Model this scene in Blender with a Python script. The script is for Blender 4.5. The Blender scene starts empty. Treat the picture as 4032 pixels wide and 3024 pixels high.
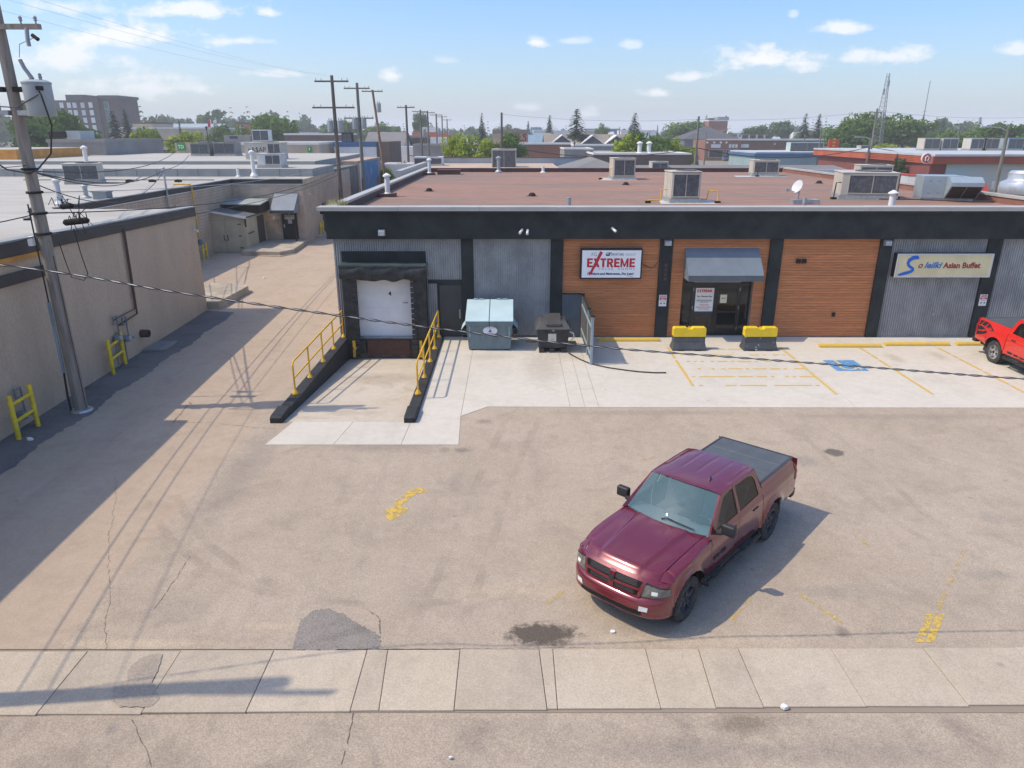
import bpy, bmesh, math, random
from mathutils import Vector, Matrix
R = math.radians
SC = bpy.context.scene
COL = SC.collection
# ------------------------------------------------------------------ camera
CAM_H, FPX, V_HOR = 7.8, 2800.0, 525.0
PITCH = math.atan((1512 - V_HOR) / FPX)
cd = bpy.data.cameras.new('camera'); cam = bpy.data.objects.new('camera', cd); COL.objects.link(cam)
cam.location = (0, 0, CAM_H); cam.rotation_euler = (math.pi / 2 - PITCH, 0, 0)
cd.sensor_fit = 'HORIZONTAL'; cd.sensor_width = 36; cd.lens = FPX / 4032 * 36
cd.clip_start = 0.1; cd.clip_end = 8000
SC.camera = cam
# ------------------------------------------------------------------ light
SUN_EL, SUN_AZ = 54.0, -95.0          # azimuth measured from +Y towards +X
SKY_STRENGTH, SUN_STRENGTH, EXPOSURE = 0.15, 2.0, 0.92
SC.view_settings.view_transform = 'Standard'; SC.view_settings.look = 'None'
SC.view_settings.exposure = EXPOSURE; SC.view_settings.gamma = 1.0
SC.view_settings.use_curve_mapping = False
SC.cycles.use_denoising = True
SC.cycles.max_bounces = 6; SC.cycles.diffuse_bounces = 3; SC.cycles.glossy_bounces = 3
SC.cycles.transmission_bounces = 4; SC.cycles.transparent_max_bounces = 12; SC.cycles.volume_bounces = 3
SC.cycles.caustics_reflective = False; SC.cycles.caustics_refractive = False
sl = bpy.data.lights.new('sun', 'SUN'); sun = bpy.data.objects.new('sun', sl); COL.objects.link(sun)
sl.energy = SUN_STRENGTH; sl.angle = R(0.53); sl.color = (1.0, 0.87, 0.67)
az, el = R(SUN_AZ), R(SUN_EL)
sdir = Vector((math.sin(az) * math.cos(el), math.cos(az) * math.cos(el), math.sin(el)))   # towards the sun
sun.rotation_euler = (-sdir).to_track_quat('-Z', 'Y').to_euler(); sun.location = sdir * 60

W = bpy.data.worlds.new('World'); SC.world = W; W.use_nodes = True
def build_world():
    nt = W.node_tree; N = nt.nodes; L = nt.links; N.clear()
    def nd(t, **k):
        n = N.new(t)
        for a, b in k.items(): setattr(n, a, b)
        return n
    def mth(op, a, b=None, clamp=False):
        n = nd('ShaderNodeMath', operation=op, use_clamp=clamp)
        for i, x in enumerate((a, b)):
            if x is None: continue
            if isinstance(x, (int, float)): n.inputs[i].default_value = x
            else: L.new(x, n.inputs[i])
        return n.outputs[0]
    sky = nd('ShaderNodeTexSky', sky_type='NISHITA', sun_disc=False)
    sky.sun_elevation = R(SUN_EL); sky.sun_rotation = R(SUN_AZ)
    sky.altitude = 0; sky.air_density = 1.0; sky.dust_density = 2.2; sky.ozone_density = 6.0
    hs = nd('ShaderNodeHueSaturation'); hs.inputs['Hue'].default_value = .506; hs.inputs['Saturation'].default_value = 1.38; hs.inputs['Value'].default_value = 1.12
    gm = nd('ShaderNodeGamma'); gm.inputs['Gamma'].default_value = .8; L.new(sky.outputs[0], gm.inputs['Color']); L.new(gm.outputs[0], hs.inputs['Color'])
    tc = nd('ShaderNodeTexCoord'); sep = nd('ShaderNodeSeparateXYZ'); L.new(tc.outputs['Generated'], sep.inputs[0])
    x, y, z = sep.outputs
    # small fair-weather clouds: tangent-plane coordinates ahead of us, wobbled by noise
    yy = mth('MAXIMUM', y, 0.05)
    px = mth('DIVIDE', x, yy); pz = mth('DIVIDE', z, yy)
    cmb = nd('ShaderNodeCombineXYZ'); L.new(px, cmb.inputs[0]); L.new(pz, cmb.inputs[1])
    nz = nd('ShaderNodeTexNoise'); nz.inputs['Scale'].default_value = 22; nz.inputs['Detail'].default_value = 10; nz.inputs['Roughness'].default_value = 0.64
    mp = nd('ShaderNodeMapping'); mp.inputs['Scale'].default_value = (1.0, 1.9, 1); L.new(cmb.outputs[0], mp.inputs[0]); L.new(mp.outputs[0], nz.inputs['Vector'])
    nzo = mth('SUBTRACT', nz.outputs['Fac'], 0.5)
    total = None
    c, s = math.cos(PITCH), math.sin(PITCH)
    for (u, v, w, h, k) in CLOUDS:
        a = (u - 2016) / FPX; b = (1512 - v) / FPX
        dy = c + b * s; cx = a / dy; cz = (-s + b * c) / dy
        rx = w / FPX / 2 / dy * 1.25; rz = h / FPX / 2 / dy * 1.25
        ex = mth('DIVIDE', mth('SUBTRACT', px, cx), rx); ez = mth('DIVIDE', mth('SUBTRACT', pz, cz - rz * .35), rz)
        # flatter base
        ez = mth('MULTIPLY', ez, mth('ADD', 1.25, mth('MULTIPLY', mth('SIGN', ez), -0.3)))
        d2 = mth('ADD', mth('MULTIPLY', ex, ex), mth('MULTIPLY', ez, ez))
        g = mth('MULTIPLY', mth('SUBTRACT', 1.0, mth('SQRT', d2)), 1.0)
        g = mth('ADD', g, mth('MULTIPLY', nzo, 3.4))
        g = mth('MULTIPLY', mth('MULTIPLY', g, 1.45, True), k, True)
        g = mth('MULTIPLY', g, mth('GREATER_THAN', y, 0.05))
        total = g if total is None else mth('MAXIMUM', total, g)
    # scattered cloud over the unseen sky, its cover raised to fill the shade
    n2 = nd('ShaderNodeTexNoise'); n2.inputs['Scale'].default_value = 5.5; n2.inputs['Detail'].default_value = 8; n2.inputs['Roughness'].default_value = .58
    mp2 = nd('ShaderNodeMapping'); mp2.inputs['Scale'].default_value = (1, 1, 2.2); L.new(tc.outputs['Generated'], mp2.inputs[0]); L.new(mp2.outputs[0], n2.inputs['Vector'])
    g2 = mth('MULTIPLY', mth('SUBTRACT', n2.outputs['Fac'], 0.52), 5.5, True)
    ahead = mth('MULTIPLY', mth('SUBTRACT', y, 0.55), 6.0, True)
    low = mth('MULTIPLY', mth('SUBTRACT', 0.3, z), 8.0, True)
    g2 = mth('MULTIPLY', g2, mth('SUBTRACT', 1.0, mth('MULTIPLY', ahead, low)))
    total = mth('MAXIMUM', total, mth('MULTIPLY', g2, 0.9))
    total = mth('MULTIPLY', total, mth('GREATER_THAN', z, 0.0))
    mix = nd('ShaderNodeMix', data_type='RGBA'); L.new(total, mix.inputs['Factor']); L.new(hs.outputs[0], mix.inputs['A'])
    mix.inputs['B'].default_value = CLOUD_COL
    bg = nd('ShaderNodeBackground'); bg.inputs['Strength'].default_value = SKY_STRENGTH
    L.new(mix.outputs['Result'], bg.inputs['Color'])
    out = nd('ShaderNodeOutputWorld'); L.new(bg.outputs[0], out.inputs['Surface'])
CLOUD_COL = (3.75, 3.77, 3.8, 1)
CLOUDS = [(470, 120, 470, 110, 1), (250, 205, 380, 110, .85), (560, 320, 440, 95, .8), (700, 30, 480, 60, .85), (1062, 40, 110, 50, .9),
          (950, 152, 190, 40, .75), (1540, 290, 95, 55, .95), (2115, 157, 90, 45, .9), (2262, 152, 115, 35, .5), (2490, 172, 80, 32, .55),
          (2990, 218, 390, 95, 1), (2740, 292, 180, 42, .85), (2590, 355, 130, 42, .85), (3480, 205, 330, 70, .8), (3310, 105, 180, 46, .85),
          (4000, 190, 160, 45, .7), (3125, 52, 40, 30, .5), (1090, 285, 250, 34, .6), (1745, 230, 80, 30, .35), (2320, 440, 90, 36, .6), (2090, 415, 120, 36, .5), (300, 20, 320, 60, .6)]
build_world()

# ------------------------------------------------------------------ photo pixel -> place
_c, _s = math.cos(PITCH), math.sin(PITCH)
def ray(u, v):
    a = (u - 2016) / FPX; b = (1512 - v) / FPX
    return (a, _c + b * _s, -_s + b * _c)
def G(u, v, z=0.0):                      # where the sight line meets the level z
    d = ray(u, v); t = (z - CAM_H) / d[2]
    return Vector((d[0] * t, d[1] * t, z))
def F(u, v, Y):                          # where it meets the upright plane at distance Y
    d = ray(u, v); t = Y / d[1]
    return Vector((d[0] * t, Y, CAM_H + d[2] * t))

# ------------------------------------------------------------------ materials
MATS = {}
def mat(name, col, rough=0.8, var=0.12, scale=1.5, bump=0.0, bscale=80.0, metal=0.0, spec=0.4, col2=None, fine=0.0, fscale=120.0, stretch=(1, 1, 1), coat=0.0, thr=(0.35, 0.65)):
    if name in MATS: return MATS[name]
    m = bpy.data.materials.new(name); m.use_nodes = True; MATS[name] = m
    nt = m.node_tree; N = nt.nodes; L = nt.links
    p = N['Principled BSDF']; p.inputs['Roughness'].default_value = rough; p.inputs['Metallic'].default_value = metal
    p.inputs['Specular IOR Level'].default_value = spec; p.inputs['Coat Weight'].default_value = coat
    if coat: p.inputs['Coat Roughness'].default_value = 0.06
    geo = N.new('ShaderNodeNewGeometry'); mp = N.new('ShaderNodeMapping'); mp.inputs['Scale'].default_value = stretch
    L.new(geo.outputs['Position'], mp.inputs['Vector'])
    c1 = tuple(col); c2 = tuple(col2) if col2 else tuple(x * (1 - var * 1.6) for x in col)
    if not col2: c1 = tuple(min(1, x * (1 + var * .8)) for x in col)
    n = N.new('ShaderNodeTexNoise'); n.inputs['Scale'].default_value = scale; n.inputs['Detail'].default_value = 5; n.inputs['Roughness'].default_value = .6
    L.new(mp.outputs[0], n.inputs['Vector'])
    mr = N.new('ShaderNodeMapRange'); mr.inputs['From Min'].default_value = thr[0]; mr.inputs['From Max'].default_value = thr[1]; L.new(n.outputs['Fac'], mr.inputs['Value'])
    mx = N.new('ShaderNodeMix'); mx.data_type = 'RGBA'
    mx.inputs['A'].default_value = (*c1, 1); mx.inputs['B'].default_value = (*c2, 1); L.new(mr.outputs[0], mx.inputs['Factor'])
    out = mx.outputs['Result']
    if fine:
        n2 = N.new('ShaderNodeTexNoise'); n2.inputs['Scale'].default_value = fscale; n2.inputs['Detail'].default_value = 3
        L.new(mp.outputs[0], n2.inputs['Vector'])
        r2 = N.new('ShaderNodeMapRange'); r2.inputs['From Min'].default_value = .3; r2.inputs['From Max'].default_value = .7
        r2.inputs['To Min'].default_value = 1 - fine; r2.inputs['To Max'].default_value = 1 + fine; L.new(n2.outputs['Fac'], r2.inputs['Value'])
        m2 = N.new('ShaderNodeMix'); m2.data_type = 'RGBA'; m2.blend_type = 'MULTIPLY'; m2.inputs['Factor'].default_value = 1
        L.new(out, m2.inputs['A']); L.new(r2.outputs[0], m2.inputs['B']); out = m2.outputs['Result']
    L.new(out, p.inputs['Base Color'])
    if bump:
        n3 = N.new('ShaderNodeTexNoise'); n3.inputs['Scale'].default_value = bscale; n3.inputs['Detail'].default_value = 4
        L.new(geo.outputs['Position'], n3.inputs['Vector'])
        b = N.new('ShaderNodeBump'); b.inputs['Strength'].default_value = bump; b.inputs['Distance'].default_value = .02
        L.new(n3.outputs['Fac'], b.inputs['Height']); L.new(b.outputs[0], p.inputs['Normal'])
    return m
def flat(name, col, rough=.6, spec=.4, metal=0): return mat(name, col, rough, var=.03, scale=2, spec=spec, metal=metal)
def add_random(m, amt=.16):
    nt = m.node_tree; N = nt.nodes; L = nt.links; p = N['Principled BSDF']; src = p.inputs['Base Color'].links[0].from_socket
    oi = N.new('ShaderNodeObjectInfo'); r_ = N.new('ShaderNodeMapRange'); r_.inputs['To Min'].default_value = 1 - amt; r_.inputs['To Max'].default_value = 1 + amt
    L.new(oi.outputs['Random'], r_.inputs['Value']); mx = N.new('ShaderNodeMix'); mx.data_type = 'RGBA'; mx.blend_type = 'MULTIPLY'; mx.inputs['Factor'].default_value = 1
    L.new(src, mx.inputs['A']); L.new(r_.outputs[0], mx.inputs['B']); L.new(mx.outputs['Result'], p.inputs['Base Color'])
def srgb(r, g, b):
    f = lambda x: (x / 255 / 12.92) if x / 255 <= .04045 else ((x / 255 + .055) / 1.055) ** 2.4
    return (f(r), f(g), f(b))
def glass(name, tint=(.05, .06, .07), rough=.03, transp=.35, ior=1.5):
    if name in MATS: return MATS[name]
    m = bpy.data.materials.new(name); m.use_nodes = True; MATS[name] = m
    nt = m.node_tree; N = nt.nodes; L = nt.links; N.clear()
    o = N.new('ShaderNodeOutputMaterial'); p = N.new('ShaderNodeBsdfPrincipled')
    p.inputs['Base Color'].default_value = (*tint, 1); p.inputs['Roughness'].default_value = rough; p.inputs['IOR'].default_value = ior
    p.inputs['Specular IOR Level'].default_value = .6
    t = N.new('ShaderNodeBsdfTransparent'); t.inputs[0].default_value = (.75, .82, .84, 1)
    mx = N.new('ShaderNodeMixShader'); mx.inputs[0].default_value = transp
    L.new(p.outputs[0], mx.inputs[1]); L.new(t.outputs[0], mx.inputs[2]); L.new(mx.outputs[0], o.inputs[0])
    return m

# ------------------------------------------------------------------ mesh building
class MB:
    def __init__(s): s.v = []; s.f = []; s.mi = []; s.cur = 0
    def add(s, vs, fs):
        o = len(s.v); s.v += [tuple(x) for x in vs]
        for f in fs: s.f.append([i + o for i in f]); s.mi.append(s.cur)
        return s
    def box(s, x0, x1, y0, y1, z0, z1):
        vs = [(x, y, z) for z in (z0, z1) for y in (y0, y1) for x in (x0, x1)]
        return s.add(vs, [(0, 2, 3, 1), (4, 5, 7, 6), (0, 1, 5, 4), (2, 6, 7, 3), (0, 4, 6, 2), (1, 3, 7, 5)])
    def obox(s, c, size, M=None):
        M = M or Matrix.Identity(3); c = Vector(c); h = Vector(size) / 2
        vs = [c + M @ Vector((x * h.x, y * h.y, z * h.z)) for z in (-1, 1) for y in (-1, 1) for x in (-1, 1)]
        return s.add(vs, [(0, 2, 3, 1), (4, 5, 7, 6), (0, 1, 5, 4), (2, 6, 7, 3), (0, 4, 6, 2), (1, 3, 7, 5)])
    def beam(s, p0, p1, w, h):
        p0 = Vector(p0); p1 = Vector(p1); d = (p1 - p0); l = d.length; d.normalize()
        up = Vector((0, 0, 1)) if abs(d.z) < .95 else Vector((0, 1, 0))
        sd = d.cross(up).normalized(); up = sd.cross(d)
        M = Matrix((d, sd, up)).transposed()
        return s.obox((p0 + p1) / 2, (l, w, h), M)
    def cyl(s, p0, p1, r0, r1=None, n=10, cap=True):
        r1 = r0 if r1 is None else r1
        p0 = Vector(p0); p1 = Vector(p1); d = (p1 - p0).normalized()
        a = d.orthogonal().normalized(); b = d.cross(a)
        vs = []
        for p, r in ((p0, r0), (p1, r1)):
            for i in range(n):
                t = 2 * math.pi * i / n; vs.append(p + (a * math.cos(t) + b * math.sin(t)) * r)
        fs = [(i, (i + 1) % n, n + (i + 1) % n, n + i) for i in range(n)]
        if cap: fs += [tuple(range(n))[::-1], tuple(range(n, 2 * n))]
        return s.add(vs, fs)
    def tube(s, pts, r, n=6, cap=True):
        pts = [Vector(p) for p in pts]; vs = []; m = len(pts); a = None
        for i, p in enumerate(pts):
            d = (pts[min(i + 1, m - 1)] - pts[max(i - 1, 0)]).normalized()
            a = d.orthogonal().normalized() if a is None else (a - d * a.dot(d)).normalized()
            b = d.cross(a)
            for k in range(n):
                t = 2 * math.pi * k / n; vs.append(p + (a * math.cos(t) + b * math.sin(t)) * r)
        fs = [(i * n + k, i * n + (k + 1) % n, (i + 1) * n + (k + 1) % n, (i + 1) * n + k) for i in range(m - 1) for k in range(n)]
        if cap: fs += [tuple(range(n))[::-1], tuple(range((m - 1) * n, m * n))]
        return s.add(vs, fs)
    def lathe(s, prof, c=(0, 0, 0), n=16, axis='z', cap=True):
        c = Vector(c); vs = []
        for r, z in prof:
            for i in range(n):
                t = 2 * math.pi * i / n; x, y = r * math.cos(t), r * math.sin(t)
                vs.append(c + (Vector((x, y, z)) if axis == 'z' else Vector((x, z, y))))
        m = len(prof)
        fs = [(j * n + i, j * n + (i + 1) % n, (j + 1) * n + (i + 1) % n, (j + 1) * n + i) for j in range(m - 1) for i in range(n)]
        if cap: fs += [tuple(range(n))[::-1], tuple(range((m - 1) * n, m * n))]
        return s.add(vs, fs)
    def prism(s, pts, z0, z1):           # outline in plan, extruded upwards
        n = len(pts); vs = [(p[0], p[1], z0) for p in pts] + [(p[0], p[1], z1) for p in pts]
        return s.add(vs, [tuple(range(n))[::-1], tuple(range(n, 2 * n))] + [(i, (i + 1) % n, n + (i + 1) % n, n + i) for i in range(n)])
    def prismY(s, pts, y0, y1):          # outline in x,z, extruded along y
        n = len(pts); vs = [(p[0], y0, p[1]) for p in pts] + [(p[0], y1, p[1]) for p in pts]
        return s.add(vs, [tuple(range(n)), tuple(range(n, 2 * n))[::-1]] + [(i, n + i, n + (i + 1) % n, (i + 1) % n) for i in range(n)])
    def prismX(s, pts, x0, x1):          # outline in y,z, extruded along x
        n = len(pts); vs = [(x0, p[0], p[1]) for p in pts] + [(x1, p[0], p[1]) for p in pts]
        return s.add(vs, [tuple(range(n))[::-1], tuple(range(n, 2 * n))] + [(i, (i + 1) % n, n + (i + 1) % n, n + i) for i in range(n)])
    def poly(s, pts): return s.add(pts, [tuple(range(len(pts)))])
    def grid(s, fn, nu, nv):
        vs = [fn(i / nu, j / nv) for j in range(nv + 1) for i in range(nu + 1)]
        w = nu + 1
        return s.add(vs, [(j * w + i, j * w + i + 1, (j + 1) * w + i + 1, (j + 1) * w + i) for j in range(nv) for i in range(nu)])
    def mesh(s, name, mats, off=(0, 0, 0), smooth=False, bevel=0, seg=2, merge=False):
        me = bpy.data.meshes.new(name)
        off = Vector(off)
        me.from_pydata([tuple(Vector(v) - off) for v in s.v], [], s.f)
        mats = mats if isinstance(mats, (list, tuple)) else [mats]
        for m in mats: me.materials.append(m)
        if len(mats) > 1:
            for p, i in zip(me.polygons, s.mi): p.material_index = i
        bm = bmesh.new(); bm.from_mesh(me)
        if merge: bmesh.ops.remove_doubles(bm, verts=bm.verts, dist=1e-4)
        bmesh.ops.recalc_face_normals(bm, faces=bm.faces)
        if bevel:
            es = [e for e in bm.edges if len(e.link_faces) == 2 and e.calc_face_angle(0) > .5]
            bmesh.ops.bevel(bm, geom=es, offset=bevel, segments=seg, affect='EDGES', profile=.6, clamp_overlap=True)
        bm.to_mesh(me); bm.free()
        if smooth:
            for p in me.polygons: p.use_smooth = True
            try: me.set_sharp_from_angle(angle=R(smooth if smooth is not True else 40))
            except Exception: pass
        return me
    def build(s, name, mats, parent=None, smooth=False, bevel=0, seg=2, world=True, merge=False):
        off = parent.location if (parent and world) else (0, 0, 0)
        if parent and world and parent.parent: off = Vector(parent.location) + Vector(parent.parent.location)
        o = bpy.data.objects.new(name, s.mesh(name, mats, off, smooth, bevel, seg, merge)); COL.objects.link(o)
        if parent: o.parent = parent
        return o
def fill_poly(outer, holes, fn, nsub=1):
    """flat outline with holes in 2-D, triangulated and mapped by fn"""
    bm = bmesh.new(); es = []
    for loop in [outer] + holes:
        vs = [bm.verts.new((p[0], p[1], 0)) for p in loop]; es += [bm.edges.new((vs[i], vs[(i + 1) % len(vs)])) for i in range(len(vs))]
    bmesh.ops.triangle_fill(bm, edges=es, use_beauty=True); bm.verts.index_update()
    v = [fn(x.co.x, x.co.y) for x in bm.verts]; f = [[y.index for y in x.verts] for x in bm.faces]; bm.free(); return v, f
def tag(o, label, cat, group=None, kind=None):
    if label: o['label'] = label
    if cat: o['category'] = cat
    if group: o['group'] = group
    if kind: o['kind'] = kind
    return o
def thing(name, label, cat, loc=(0, 0, 0), rz=0, group=None):
    o = bpy.data.objects.new(name, None); COL.objects.link(o); o.empty_display_size = .2
    o.location = loc; o.rotation_euler = (0, 0, rz)
    return tag(o, label, cat, group)
def struct(o): o['kind'] = 'structure'; return o
def bx(name, m, parent, x0, x1, y0, y1, z0, z1, bevel=0, **k):
    return MB().box(x0, x1, y0, y1, z0, z1).build(name, m, parent, bevel=bevel, **k)
def inst(name, me, parent, loc=(0, 0, 0), rot=(0, 0, 0), sc=None):
    o = bpy.data.objects.new(name, me); COL.objects.link(o); o.parent = parent; o.location = loc; o.rotation_euler = rot
    if sc: o.scale = sc
    return o
def dup(root, loc, rz=None, label=None, group=None, scale=None):
    def cp(o, par):
        c = o.copy(); COL.objects.link(c); c.parent = par
        for ch in o.children: cp(ch, c)
        return c
    r = cp(root, None); r.location = loc
    if rz is not None: r.rotation_euler = (0, 0, rz)
    if label: r['label'] = label
    if group: r['group'] = group
    if scale: r.scale = scale
    return r
def text(s, size, m, parent, loc, rz=0, ext=.002, off=0.0, shear=0.0, align='CENTER', sx=1.0, space=1.0, name='lettering', tilt=math.pi / 2, world=True):
    """upright lettering facing -Y; loc is the middle of the baseline (world place unless world=False)"""
    cu = bpy.data.curves.new('t', 'FONT'); cu.body = s; cu.size = size; cu.extrude = ext; cu.offset = off; cu.shear = shear
    cu.align_x = align; cu.space_character = space; cu.resolution_u = 3
    ob = bpy.data.objects.new('t', cu); COL.objects.link(ob)
    dg = bpy.context.evaluated_depsgraph_get(); me = bpy.data.meshes.new_from_object(ob.evaluated_get(dg))
    bpy.data.objects.remove(ob); bpy.data.curves.remove(cu)
    me.materials.clear(); me.materials.append(m)
    me.transform(Matrix.Rotation(rz, 4, 'Z') @ Matrix.Rotation(tilt, 4, 'X') @ Matrix.Diagonal((sx, 1, 1, 1)))
    l = Vector(loc)
    if parent and world:
        l = l - Vector(parent.location)
        if parent.parent: l = l - Vector(parent.parent.location)
    o = bpy.data.objects.new(name, me); COL.objects.link(o); o.parent = parent; o.location = l
    return o
rnd = random.Random(7)
# ------------------------------------------------------------------ ground, lot, pavement
def pavement_mat(name, base, dark, light, speck=.35, stains=(), sandy=(), streak=.0):
    m = bpy.data.materials.new(name); m.use_nodes = True; MATS[name] = m
    nt = m.node_tree; N = nt.nodes; L = nt.links; p = N['Principled BSDF']
    p.inputs['Roughness'].default_value = .9; p.inputs['Specular IOR Level'].default_value = .25
    geo = N.new('ShaderNodeNewGeometry'); pos = geo.outputs['Position']
    def mth(op, a, b=None, clamp=False):
        n = N.new('ShaderNodeMath'); n.operation = op; n.use_clamp = clamp
        for i, x in enumerate((a, b)):
            if x is None: continue
            if isinstance(x, (int, float)): n.inputs[i].default_value = x
            else: L.new(x, n.inputs[i])
        return n.outputs[0]
    def noise(scale, det=4, rough=.6, vec=None, dist=0):
        n = N.new('ShaderNodeTexNoise'); n.inputs['Scale'].default_value = scale; n.inputs['Detail'].default_value = det
        n.inputs['Roughness'].default_value = rough; n.inputs['Distortion'].default_value = dist
        L.new(vec or pos, n.inputs['Vector']); return n.outputs['Fac']
    def mr(x, a, b, c=0, d=1):
        n = N.new('ShaderNodeMapRange'); n.inputs['From Min'].default_value = a; n.inputs['From Max'].default_value = b
        n.inputs['To Min'].default_value = c; n.inputs['To Max'].default_value = d; L.new(x, n.inputs['Value']); return n.outputs[0]
    def mix(f, a, b, mode='MIX'):
        n = N.new('ShaderNodeMix'); n.data_type = 'RGBA'; n.blend_type = mode
        for k, x in (('Factor', f), ('A', a), ('B', b)):
            if isinstance(x, tuple): n.inputs[k].default_value = (*x, 1)
            elif isinstance(x, (int, float)): n.inputs[k].default_value = x
            else: L.new(x, n.inputs[k])
        return n.outputs['Result']
    c = mix(mr(noise(.35, 5), .35, .65), base, light)
    c = mix(mr(noise(.9, 6, .65, dist=.6), .5, .8), c, dark)
    if streak:
        mp = N.new('ShaderNodeMapping'); mp.inputs['Scale'].default_value = (.9, .07, 1); mp.inputs['Rotation'].default_value = (0, 0, R(20)); L.new(pos, mp.inputs[0])
        c = mix(mr(noise(1.2, 5, .6, mp.outputs[0]), .5, .8, 0, streak), c, dark)
    for (u, v, w, h, k, col) in stains:
        g = G(u, v); a = G(u - w / 2, v); b = G(u + w / 2, v); t = G(u, v - h / 2); bt = G(u, v + h / 2)
        rx = (b.x - a.x) / 2; ry = (t.y - bt.y) / 2
        sp = N.new('ShaderNodeSeparateXYZ'); L.new(pos, sp.inputs[0])
        ex = mth('DIVIDE', mth('SUBTRACT', sp.outputs[0], g.x), rx); ey = mth('DIVIDE', mth('SUBTRACT', sp.outputs[1], g.y), ry)
        d = mth('SQRT', mth('ADD', mth('MULTIPLY', ex, ex), mth('MULTIPLY', ey, ey)))
        d = mth('ADD', d, mth('MULTIPLY', mth('SUBTRACT', noise(5.5, 7, .68), .5), 1.9))
        soft = .3 if k > .6 else .6
        c = mix(mth('MULTIPLY', mr(d, 1 + soft * .3, 1 - soft), k), c, col)
    if speck:
        v = N.new('ShaderNodeTexVoronoi'); v.inputs['Scale'].default_value = 75; L.new(pos, v.inputs['Vector'])
        hs = N.new('ShaderNodeSeparateColor'); L.new(v.outputs['Color'], hs.inputs[0])
        c = mix(1.0, c, mr(hs.outputs[0], 0, 1, 1 - speck * .7, 1 + speck * .7), 'MULTIPLY')
        c = mix(1.0, c, mr(noise(38, 4), .3, .7, 1 - speck * .35, 1 + speck * .35), 'MULTIPLY')
        c = mix(1.0, c, mr(noise(4, 5), .3, .7, .95, 1.05), 'MULTIPLY')
        # drips and pits
        for sc_, r0, r1, k in ((1.1, .075, .03, .5), (5.5, .07, .03, .35)):
            v2 = N.new('ShaderNodeTexVoronoi'); v2.inputs['Scale'].default_value = sc_; v2.inputs['Randomness'].default_value = 1; L.new(pos, v2.inputs['Vector'])
            h2 = N.new('ShaderNodeSeparateColor'); L.new(v2.outputs['Color'], h2.inputs[0])
            d2 = mth('ADD', v2.outputs['Distance'], mth('MULTIPLY', mth('SUBTRACT', noise(14, 3), .5), .08))
            c = mix(mth('MULTIPLY', mr(d2, r0, r1, 0, k), mth('GREATER_THAN', h2.outputs[1], .55)), c, tuple(x * .62 for x in dark))
    L.new(c, p.inputs['Base Color'])
    b = N.new('ShaderNodeBump'); b.inputs['Strength'].default_value = .2; b.inputs['Distance'].default_value = .008
    L.new(noise(70, 4), b.inputs['Height']); L.new(b.outputs[0], p.inputs['Normal'])
    return m
LOT = (.365, .298, .228); LOT_D = (.295, .24, .188); LOT_L = (.405, .332, .258)
OIL = (.085, .07, .055); SAND = (.50, .40, .285); GREY = (.21, .195, .175)
lot_stains = [(2135, 2497, 300, 95, .92, OIL), (3285, 1782, 84, 32, .85, (.10, .09, .08)), (3170, 1815, 120, 44, .45, GREY), (3320, 2492, 60, 50, .55, (.12, .1, .08)),
              (3900, 2265, 200, 50, .4, GREY), (3900, 2040, 120, 60, .35, GREY), (1820, 1772, 80, 20, .6, (.13, .12, .1)), (1750, 1772, 50, 24, .4, (.15, .13, .1)),
              (1905, 1660, 70, 20, .5, (.14, .13, .11)), (1795, 1890, 60, 110, .28, GREY), (960, 1850, 160, 420, .35, GREY), (700, 2400, 260, 120, .25, GREY),
              (1500, 1760, 420, 40, .35, (.17, .15, .13)), (3550, 1640, 1000, 24, .3, (.2, .18, .15)), (2600, 1625, 900, 20, .3, (.2, .18, .15)), (3300, 2330, 420, 60, .25, GREY),
              (450, 2535, 1000, 44, .5, SAND), (1150, 2465, 520, 36, .4, SAND), (2050, 2330, 700, 60, .3, SAND), (2700, 2520, 900, 60, .4, SAND), (300, 2420, 300, 90, .3, SAND)]
m_lot = pavement_mat('asphalt lot', LOT, LOT_D, LOT_L, .28, lot_stains, streak=.45)
m_alley = pavement_mat('alley asphalt', (.41, .32, .235), (.34, .265, .2), (.43, .34, .26), .14, streak=.5)
m_road = pavement_mat('road asphalt', (.355, .29, .225), (.21, .175, .145), (.39, .32, .245), .3,
                      [(2930, 2840, 260, 110, .6, (.12, .095, .06)), (3650, 2775, 330, 40, .55, (.16, .135, .08)), (3950, 2780, 200, 50, .5, (.16, .135, .08)), (2500, 2780, 560, 30, .4, (.2, .165, .12)), (3200, 2790, 1200, 60, .5, (.44, .36, .27)), (1900, 2800, 700, 50, .4, (.44, .36, .27)),
                       (2700, 2950, 900, 120, .35, (.18, .16, .14)), (3400, 2960, 900, 120, .35, (.2, .18, .155)), (440, 2868, 60, 50, .6, (.2, .18, .17))], streak=.2)
m_slab = pavement_mat('sidewalk concrete', (.43, .36, .275), (.36, .30, .235), (.46, .39, .305), .18)
m_conc = pavement_mat('apron concrete', (.53, .49, .42), (.48, .44, .375), (.56, .52, .45), .07,
                      [(2140, 1450, 170, 150, .45, (.36, .31, .25)), (2230, 1405, 200, 40, .3, (.36, .32, .27)), (1930, 1405, 200, 30, .35, (.36, .32, .27)), (3520, 1410, 70, 40, .5, (.36, .29, .2)), (3690, 1400, 60, 40, .45, (.36, .29, .2)), (3700, 1500, 260, 50, .2, (.42, .37, .31)), (2900, 1480, 800, 100, .15, (.45, .41, .36))])
m_ramp = pavement_mat('ramp concrete', (.50, .43, .34), (.36, .30, .225), (.53, .47, .385), .14, [(1520, 1440, 300, 60, .5, (.33, .27, .2)), (1200, 1580, 260, 80, .35, (.36, .31, .25))])
m_patch = pavement_mat('patch asphalt', (.20, .18, .16), (.12, .11, .10), (.27, .24, .21), .35)
m_strip = pavement_mat('strip asphalt', (.15, .14, .135), (.09, .085, .08), (.19, .175, .16), .3)
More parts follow.
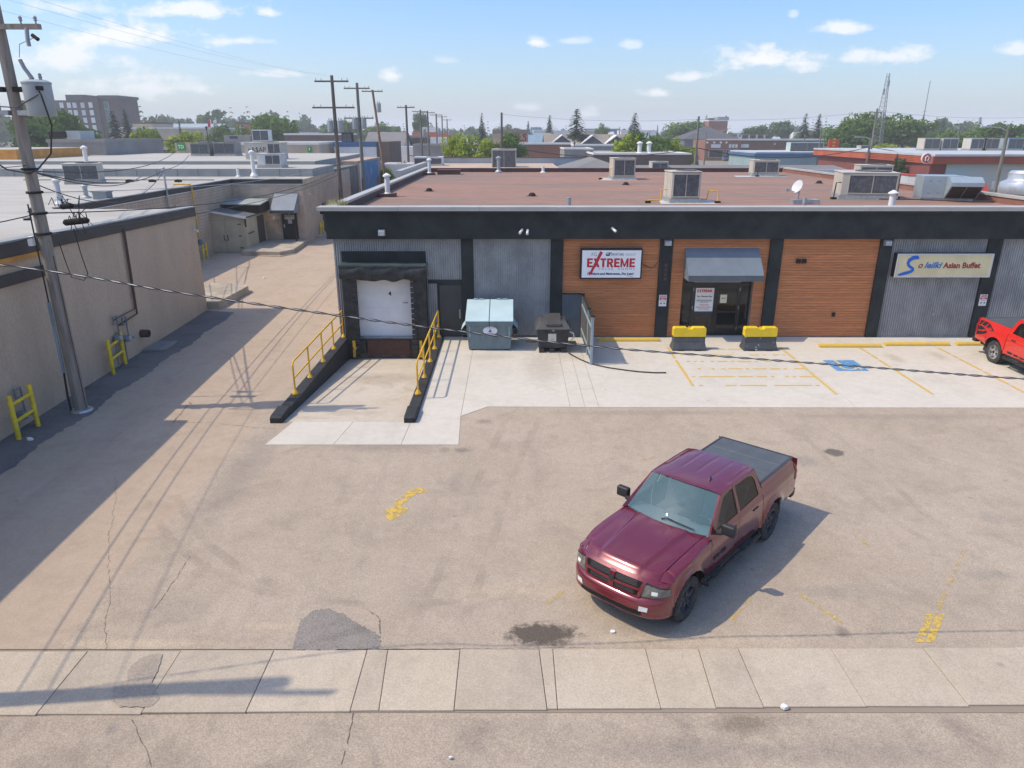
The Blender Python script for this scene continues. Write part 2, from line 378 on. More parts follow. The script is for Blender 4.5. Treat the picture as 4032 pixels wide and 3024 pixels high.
m_dark_crack = flat('crack filler', (.10, .085, .07), .95); m_joint = flat('joint dirt', (.27, .22, .17), .95)
m_yellow_paint = mat('yellow paint', (.60, .405, .085), .8, var=.15, scale=14, col2=(.47, .36, .17), thr=(.45, .68))
def worn(name, col, lo, hi, sc=7.0):
    m = bpy.data.materials.new(name); m.use_nodes = True; MATS[name] = m; N = m.node_tree.nodes; L = m.node_tree.links; p = N['Principled BSDF']; p.inputs['Base Color'].default_value = (*col, 1); p.inputs['Roughness'].default_value = .85
    ge = N.new('ShaderNodeNewGeometry'); n = N.new('ShaderNodeTexNoise'); n.inputs['Scale'].default_value = sc; n.inputs['Detail'].default_value = 9; n.inputs['Roughness'].default_value = .72; L.new(ge.outputs['Position'], n.inputs['Vector'])
    r_ = N.new('ShaderNodeMapRange'); r_.inputs['From Min'].default_value = lo; r_.inputs['From Max'].default_value = hi; r_.inputs['To Max'].default_value = .9; L.new(n.outputs['Fac'], r_.inputs['Value']); L.new(r_.outputs[0], p.inputs['Alpha']); return m
m_worn = worn('worn yellow paint', (.62, .42, .08), .42, .52); m_vworn = worn('very worn yellow paint', (.60, .42, .12), .48, .62, 5)
m_blue_paint = mat('blue paint', (.08, .25, .48), .75, col2=(.33, .37, .40), scale=7, thr=(.5, .78))

X0R, X1R, Y0R, Y1R = -6.55, -3.08, 18.9, 27.75        # the truck ramp cut into the lot
def holed(mb, xa, xb, ya, yb, z, hx0, hx1, hy0, hy1):
    for a, b, c, d in ((xa, xb, ya, hy0), (xa, xb, hy1, yb), (xa, hx0, hy0, hy1), (hx1, xb, hy0, hy1)):
        mb.poly([(a, c, z), (b, c, z), (b, d, z), (a, d, z)])
m_terr = mat('town ground', (.27, .23, .19), .95, col2=(.19, .18, .13), scale=.02, fine=.1)
g = MB(); holed(g, -2600, 2600, -300, 4200, -.03, -7.2, -2.4, 18.0, 28.4); struct(g.build('ground', m_terr))
g = MB(); holed(g, -7.3, 60, 9.34, 60, 0, X0R, X1R, Y0R, Y1R); lot = struct(g.build('parking_lot', m_lot))
g = MB().poly([(-60, 9.34, 0), (-7.3, 9.34, 0), (-7.3, 160, 0), (-60, 160, 0)]); alley = struct(g.build('alley', m_alley))
g = MB().poly([(-60, -40, -.03 + .01), (60, -40, -.02), (60, 8.79, -.02), (-60, 7.338, -.02)]); road = struct(g.build('road', m_road))
# cracked dark strip along the tan building
def wob(x, y, k=.12): return x + rnd.uniform(-k, k), y
pts = [(-14.6, 10), (-12.2, 10)] + [(-12.35 - .02 * (y - 12) + .1 * math.sin(y * 1.7) + rnd.uniform(-.07, .07), y) for y in [10.2 + .16 * i for i in range(138)]] + [(-14.6, 32.5)]
strip = struct(MB().add(*fill_poly(pts, [], lambda x, y: (x, y, .004))).build('asphalt_strip', m_strip))
# sidewalk slabs
add_random(m_slab, .07); add_random(m_conc, .02)
sw = thing('sidewalk', None, None, (0, 8.7, 0)); struct(sw)
struct(bx('base', m_joint, sw, -60, 60, 8.03, 9.36, -.08, -.012))
jx = [-.83 + 1.485 * i for i in range(-22, 24)]
for i in range(len(jx) - 1):
    a, b = jx[i], jx[i + 1]; sub = [(a, b, 0)]
    if abs(a + 2.315) < .1: sub = [(a, a + .33, .08), (a + .33, b, 0)]
    if abs(a + .83) < .1: sub = [(a, b - .22, .07), (b - .22, b, 0)]
    if abs(a - 2.14) < .1: sub = [(a, a + .85, -.05), (a + .85, b, 0)]
    for (p, q, sk) in sub:
        y1 = 9.31 + .005 * p; y0 = 8.08 + .012 * p; d = rnd.uniform(-.006, .006)
        sk0 = 0 if p == a else sub[0][2]; sk1 = sk
        o = [(p + .005 + sk0, y0 - .01), ((q - .005) + sk1, y0 - .01 + rnd.uniform(-.01, .01)), (q - .005, y1 + .015), (p + .005, y1 + .015 + rnd.uniform(-.008, .008))]
        MB().prism(o, -.04, .012 + d).build('slab', m_slab, sw, bevel=.006, seg=1)
# the apron in front of the shops
ap = thing('concrete_apron', None, None, (0, 24, 0)); struct(ap)
def slab(pts, z=.012): MB().prism(pts, -.05, z).build('slab', m_conc, ap)
gp = .012
slab([(-6.55, 17.26), (-4.75, 17.26), (-4.55, 18.86), (-6.25, 18.86)])
slab([(-4.75 + gp, 17.26), (-2.95, 17.26), (-2.9, 18.86), (-4.55 + gp, 18.86)])
slab([(-2.95 + gp, 17.26), (-1.42, 17.26), (-1.5, 19.27), (-1.5, 27.88), (-2.75, 27.88), (-2.75, 18.86), (-2.9 + gp, 18.86)])
slab([(-1.5 + gp, 19.29), (-.74, 20.05), (1.75, 20.02), (1.75, 27.88), (-1.5 + gp, 27.88)])
for a, b in ((1.75, 2.2), (2.2, 2.62), (2.62, 10.4), (10.4, 19.3), (19.3, 28.0), (28, 40)):
    slab([(a + gp, 20.0 - .003 * a), (b, 20.0 - .003 * b), (b, 27.88), (a + gp, 27.88)])
# ramp down to the dock, between two black kerb walls
ramp = struct(MB().poly([(X0R, Y0R, .0), (X1R, Y0R, 0), (X1R, Y1R, -.82), (X0R, Y1R, -.82)]).build('dock_ramp', m_ramp))
m_black_conc = mat('black painted concrete', (.028, .029, .031), .75, var=.3, scale=4, bump=.25, bscale=25, fine=.2)
for lab, a, b in (('low black retaining wall on the alley side of the truck ramp', -6.9, X0R), ('low black retaining wall between the truck ramp and the concrete apron', X1R, -2.76)):
    w = MB().prismX([(18.75, -.1), (18.75, .16), (18.85, .2), (19.55, .23), (19.75, .14), (Y1R, .10), (Y1R, -.95), (19.2, -.12)], a, b)
    tag(w.build('retaining_wall', m_black_conc, bevel=.02), lab, 'retaining wall')
# painted lines
def stripe(pts, w, name='parking_line', z=.018, m=None, par=None, gaps=True):
    pts = [Vector((p[0], p[1], 0)) for p in pts]; mb = MB()
    a, b = pts[0], pts[-1]; d = (b - a); n = max(2, int(d.length / .12)); sd = Vector((-d.y, d.x, 0)).normalized()
    prev = None
    for i in range(n + 1):
        p = a + d * i / n; k = w / 2 * rnd.uniform(.8, 1.1)
        cur = (p + sd * k, p - sd * k * rnd.uniform(.85, 1.1))
        if prev and not (gaps and rnd.random() < gaps * .22 if gaps is not True else rnd.random() < .06):
            mb.poly([(prev[0].x, prev[0].y, z), (prev[1].x, prev[1].y, z), (cur[1].x, cur[1].y, z), (cur[0].x, cur[0].y, z)])
        prev = cur
    return struct(mb.build(name, m or m_yellow_paint, par))
for x in (6.0, 10.35, 13.4, 16.4, 19.6): stripe([(x, 26.3), (x - .08, 21.1 if x > 6 else 21.9)], .11)
for y, x0, x1 in ((26.1, 6.3, 10.2), (25.35, 6.25, 10.2), (24.55, 6.2, 10.25), (23.7, 6.15, 10.25), (22.85, 6.1, 10.25), (21.95, 6.0, 10.2)):
    stripe([(x0, y), (x1, y)], .10, gaps=2.0)
fk = MB(); a_, b_ = G(3640, 2530), G(3684, 2418)
for dx in (-.085, .085): fk.poly([(p.x + dx + e, p.y, .006) for p, e in ((a_, -.07), (a_, .07), (b_, .07), (b_, -.07))])
struct(fk.build('parking_line', m_worn))
stripe([G(3685, 2420), G(3795, 2170)], .07, z=.006, gaps=.01, m=m_vworn)
stripe([G(2880, 2440), G(2960, 2350)], .08, z=.006, gaps=.01, m=m_vworn)
stripe([G(2150, 2380), G(2230, 2320)], .08, z=.006, gaps=.01, m=m_vworn)
stripe([G(2520, 1815), G(2580, 1800)], .09, z=.006, gaps=.01, m=m_vworn)
stripe([G(3150, 2340), G(3340, 2470)], .07, z=.006, gaps=.01, m=m_vworn)
stripe([G(3370, 2110), G(3420, 2150)], .08, z=.006, gaps=.01, m=m_vworn)
# worn curved arrow on the asphalt
mb = MB(); n = 14
for i in range(n):
    q = []
    for t in (i / n, (i + 1) / n):
        u = 1553 + 122 * t; v = 1998 - 68 * math.sin(t * 1.75); w = 26 - 8 * t; q.append((G(u - 6, v - w / 2), G(u + 10, v + w / 2)))
    mb.poly([(p.x, p.y, .006) for p in (q[0][0], q[1][0], q[1][1], q[0][1])])
mb.poly([(p.x, p.y, .0062) for p in (G(1505, 2012), G(1560, 1996), G(1612, 2000), G(1590, 2022), G(1545, 2052), G(1528, 2046))])
ar = mb.build('painted_arrow', m_worn); ar['kind'] = 'stuff'; ar['label'] = 'worn yellow painted arrow on the asphalt'
# accessible bay symbol
hb = MB()
hq = [(11.3, 24.7), (12.42, 24.7), (12.42, 23.46), (11.3, 23.46)]
hb.poly([(x, y, .018) for x, y in hq]); bay = struct(hb.build('painted_bay_symbol', m_blue_paint))
wh = MB(); m_wh = mat('worn pale paint', (.62, .48, .22), .8, col2=(.3, .42, .5), scale=12, thr=(.52, .7))
def arc(cx, cy, r, a0, a1, w, n=14):
    for i in range(n):
        t0, t1 = a0 + (a1 - a0) * i / n, a0 + (a1 - a0) * (i + 1) / n
        wh.poly([(cx + (r - w) * math.cos(t0), cy + (r - w) * math.sin(t0), .0225), (cx + r * math.cos(t0), cy + r * math.sin(t0), .0225), (cx + r * math.cos(t1), cy + r * math.sin(t1), .0225), (cx + (r - w) * math.cos(t1), cy + (r - w) * math.sin(t1), .0225)])
arc(11.85, 23.86, .3, R(110), R(370), .08)
def bar(x0, y0, x1, y1, w):
    d = Vector((x1 - x0, y1 - y0)).normalized(); s_ = Vector((-d.y, d.x)) * w / 2
    wh.poly([(x0 + s_.x, y0 + s_.y, .0225), (x0 - s_.x, y0 - s_.y, .0225), (x1 - s_.x, y1 - s_.y, .0225), (x1 + s_.x, y1 + s_.y, .0225)])
bar(11.72, 24.48, 11.72, 24.05, .1); bar(11.72, 24.02, 12.08, 24.02, .09); bar(12.08, 24.0, 12.26, 23.62, .09); arc(11.72, 24.58, .075, 0, 2 * math.pi, .075)
wheelchair = wh.build('wheelchair_mark', m_wh, bay)
# dark repair patch with ragged edge
cx, cy = G(1300, 2490).x, G(1300, 2490).y
out = [(1148, 2560), (1165, 2500), (1185, 2440), (1235, 2405), (1290, 2396), (1350, 2415), (1395, 2450), (1440, 2470), (1490, 2500), (1497, 2535), (1490, 2557), (1400, 2556), (1300, 2562), (1220, 2560)]
fine = []
for i in range(len(out)):
    a, b = Vector(out[i]), Vector(out[(i + 1) % len(out)])
    for k in range(7): q = a + (b - a) * k / 7 + Vector((rnd.uniform(-3, 3), rnd.uniform(-4, 4))); fine.append(G(q.x, min(q.y, 2562)))
struct(MB().add(*fill_poly([(p.x, p.y) for p in fine], [], lambda x, y: (x, y, .005))).build('asphalt_patch', m_patch))
# old patch in the sidewalk
fine = []
out = [(505, 2640), (540, 2600), (600, 2572), (640, 2578), (622, 2630), (600, 2690), (632, 2750), (600, 2782), (470, 2782), (445, 2760), (450, 2700), (500, 2680)]
for i in range(len(out)):
    a, b = Vector(out[i]), Vector(out[(i + 1) % len(out)])
    for k in range(6): q = a + (b - a) * k / 6 + Vector((rnd.uniform(-4, 4), rnd.uniform(-4, 4))); fine.append(G(q.x, q.y, .02))
struct(MB().add(*fill_poly([(p.x, p.y) for p in fine], [], lambda x, y: (x, y, .022))).build('sidewalk_patch', pavement_mat('old patch', (.31, .26, .21), (.23, .195, .165), (.35, .30, .24), .3)))
# cracks
m_crack = flat('crack shade', (.15, .125, .10), .95)
def crack(pts, w, par, z=.004, jit=.03):
    P = [G(*p) for p in pts]; mb = MB(); prev = None; off = 0.0
    for i in range(len(P) - 1):
        d = (P[i + 1] - P[i]); n = max(4, int(d.length / .05)); d.normalize(); sd = Vector((-d.y, d.x, 0))
        for k in range(n + (i == len(P) - 2)):
            off = off * .93 + rnd.uniform(-.35, .35) * jit; q = P[i].lerp(P[i + 1], k / n) + sd * off; ww = w * .6 * rnd.uniform(.15, 1) ** 1.3
            cur = (q + sd * ww / 2, q - sd * ww / 2)
            if prev and rnd.random() > .1: mb.poly([(prev[0].x, prev[0].y, z), (prev[1].x, prev[1].y, z), (cur[1].x, cur[1].y, z), (cur[0].x, cur[0].y, z)])
            prev = cur
    return mb.build('crack', m_crack, par)
crack([(748, 2190), (700, 2270), (645, 2345), (600, 2400)], .03, lot)
crack([(455, 1880), (438, 2100), (440, 2250), (442, 2420), (436, 2560)], .022, lot, jit=.06)
crack([(700, 1663), (830, 1665), (960, 1680), (1090, 1690)], .035, alley)
crack([(415, 1760), (480, 1700), (560, 1645)], .02, alley, z=.009); crack([(680, 1665), (735, 1600), (755, 1590), (740, 1580)], .07, alley, z=.009)
crack([(1440, 2400), (1490, 2440), (1498, 2530)], .05, lot, z=.009)
crack([(515, 2830), (560, 2920), (590, 3020)], .03, road, z=-.014); crack([(1395, 2790), (1370, 2900), (1350, 3020)], .035, road, z=-.014)
crack([(985, 1030), (940, 1200)], .05, alley); crack([(0, 2566), (900, 2564), (2016, 2552), (2300, 2549)], .022, lot, z=.0035, jit=.015)
# soft tyre marks swinging out of the alley
m_tyremark = bpy.data.materials.new('tyre mark'); m_tyremark.use_nodes = True; MATS['tyre mark'] = m_tyremark
N_ = m_tyremark.node_tree.nodes; L_ = m_tyremark.node_tree.links; N_['Principled BSDF'].inputs['Base Color'].default_value = (.20, .175, .15, 1); N_['Principled BSDF'].inputs['Roughness'].default_value = .95
ge_ = N_.new('ShaderNodeNewGeometry'); nz_ = N_.new('ShaderNodeTexNoise'); nz_.inputs['Scale'].default_value = 1.2; nz_.inputs['Detail'].default_value = 6; L_.new(ge_.outputs['Position'], nz_.inputs['Vector'])
mr_ = N_.new('ShaderNodeMapRange'); mr_.inputs['From Min'].default_value = .42; mr_.inputs['From Max'].default_value = .75; mr_.inputs['To Max'].default_value = .15; L_.new(nz_.outputs['Fac'], mr_.inputs['Value']); L_.new(mr_.outputs[0], N_['Principled BSDF'].inputs['Alpha'])
def tyremark(pts, w=.2, z=.0045):
    P = [G(*p) for p in pts]; C = []
    for i in range(len(P) - 1):
        p0, p1, p2, p3 = P[max(i - 1, 0)], P[i], P[i + 1], P[min(i + 2, len(P) - 1)]
        for k in range(8): t = k / 8; C.append(.5 * ((2 * p1) + (p2 - p0) * t + (2 * p0 - 5 * p1 + 4 * p2 - p3) * t * t + (3 * p1 - p0 - 3 * p2 + p3) * t ** 3))
    mb = MB(); prev = None
    for i in range(len(C) - 1):
        d = (C[i + 1] - C[i]).normalized(); sd = Vector((-d.y, d.x, 0)) * w / 2 * rnd.uniform(.8, 1.1); cur = (C[i] + sd, C[i] - sd)
        if prev: mb.poly([(q.x, q.y, z) for q in (prev[0], prev[1], cur[1], cur[0])])
        prev = cur
    return mb.build('tyre_mark', m_tyremark, lot)
for dx in (0, 130):
    tyremark([(560 + dx, 1950), (700 + dx, 2150), (1000 + dx, 2320), (1500 + dx, 2380), (2200, 2330 - dx * .4)]); tyremark([(3150 + dx, 1700), (3350 + dx * 1.2, 1900), (3600 + dx, 2100), (4000, 2250 + dx * .5)], .18)
    tyremark([(2000 + dx, 1640), (1900 + dx, 1850), (1750 + dx * 1.3, 2200), (1600 + dx * 1.5, 2540)], .2)
# litter and stones lying about
m_paper = flat('litter white', (.75, .74, .7), .7)
def scrap(u, v, s, lab, flat_=.3):
    p = G(u, v); mb = MB(); n = 7
    r_ = [rnd.uniform(.6, 1.1) * s for _ in range(n)]
    top = [(p.x + r_[i] * math.cos(6.283 * i / n), p.y + r_[i] * .6 * math.sin(6.283 * i / n), .02 + s * flat_ * rnd.uniform(.4, 1)) for i in range(n)]
    bot = [(p.x + r_[i] * 1.05 * math.cos(6.283 * i / n), p.y + r_[i] * .65 * math.sin(6.283 * i / n), .008) for i in range(n)]
    mb.add(bot + top + [(p.x, p.y, .02 + s * flat_)], [(i, (i + 1) % n, n + (i + 1) % n, n + i) for i in range(n)] + [(n + i, n + (i + 1) % n, 2 * n) for i in range(n)] + [tuple(range(n))[::-1]])
    tag(mb.build('litter', m_paper), lab, 'litter', 'scraps of litter')
scrap(3088, 2790, .06, 'crumpled pale scrap lying against the sidewalk edge', .8)
scrap(1775, 2985, .03, 'small white scrap on the road at the bottom edge', .4)
scrap(2412, 2490, .055, 'thin white scrap on the asphalt in front of the maroon pickup', .2)
scrap(120, 1733, .12, 'white rag beside the yellow guard nearest the camera', .4)
scrap(1042, 1095, .12, 'white scrap lying in the middle of the alley', .3)
# ------------------------------------------------------------------ the shop building
YF = 27.9; ROOF = 4.75
m_stucco_blk = mat('black stucco', (.034, .040, .040), .9, spec=.2, var=.2, scale=1.2, bump=.5, bscale=90, fine=.25, fscale=70)
m_rib = mat('grey fluted block', (.34, .35, .35), .8, var=.16, scale=1.4, bump=.3, bscale=40, fine=.12, fscale=30, stretch=(1, 1, .6))
m_coping = mat('pale metal coping', (.41, .405, .375), .6, var=.06, scale=.8, metal=.0, spec=.5)
m_roof = mat('brown roof membrane', (.30, .168, .12), .9, scale=.22, col2=(.20, .15, .122), stretch=(.35, 1.6, 1), fine=.16, fscale=3, bump=.2, bscale=20, thr=(.42, .66))
m_parbrown = mat('brown parapet', (.11, .065, .055), .8, var=.15, scale=2)
m_wood = mat('wood plank', (.51, .20, .08), .6, var=.10, scale=1.0, fine=.16, fscale=5, stretch=(.8, 1, 10), spec=.35)
add_random(m_wood, .10)
m_gap = flat('dark gap', (.02, .015, .012), .9); m_woodgap = flat('wood joint shade', (.13, .055, .03), .9)
m_doorgrey = mat('dark door paint', (.055, .055, .055), .5, var=.1)
m_whitedoor = mat('white door paint', (.86, .86, .85), .45, var=.04, scale=2)
m_rubber = mat('black rubber', (.03, .032, .034), .6, var=.35, scale=3, bump=.5, bscale=14, fine=.2, fscale=8)
m_rust = mat('rusty plate', (.12, .05, .035), .85, col2=(.06, .035, .03), scale=5, bump=.2)
m_alu = mat('dark anodised frame', (.022, .022, .024), .35, var=.1)
m_glass = glass('shop glass', (.012, .013, .014), .03, .3)
m_yellow = mat('yellow steel paint', (.72, .42, .035), .5, var=.12, scale=6, fine=.08, fscale=25)
m_yel2 = mat('guard yellow paint', (.78, .56, .03), .5, var=.12, scale=5, fine=.08, fscale=25)
m_steel = mat('galvanised steel', (.42, .44, .45), .45, var=.15, scale=6, metal=.5)
m_white = flat('white print', (.78, .78, .77), .5); m_black = flat('black print', (.015, .015, .018), .5); m_red = flat('red print', (.55, .02, .03), .45)
m_navy = flat('navy print', (.03, .035, .12), .5); m_greyprint = flat('grey print', (.28, .28, .27), .5); m_blueprint = flat('blue print', (.01, .13, .55), .5)

B = thing('commercial_building', 'long flat-roofed shop building with black fascia, grey block and brown wood panels', 'building', (0, 27.9, 0))
PIL = [(-1.97, -1.51), (1.52, 1.99), (5.76, 6.25), (10.03, 10.52), (14.29, 14.76), (18.48, 19.02), (22.75, 23.25), (27.0, 27.5), (31.3, 31.8)]
XR = 36.0
# core walls behind the cladding
core = MB(); core.box(-6.9, 6.74, YF + .02, 61.9, -.9, ROOF - .05); core.box(9.57, 22.5, YF + .02, 61.9, -.05, ROOF - .05)
core.box(6.74, 9.57, YF + 3.5, 61.9, -.05, ROOF - .05); core.box(6.74, 9.57, YF + .02, YF + 3.5, 2.6, ROOF - .05); core.box(22.5, XR, YF + .02, 48, -.05, 4.1)
core.build('wall', m_rib, B)
# fluted block panels: one profiled mesh each
def ribs(x0, x1, z0, z1, par=B, y=YF, name='fluted_panel', m=m_rib, pitch=.09, dep=.05):
    n = max(2, round((x1 - x0) / pitch)); p = (x1 - x0) / n; mb = MB(); pr = []
    for i in range(n):
        a = x0 + i * p; pr += [(a + .002, y + .012), (a + .002 + p * .06, y - dep), (a + p * .74, y - dep), (a + p * .82, y + .012)]
    pr.append((x1, y + .012))
    vs = [(x, yy, z) for z in (z0, z1) for x, yy in pr]; k = len(pr)
    mb.add(vs, [(i, i + 1, k + i + 1, k + i) for i in range(k - 1)])
    return mb.build(name, m, par)
ribs(-6.95, -3.3, -.9, 4.05); ribs(-3.3, -1.97, 2.35, 4.05); ribs(-3.3, -2.97, 0, 2.2); ribs(-1.51, 1.52, 0, 4.05); ribs(14.76, 18.48, 0, 4.05); ribs(19.02, 22.75, 0, 4.05); ribs(23.25, 27.0, 0, 4.05); ribs(27.5, 31.3, 0, 4.05)
for a, b in PIL: bx('pilaster', m_stucco_blk, B, a, b, YF - .13, YF + .03, -.02, 4.05, bevel=.008, seg=1)
bx('base_trim', mat('grey base', (.25, .27, .28), .8), B, -1.51, 1.52, YF - .05, YF + .01, 0, .07)
# wood planks
PW = .103
def planks(x0, x1, z0, z1, par):
    me = MB().prismY([(0, .002), (x1 - x0, .002), (x1 - x0, PW - .006), (0, PW - .006)], -.014, .01).mesh('plank', m_wood)
    n = int(round((z1 - z0) / PW))
    for i in range(n): inst('plank', me, par, (x0 - par.location.x - B.location.x, YF - .012 - par.location.y - B.location.y + rnd.uniform(-.0015, .0015), z0 + i * PW))
def woodbay(x0, x1, door=None):
    p = bpy.data.objects.new('wood_panel', None); COL.objects.link(p); p.parent = B; p.location = ((x0 + x1) / 2, 0, 0)
    bk = MB()
    if door:
        bk.box(x0, door[0], YF - .004, YF + .019, 0, 3.99); bk.box(door[1], x1, YF - .004, YF + .019, 0, 3.99); bk.box(door[0], door[1], YF - .004, YF + .019, 2.6, 3.99)
        planks(x0, door[0], .04, 2.61, p); planks(door[1], x1, .04, 2.61, p); planks(x0, x1, 2.615, 4.0, p)
    else:
        bk.box(x0, x1, YF - .004, YF + .019, 0, 3.99); planks(x0, x1, .04, 4.0, p)
    bk.build('backing', m_woodgap, p)
woodbay(1.99, 5.76); woodbay(6.25, 10.03, (6.75, 9.56)); woodbay(10.52, 14.29)
# fascia, cornice, coping
FB = 3.97
bx('fascia', m_stucco_blk, B, -7.12, XR, YF - .3, YF + .06, FB, 4.92, bevel=.01, seg=1)
bx('cornice', m_stucco_blk, B, -7.26, XR, YF - .40, YF + .1, 4.921, 5.03)
cx = -7.36
while cx < XR - .5:
    w = rnd.choice((2.9, 3.05, 3.1)); e = min(XR, cx + w - .006)
    bx('coping', m_coping, B, cx, e, YF - .47, YF + .12, 5.031, 5.19 + rnd.uniform(-.003, .003), bevel=.01, seg=1); cx += w
bx('parapet', m_parbrown, B, -7.1, -6.86, YF + .12, 62.1, ROOF - .1, 5.06)
cy = YF + .125
while cy < 62.1:
    e = min(62.1, cy + 3.0); bx('coping', m_coping, B, -7.2, -6.8, cy, e - .008, 5.061, 5.17, bevel=.008, seg=1); cy += 3.0
bx('parapet', m_parbrown, B, -6.86, 22.75, 61.85, 62.1, ROOF - .1, 5.0); bx('coping', m_parbrown, B, -6.8, 22.8, 61.8, 62.15, 5.001, 5.07)
bx('parapet', mat('red brown parapet', (.26, .12, .09), .8), B, 22.55, 22.8, YF + .13, 61.84, 4.0, 5.04)
for i in range(11): bx('coping', m_coping, B, 22.5, 22.86, YF + .13 + i * 3.05, YF + .13 + (i + 1) * 3.05 - .01, 5.041, 5.15)
MB().poly([(22.8, YF + .1, 4.15), (XR, YF + .1, 4.15), (XR, 48, 4.15), (22.8, 48, 4.15)]).build('lower_roof', mat('tan lower roof', (.33, .25, .19), .9, var=.15, scale=.5), B)
MB().poly([(-6.86, YF + .1, ROOF), (22.6, YF + .1, ROOF), (22.6, 61.9, ROOF), (-6.86, 61.9, ROOF)]).build('roof', m_roof, B)
# weeds in the roof corner
wd = MB()
for k in range(160):
    x = -7.0 + rnd.uniform(-.25, .35); y = YF + .7 + rnd.uniform(-.3, .9); h = rnd.uniform(.12, .34); a = rnd.uniform(0, 6.3)
    wd.poly([(x, y, 5.1), (x + .03, y, 5.1), (x + .12 * math.cos(a), y + .12 * math.sin(a), 5.1 + h)])
o = wd.build('weeds', mat('dry weed', (.45, .36, .2), .9, col2=(.3, .3, .1))); tag(o, 'tuft of dry weeds at the left front roof corner', 'weeds', kind='stuff')

# --- loading dock
D = bpy.data.objects.new('loading_dock', None); COL.objects.link(D); D.parent = B; D.location = (-5, 0, 0)
def dk(name, m, *a, **k): return bx(name, m, D, *a, **k)
dk('header_panel', m_stucco_blk, -6.66, -3.36, YF - .07, YF - .036, 2.98, 3.47)
dk('pit_wall', mat('stained concrete', (.17, .15, .12), .9, var=.3, scale=3), X0R, X1R, 27.6, 27.86, -.95, .02)
for i in range(4):
    z0 = .06 + i * .585; dk('door_section', m_whitedoor, -6.14, -3.86, YF - .075, YF - .042, z0 + .002, z0 + .584, bevel=.003, seg=1)
text('4', .24, m_black, D, (-4.85, YF - .08, 1.72), off=.006)
dk('door_handle', m_black, -4.35, -4.15, YF - .1, YF - .076, 1.42, 1.44)
for sx, x0, x1 in ((-1, -6.62, -6.14), (1, -3.86, -3.34)):
    mb = MB(); mb.box(x0, x1, 27.30, 27.84, -.7, 2.95); mb.build('seal_pad', m_rubber, D, bevel=.06)
    for k in range(15):
        zz = -.55 + k * .21; ww = MB(); xi = x1 if sx < 0 else x0
        ww.box(xi - .12, xi + .09, 27.255, 27.296, zz, zz + .18) if sx < 0 else ww.box(xi - .09, xi + .12, 27.255, 27.296, zz, zz + .18)
        ww.build('wear_pleat', m_rubber, D, bevel=.01, seg=1)
    yg = MB(); xc = (x0 + x1) / 2 + (.1 if sx < 0 else -.02)
    yg.box(xc - .06, xc + .05, 27.2, 27.25, -.28, .02); yg.box(xc - .07, xc + .04, 27.2, 27.25, -.66, -.34); yg.obox((xc + .02, 27.22, -.31), (.09, .05, .18), Matrix.Rotation(.5, 3, 'Y')); yg.build('yellow_guard', m_yellow, D)
# drooping head curtain
mb = MB()
def hc(u, v):
    x = -6.66 + 3.36 * u; sag = .10 * math.sin(math.pi * u) + .03 * math.sin(u * 23) * math.sin(math.pi * u)
    z = 2.95 - .43 * v - sag * v + .02 * math.sin(u * 31 + v * 4); return (x, 27.22 - .05 * math.sin(v * 3.1) + .02 * math.sin(u * 17 + v * 5), z)
mb.grid(hc, 40, 8); mb.build('head_curtain', m_rubber, D, smooth=60)
bx('hood', mat('greenish black vinyl', (.06, .085, .085), .45, var=.2), D, -6.68, -3.3, 27.2, 27.9, 2.951, 3.04, bevel=.02)
dk('leveller', m_rust, -5.82, -4.08, 27.45, 27.59, -.62, -.02, bevel=.01, seg=1); dk('leveller_lip', m_rust, -5.8, -4.1, 27.40, 27.44, -.33, -.03)
for a in (-6.12, -4.06): dk('bumper_block', m_rubber, a, a + .27, 27.35, 27.59, -.52, -.02, bevel=.02)
dk('sill', m_steel, -6.12, -3.88, 27.6, 27.83, .021, .055)
# man door
bx('lintel', m_stucco_blk, B, -3.32, -1.975, YF - .07, YF + .01, 2.2, 2.35)
md = bx('door', m_doorgrey, B, -2.88, -1.99, YF - .03, YF + .01, 0.01, 2.13, bevel=.006, seg=1)
fr = MB(); fr.box(-2.96, -2.885, YF - .05, YF + .01, 0, 2.197); fr.box(-1.985, -1.972, YF - .05, YF + .01, 0, 2.197); fr.box(-2.885, -1.985, YF - .05, YF + .01, 2.135, 2.197); fr.build('door_frame', m_stucco_blk, B)
MB().box(-2.12, -2.06, YF - .075, YF - .031, .78, 1.15).build('door_handle', m_steel, md, bevel=.01, seg=1)
# shop entrance
E_ = bpy.data.objects.new('entrance', None); COL.objects.link(E_); E_.parent = B; E_.location = (8.1, 0, 0)
YD = YF + .22
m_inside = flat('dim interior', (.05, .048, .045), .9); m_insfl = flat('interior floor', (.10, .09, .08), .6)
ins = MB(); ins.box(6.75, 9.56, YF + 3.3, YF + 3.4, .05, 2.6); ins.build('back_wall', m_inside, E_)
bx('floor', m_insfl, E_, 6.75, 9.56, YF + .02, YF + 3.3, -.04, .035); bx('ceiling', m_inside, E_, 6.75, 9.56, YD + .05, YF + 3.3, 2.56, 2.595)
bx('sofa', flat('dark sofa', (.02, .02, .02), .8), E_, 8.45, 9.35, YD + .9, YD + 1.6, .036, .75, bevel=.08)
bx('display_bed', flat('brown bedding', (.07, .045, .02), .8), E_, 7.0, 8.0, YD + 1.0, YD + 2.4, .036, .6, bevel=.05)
bx('threshold', mat('grey threshold', (.36, .38, .39), .6), E_, 6.76, 9.55, YF - .12, YF + .018, .013, .06)
for x0, x1 in ((6.76, 6.8), (7.2, 7.26), (9.14, 9.2), (9.51, 9.55)): bx('mullion', m_alu, E_, x0, x1, YD - .04, YD + .04, .036, 2.6)
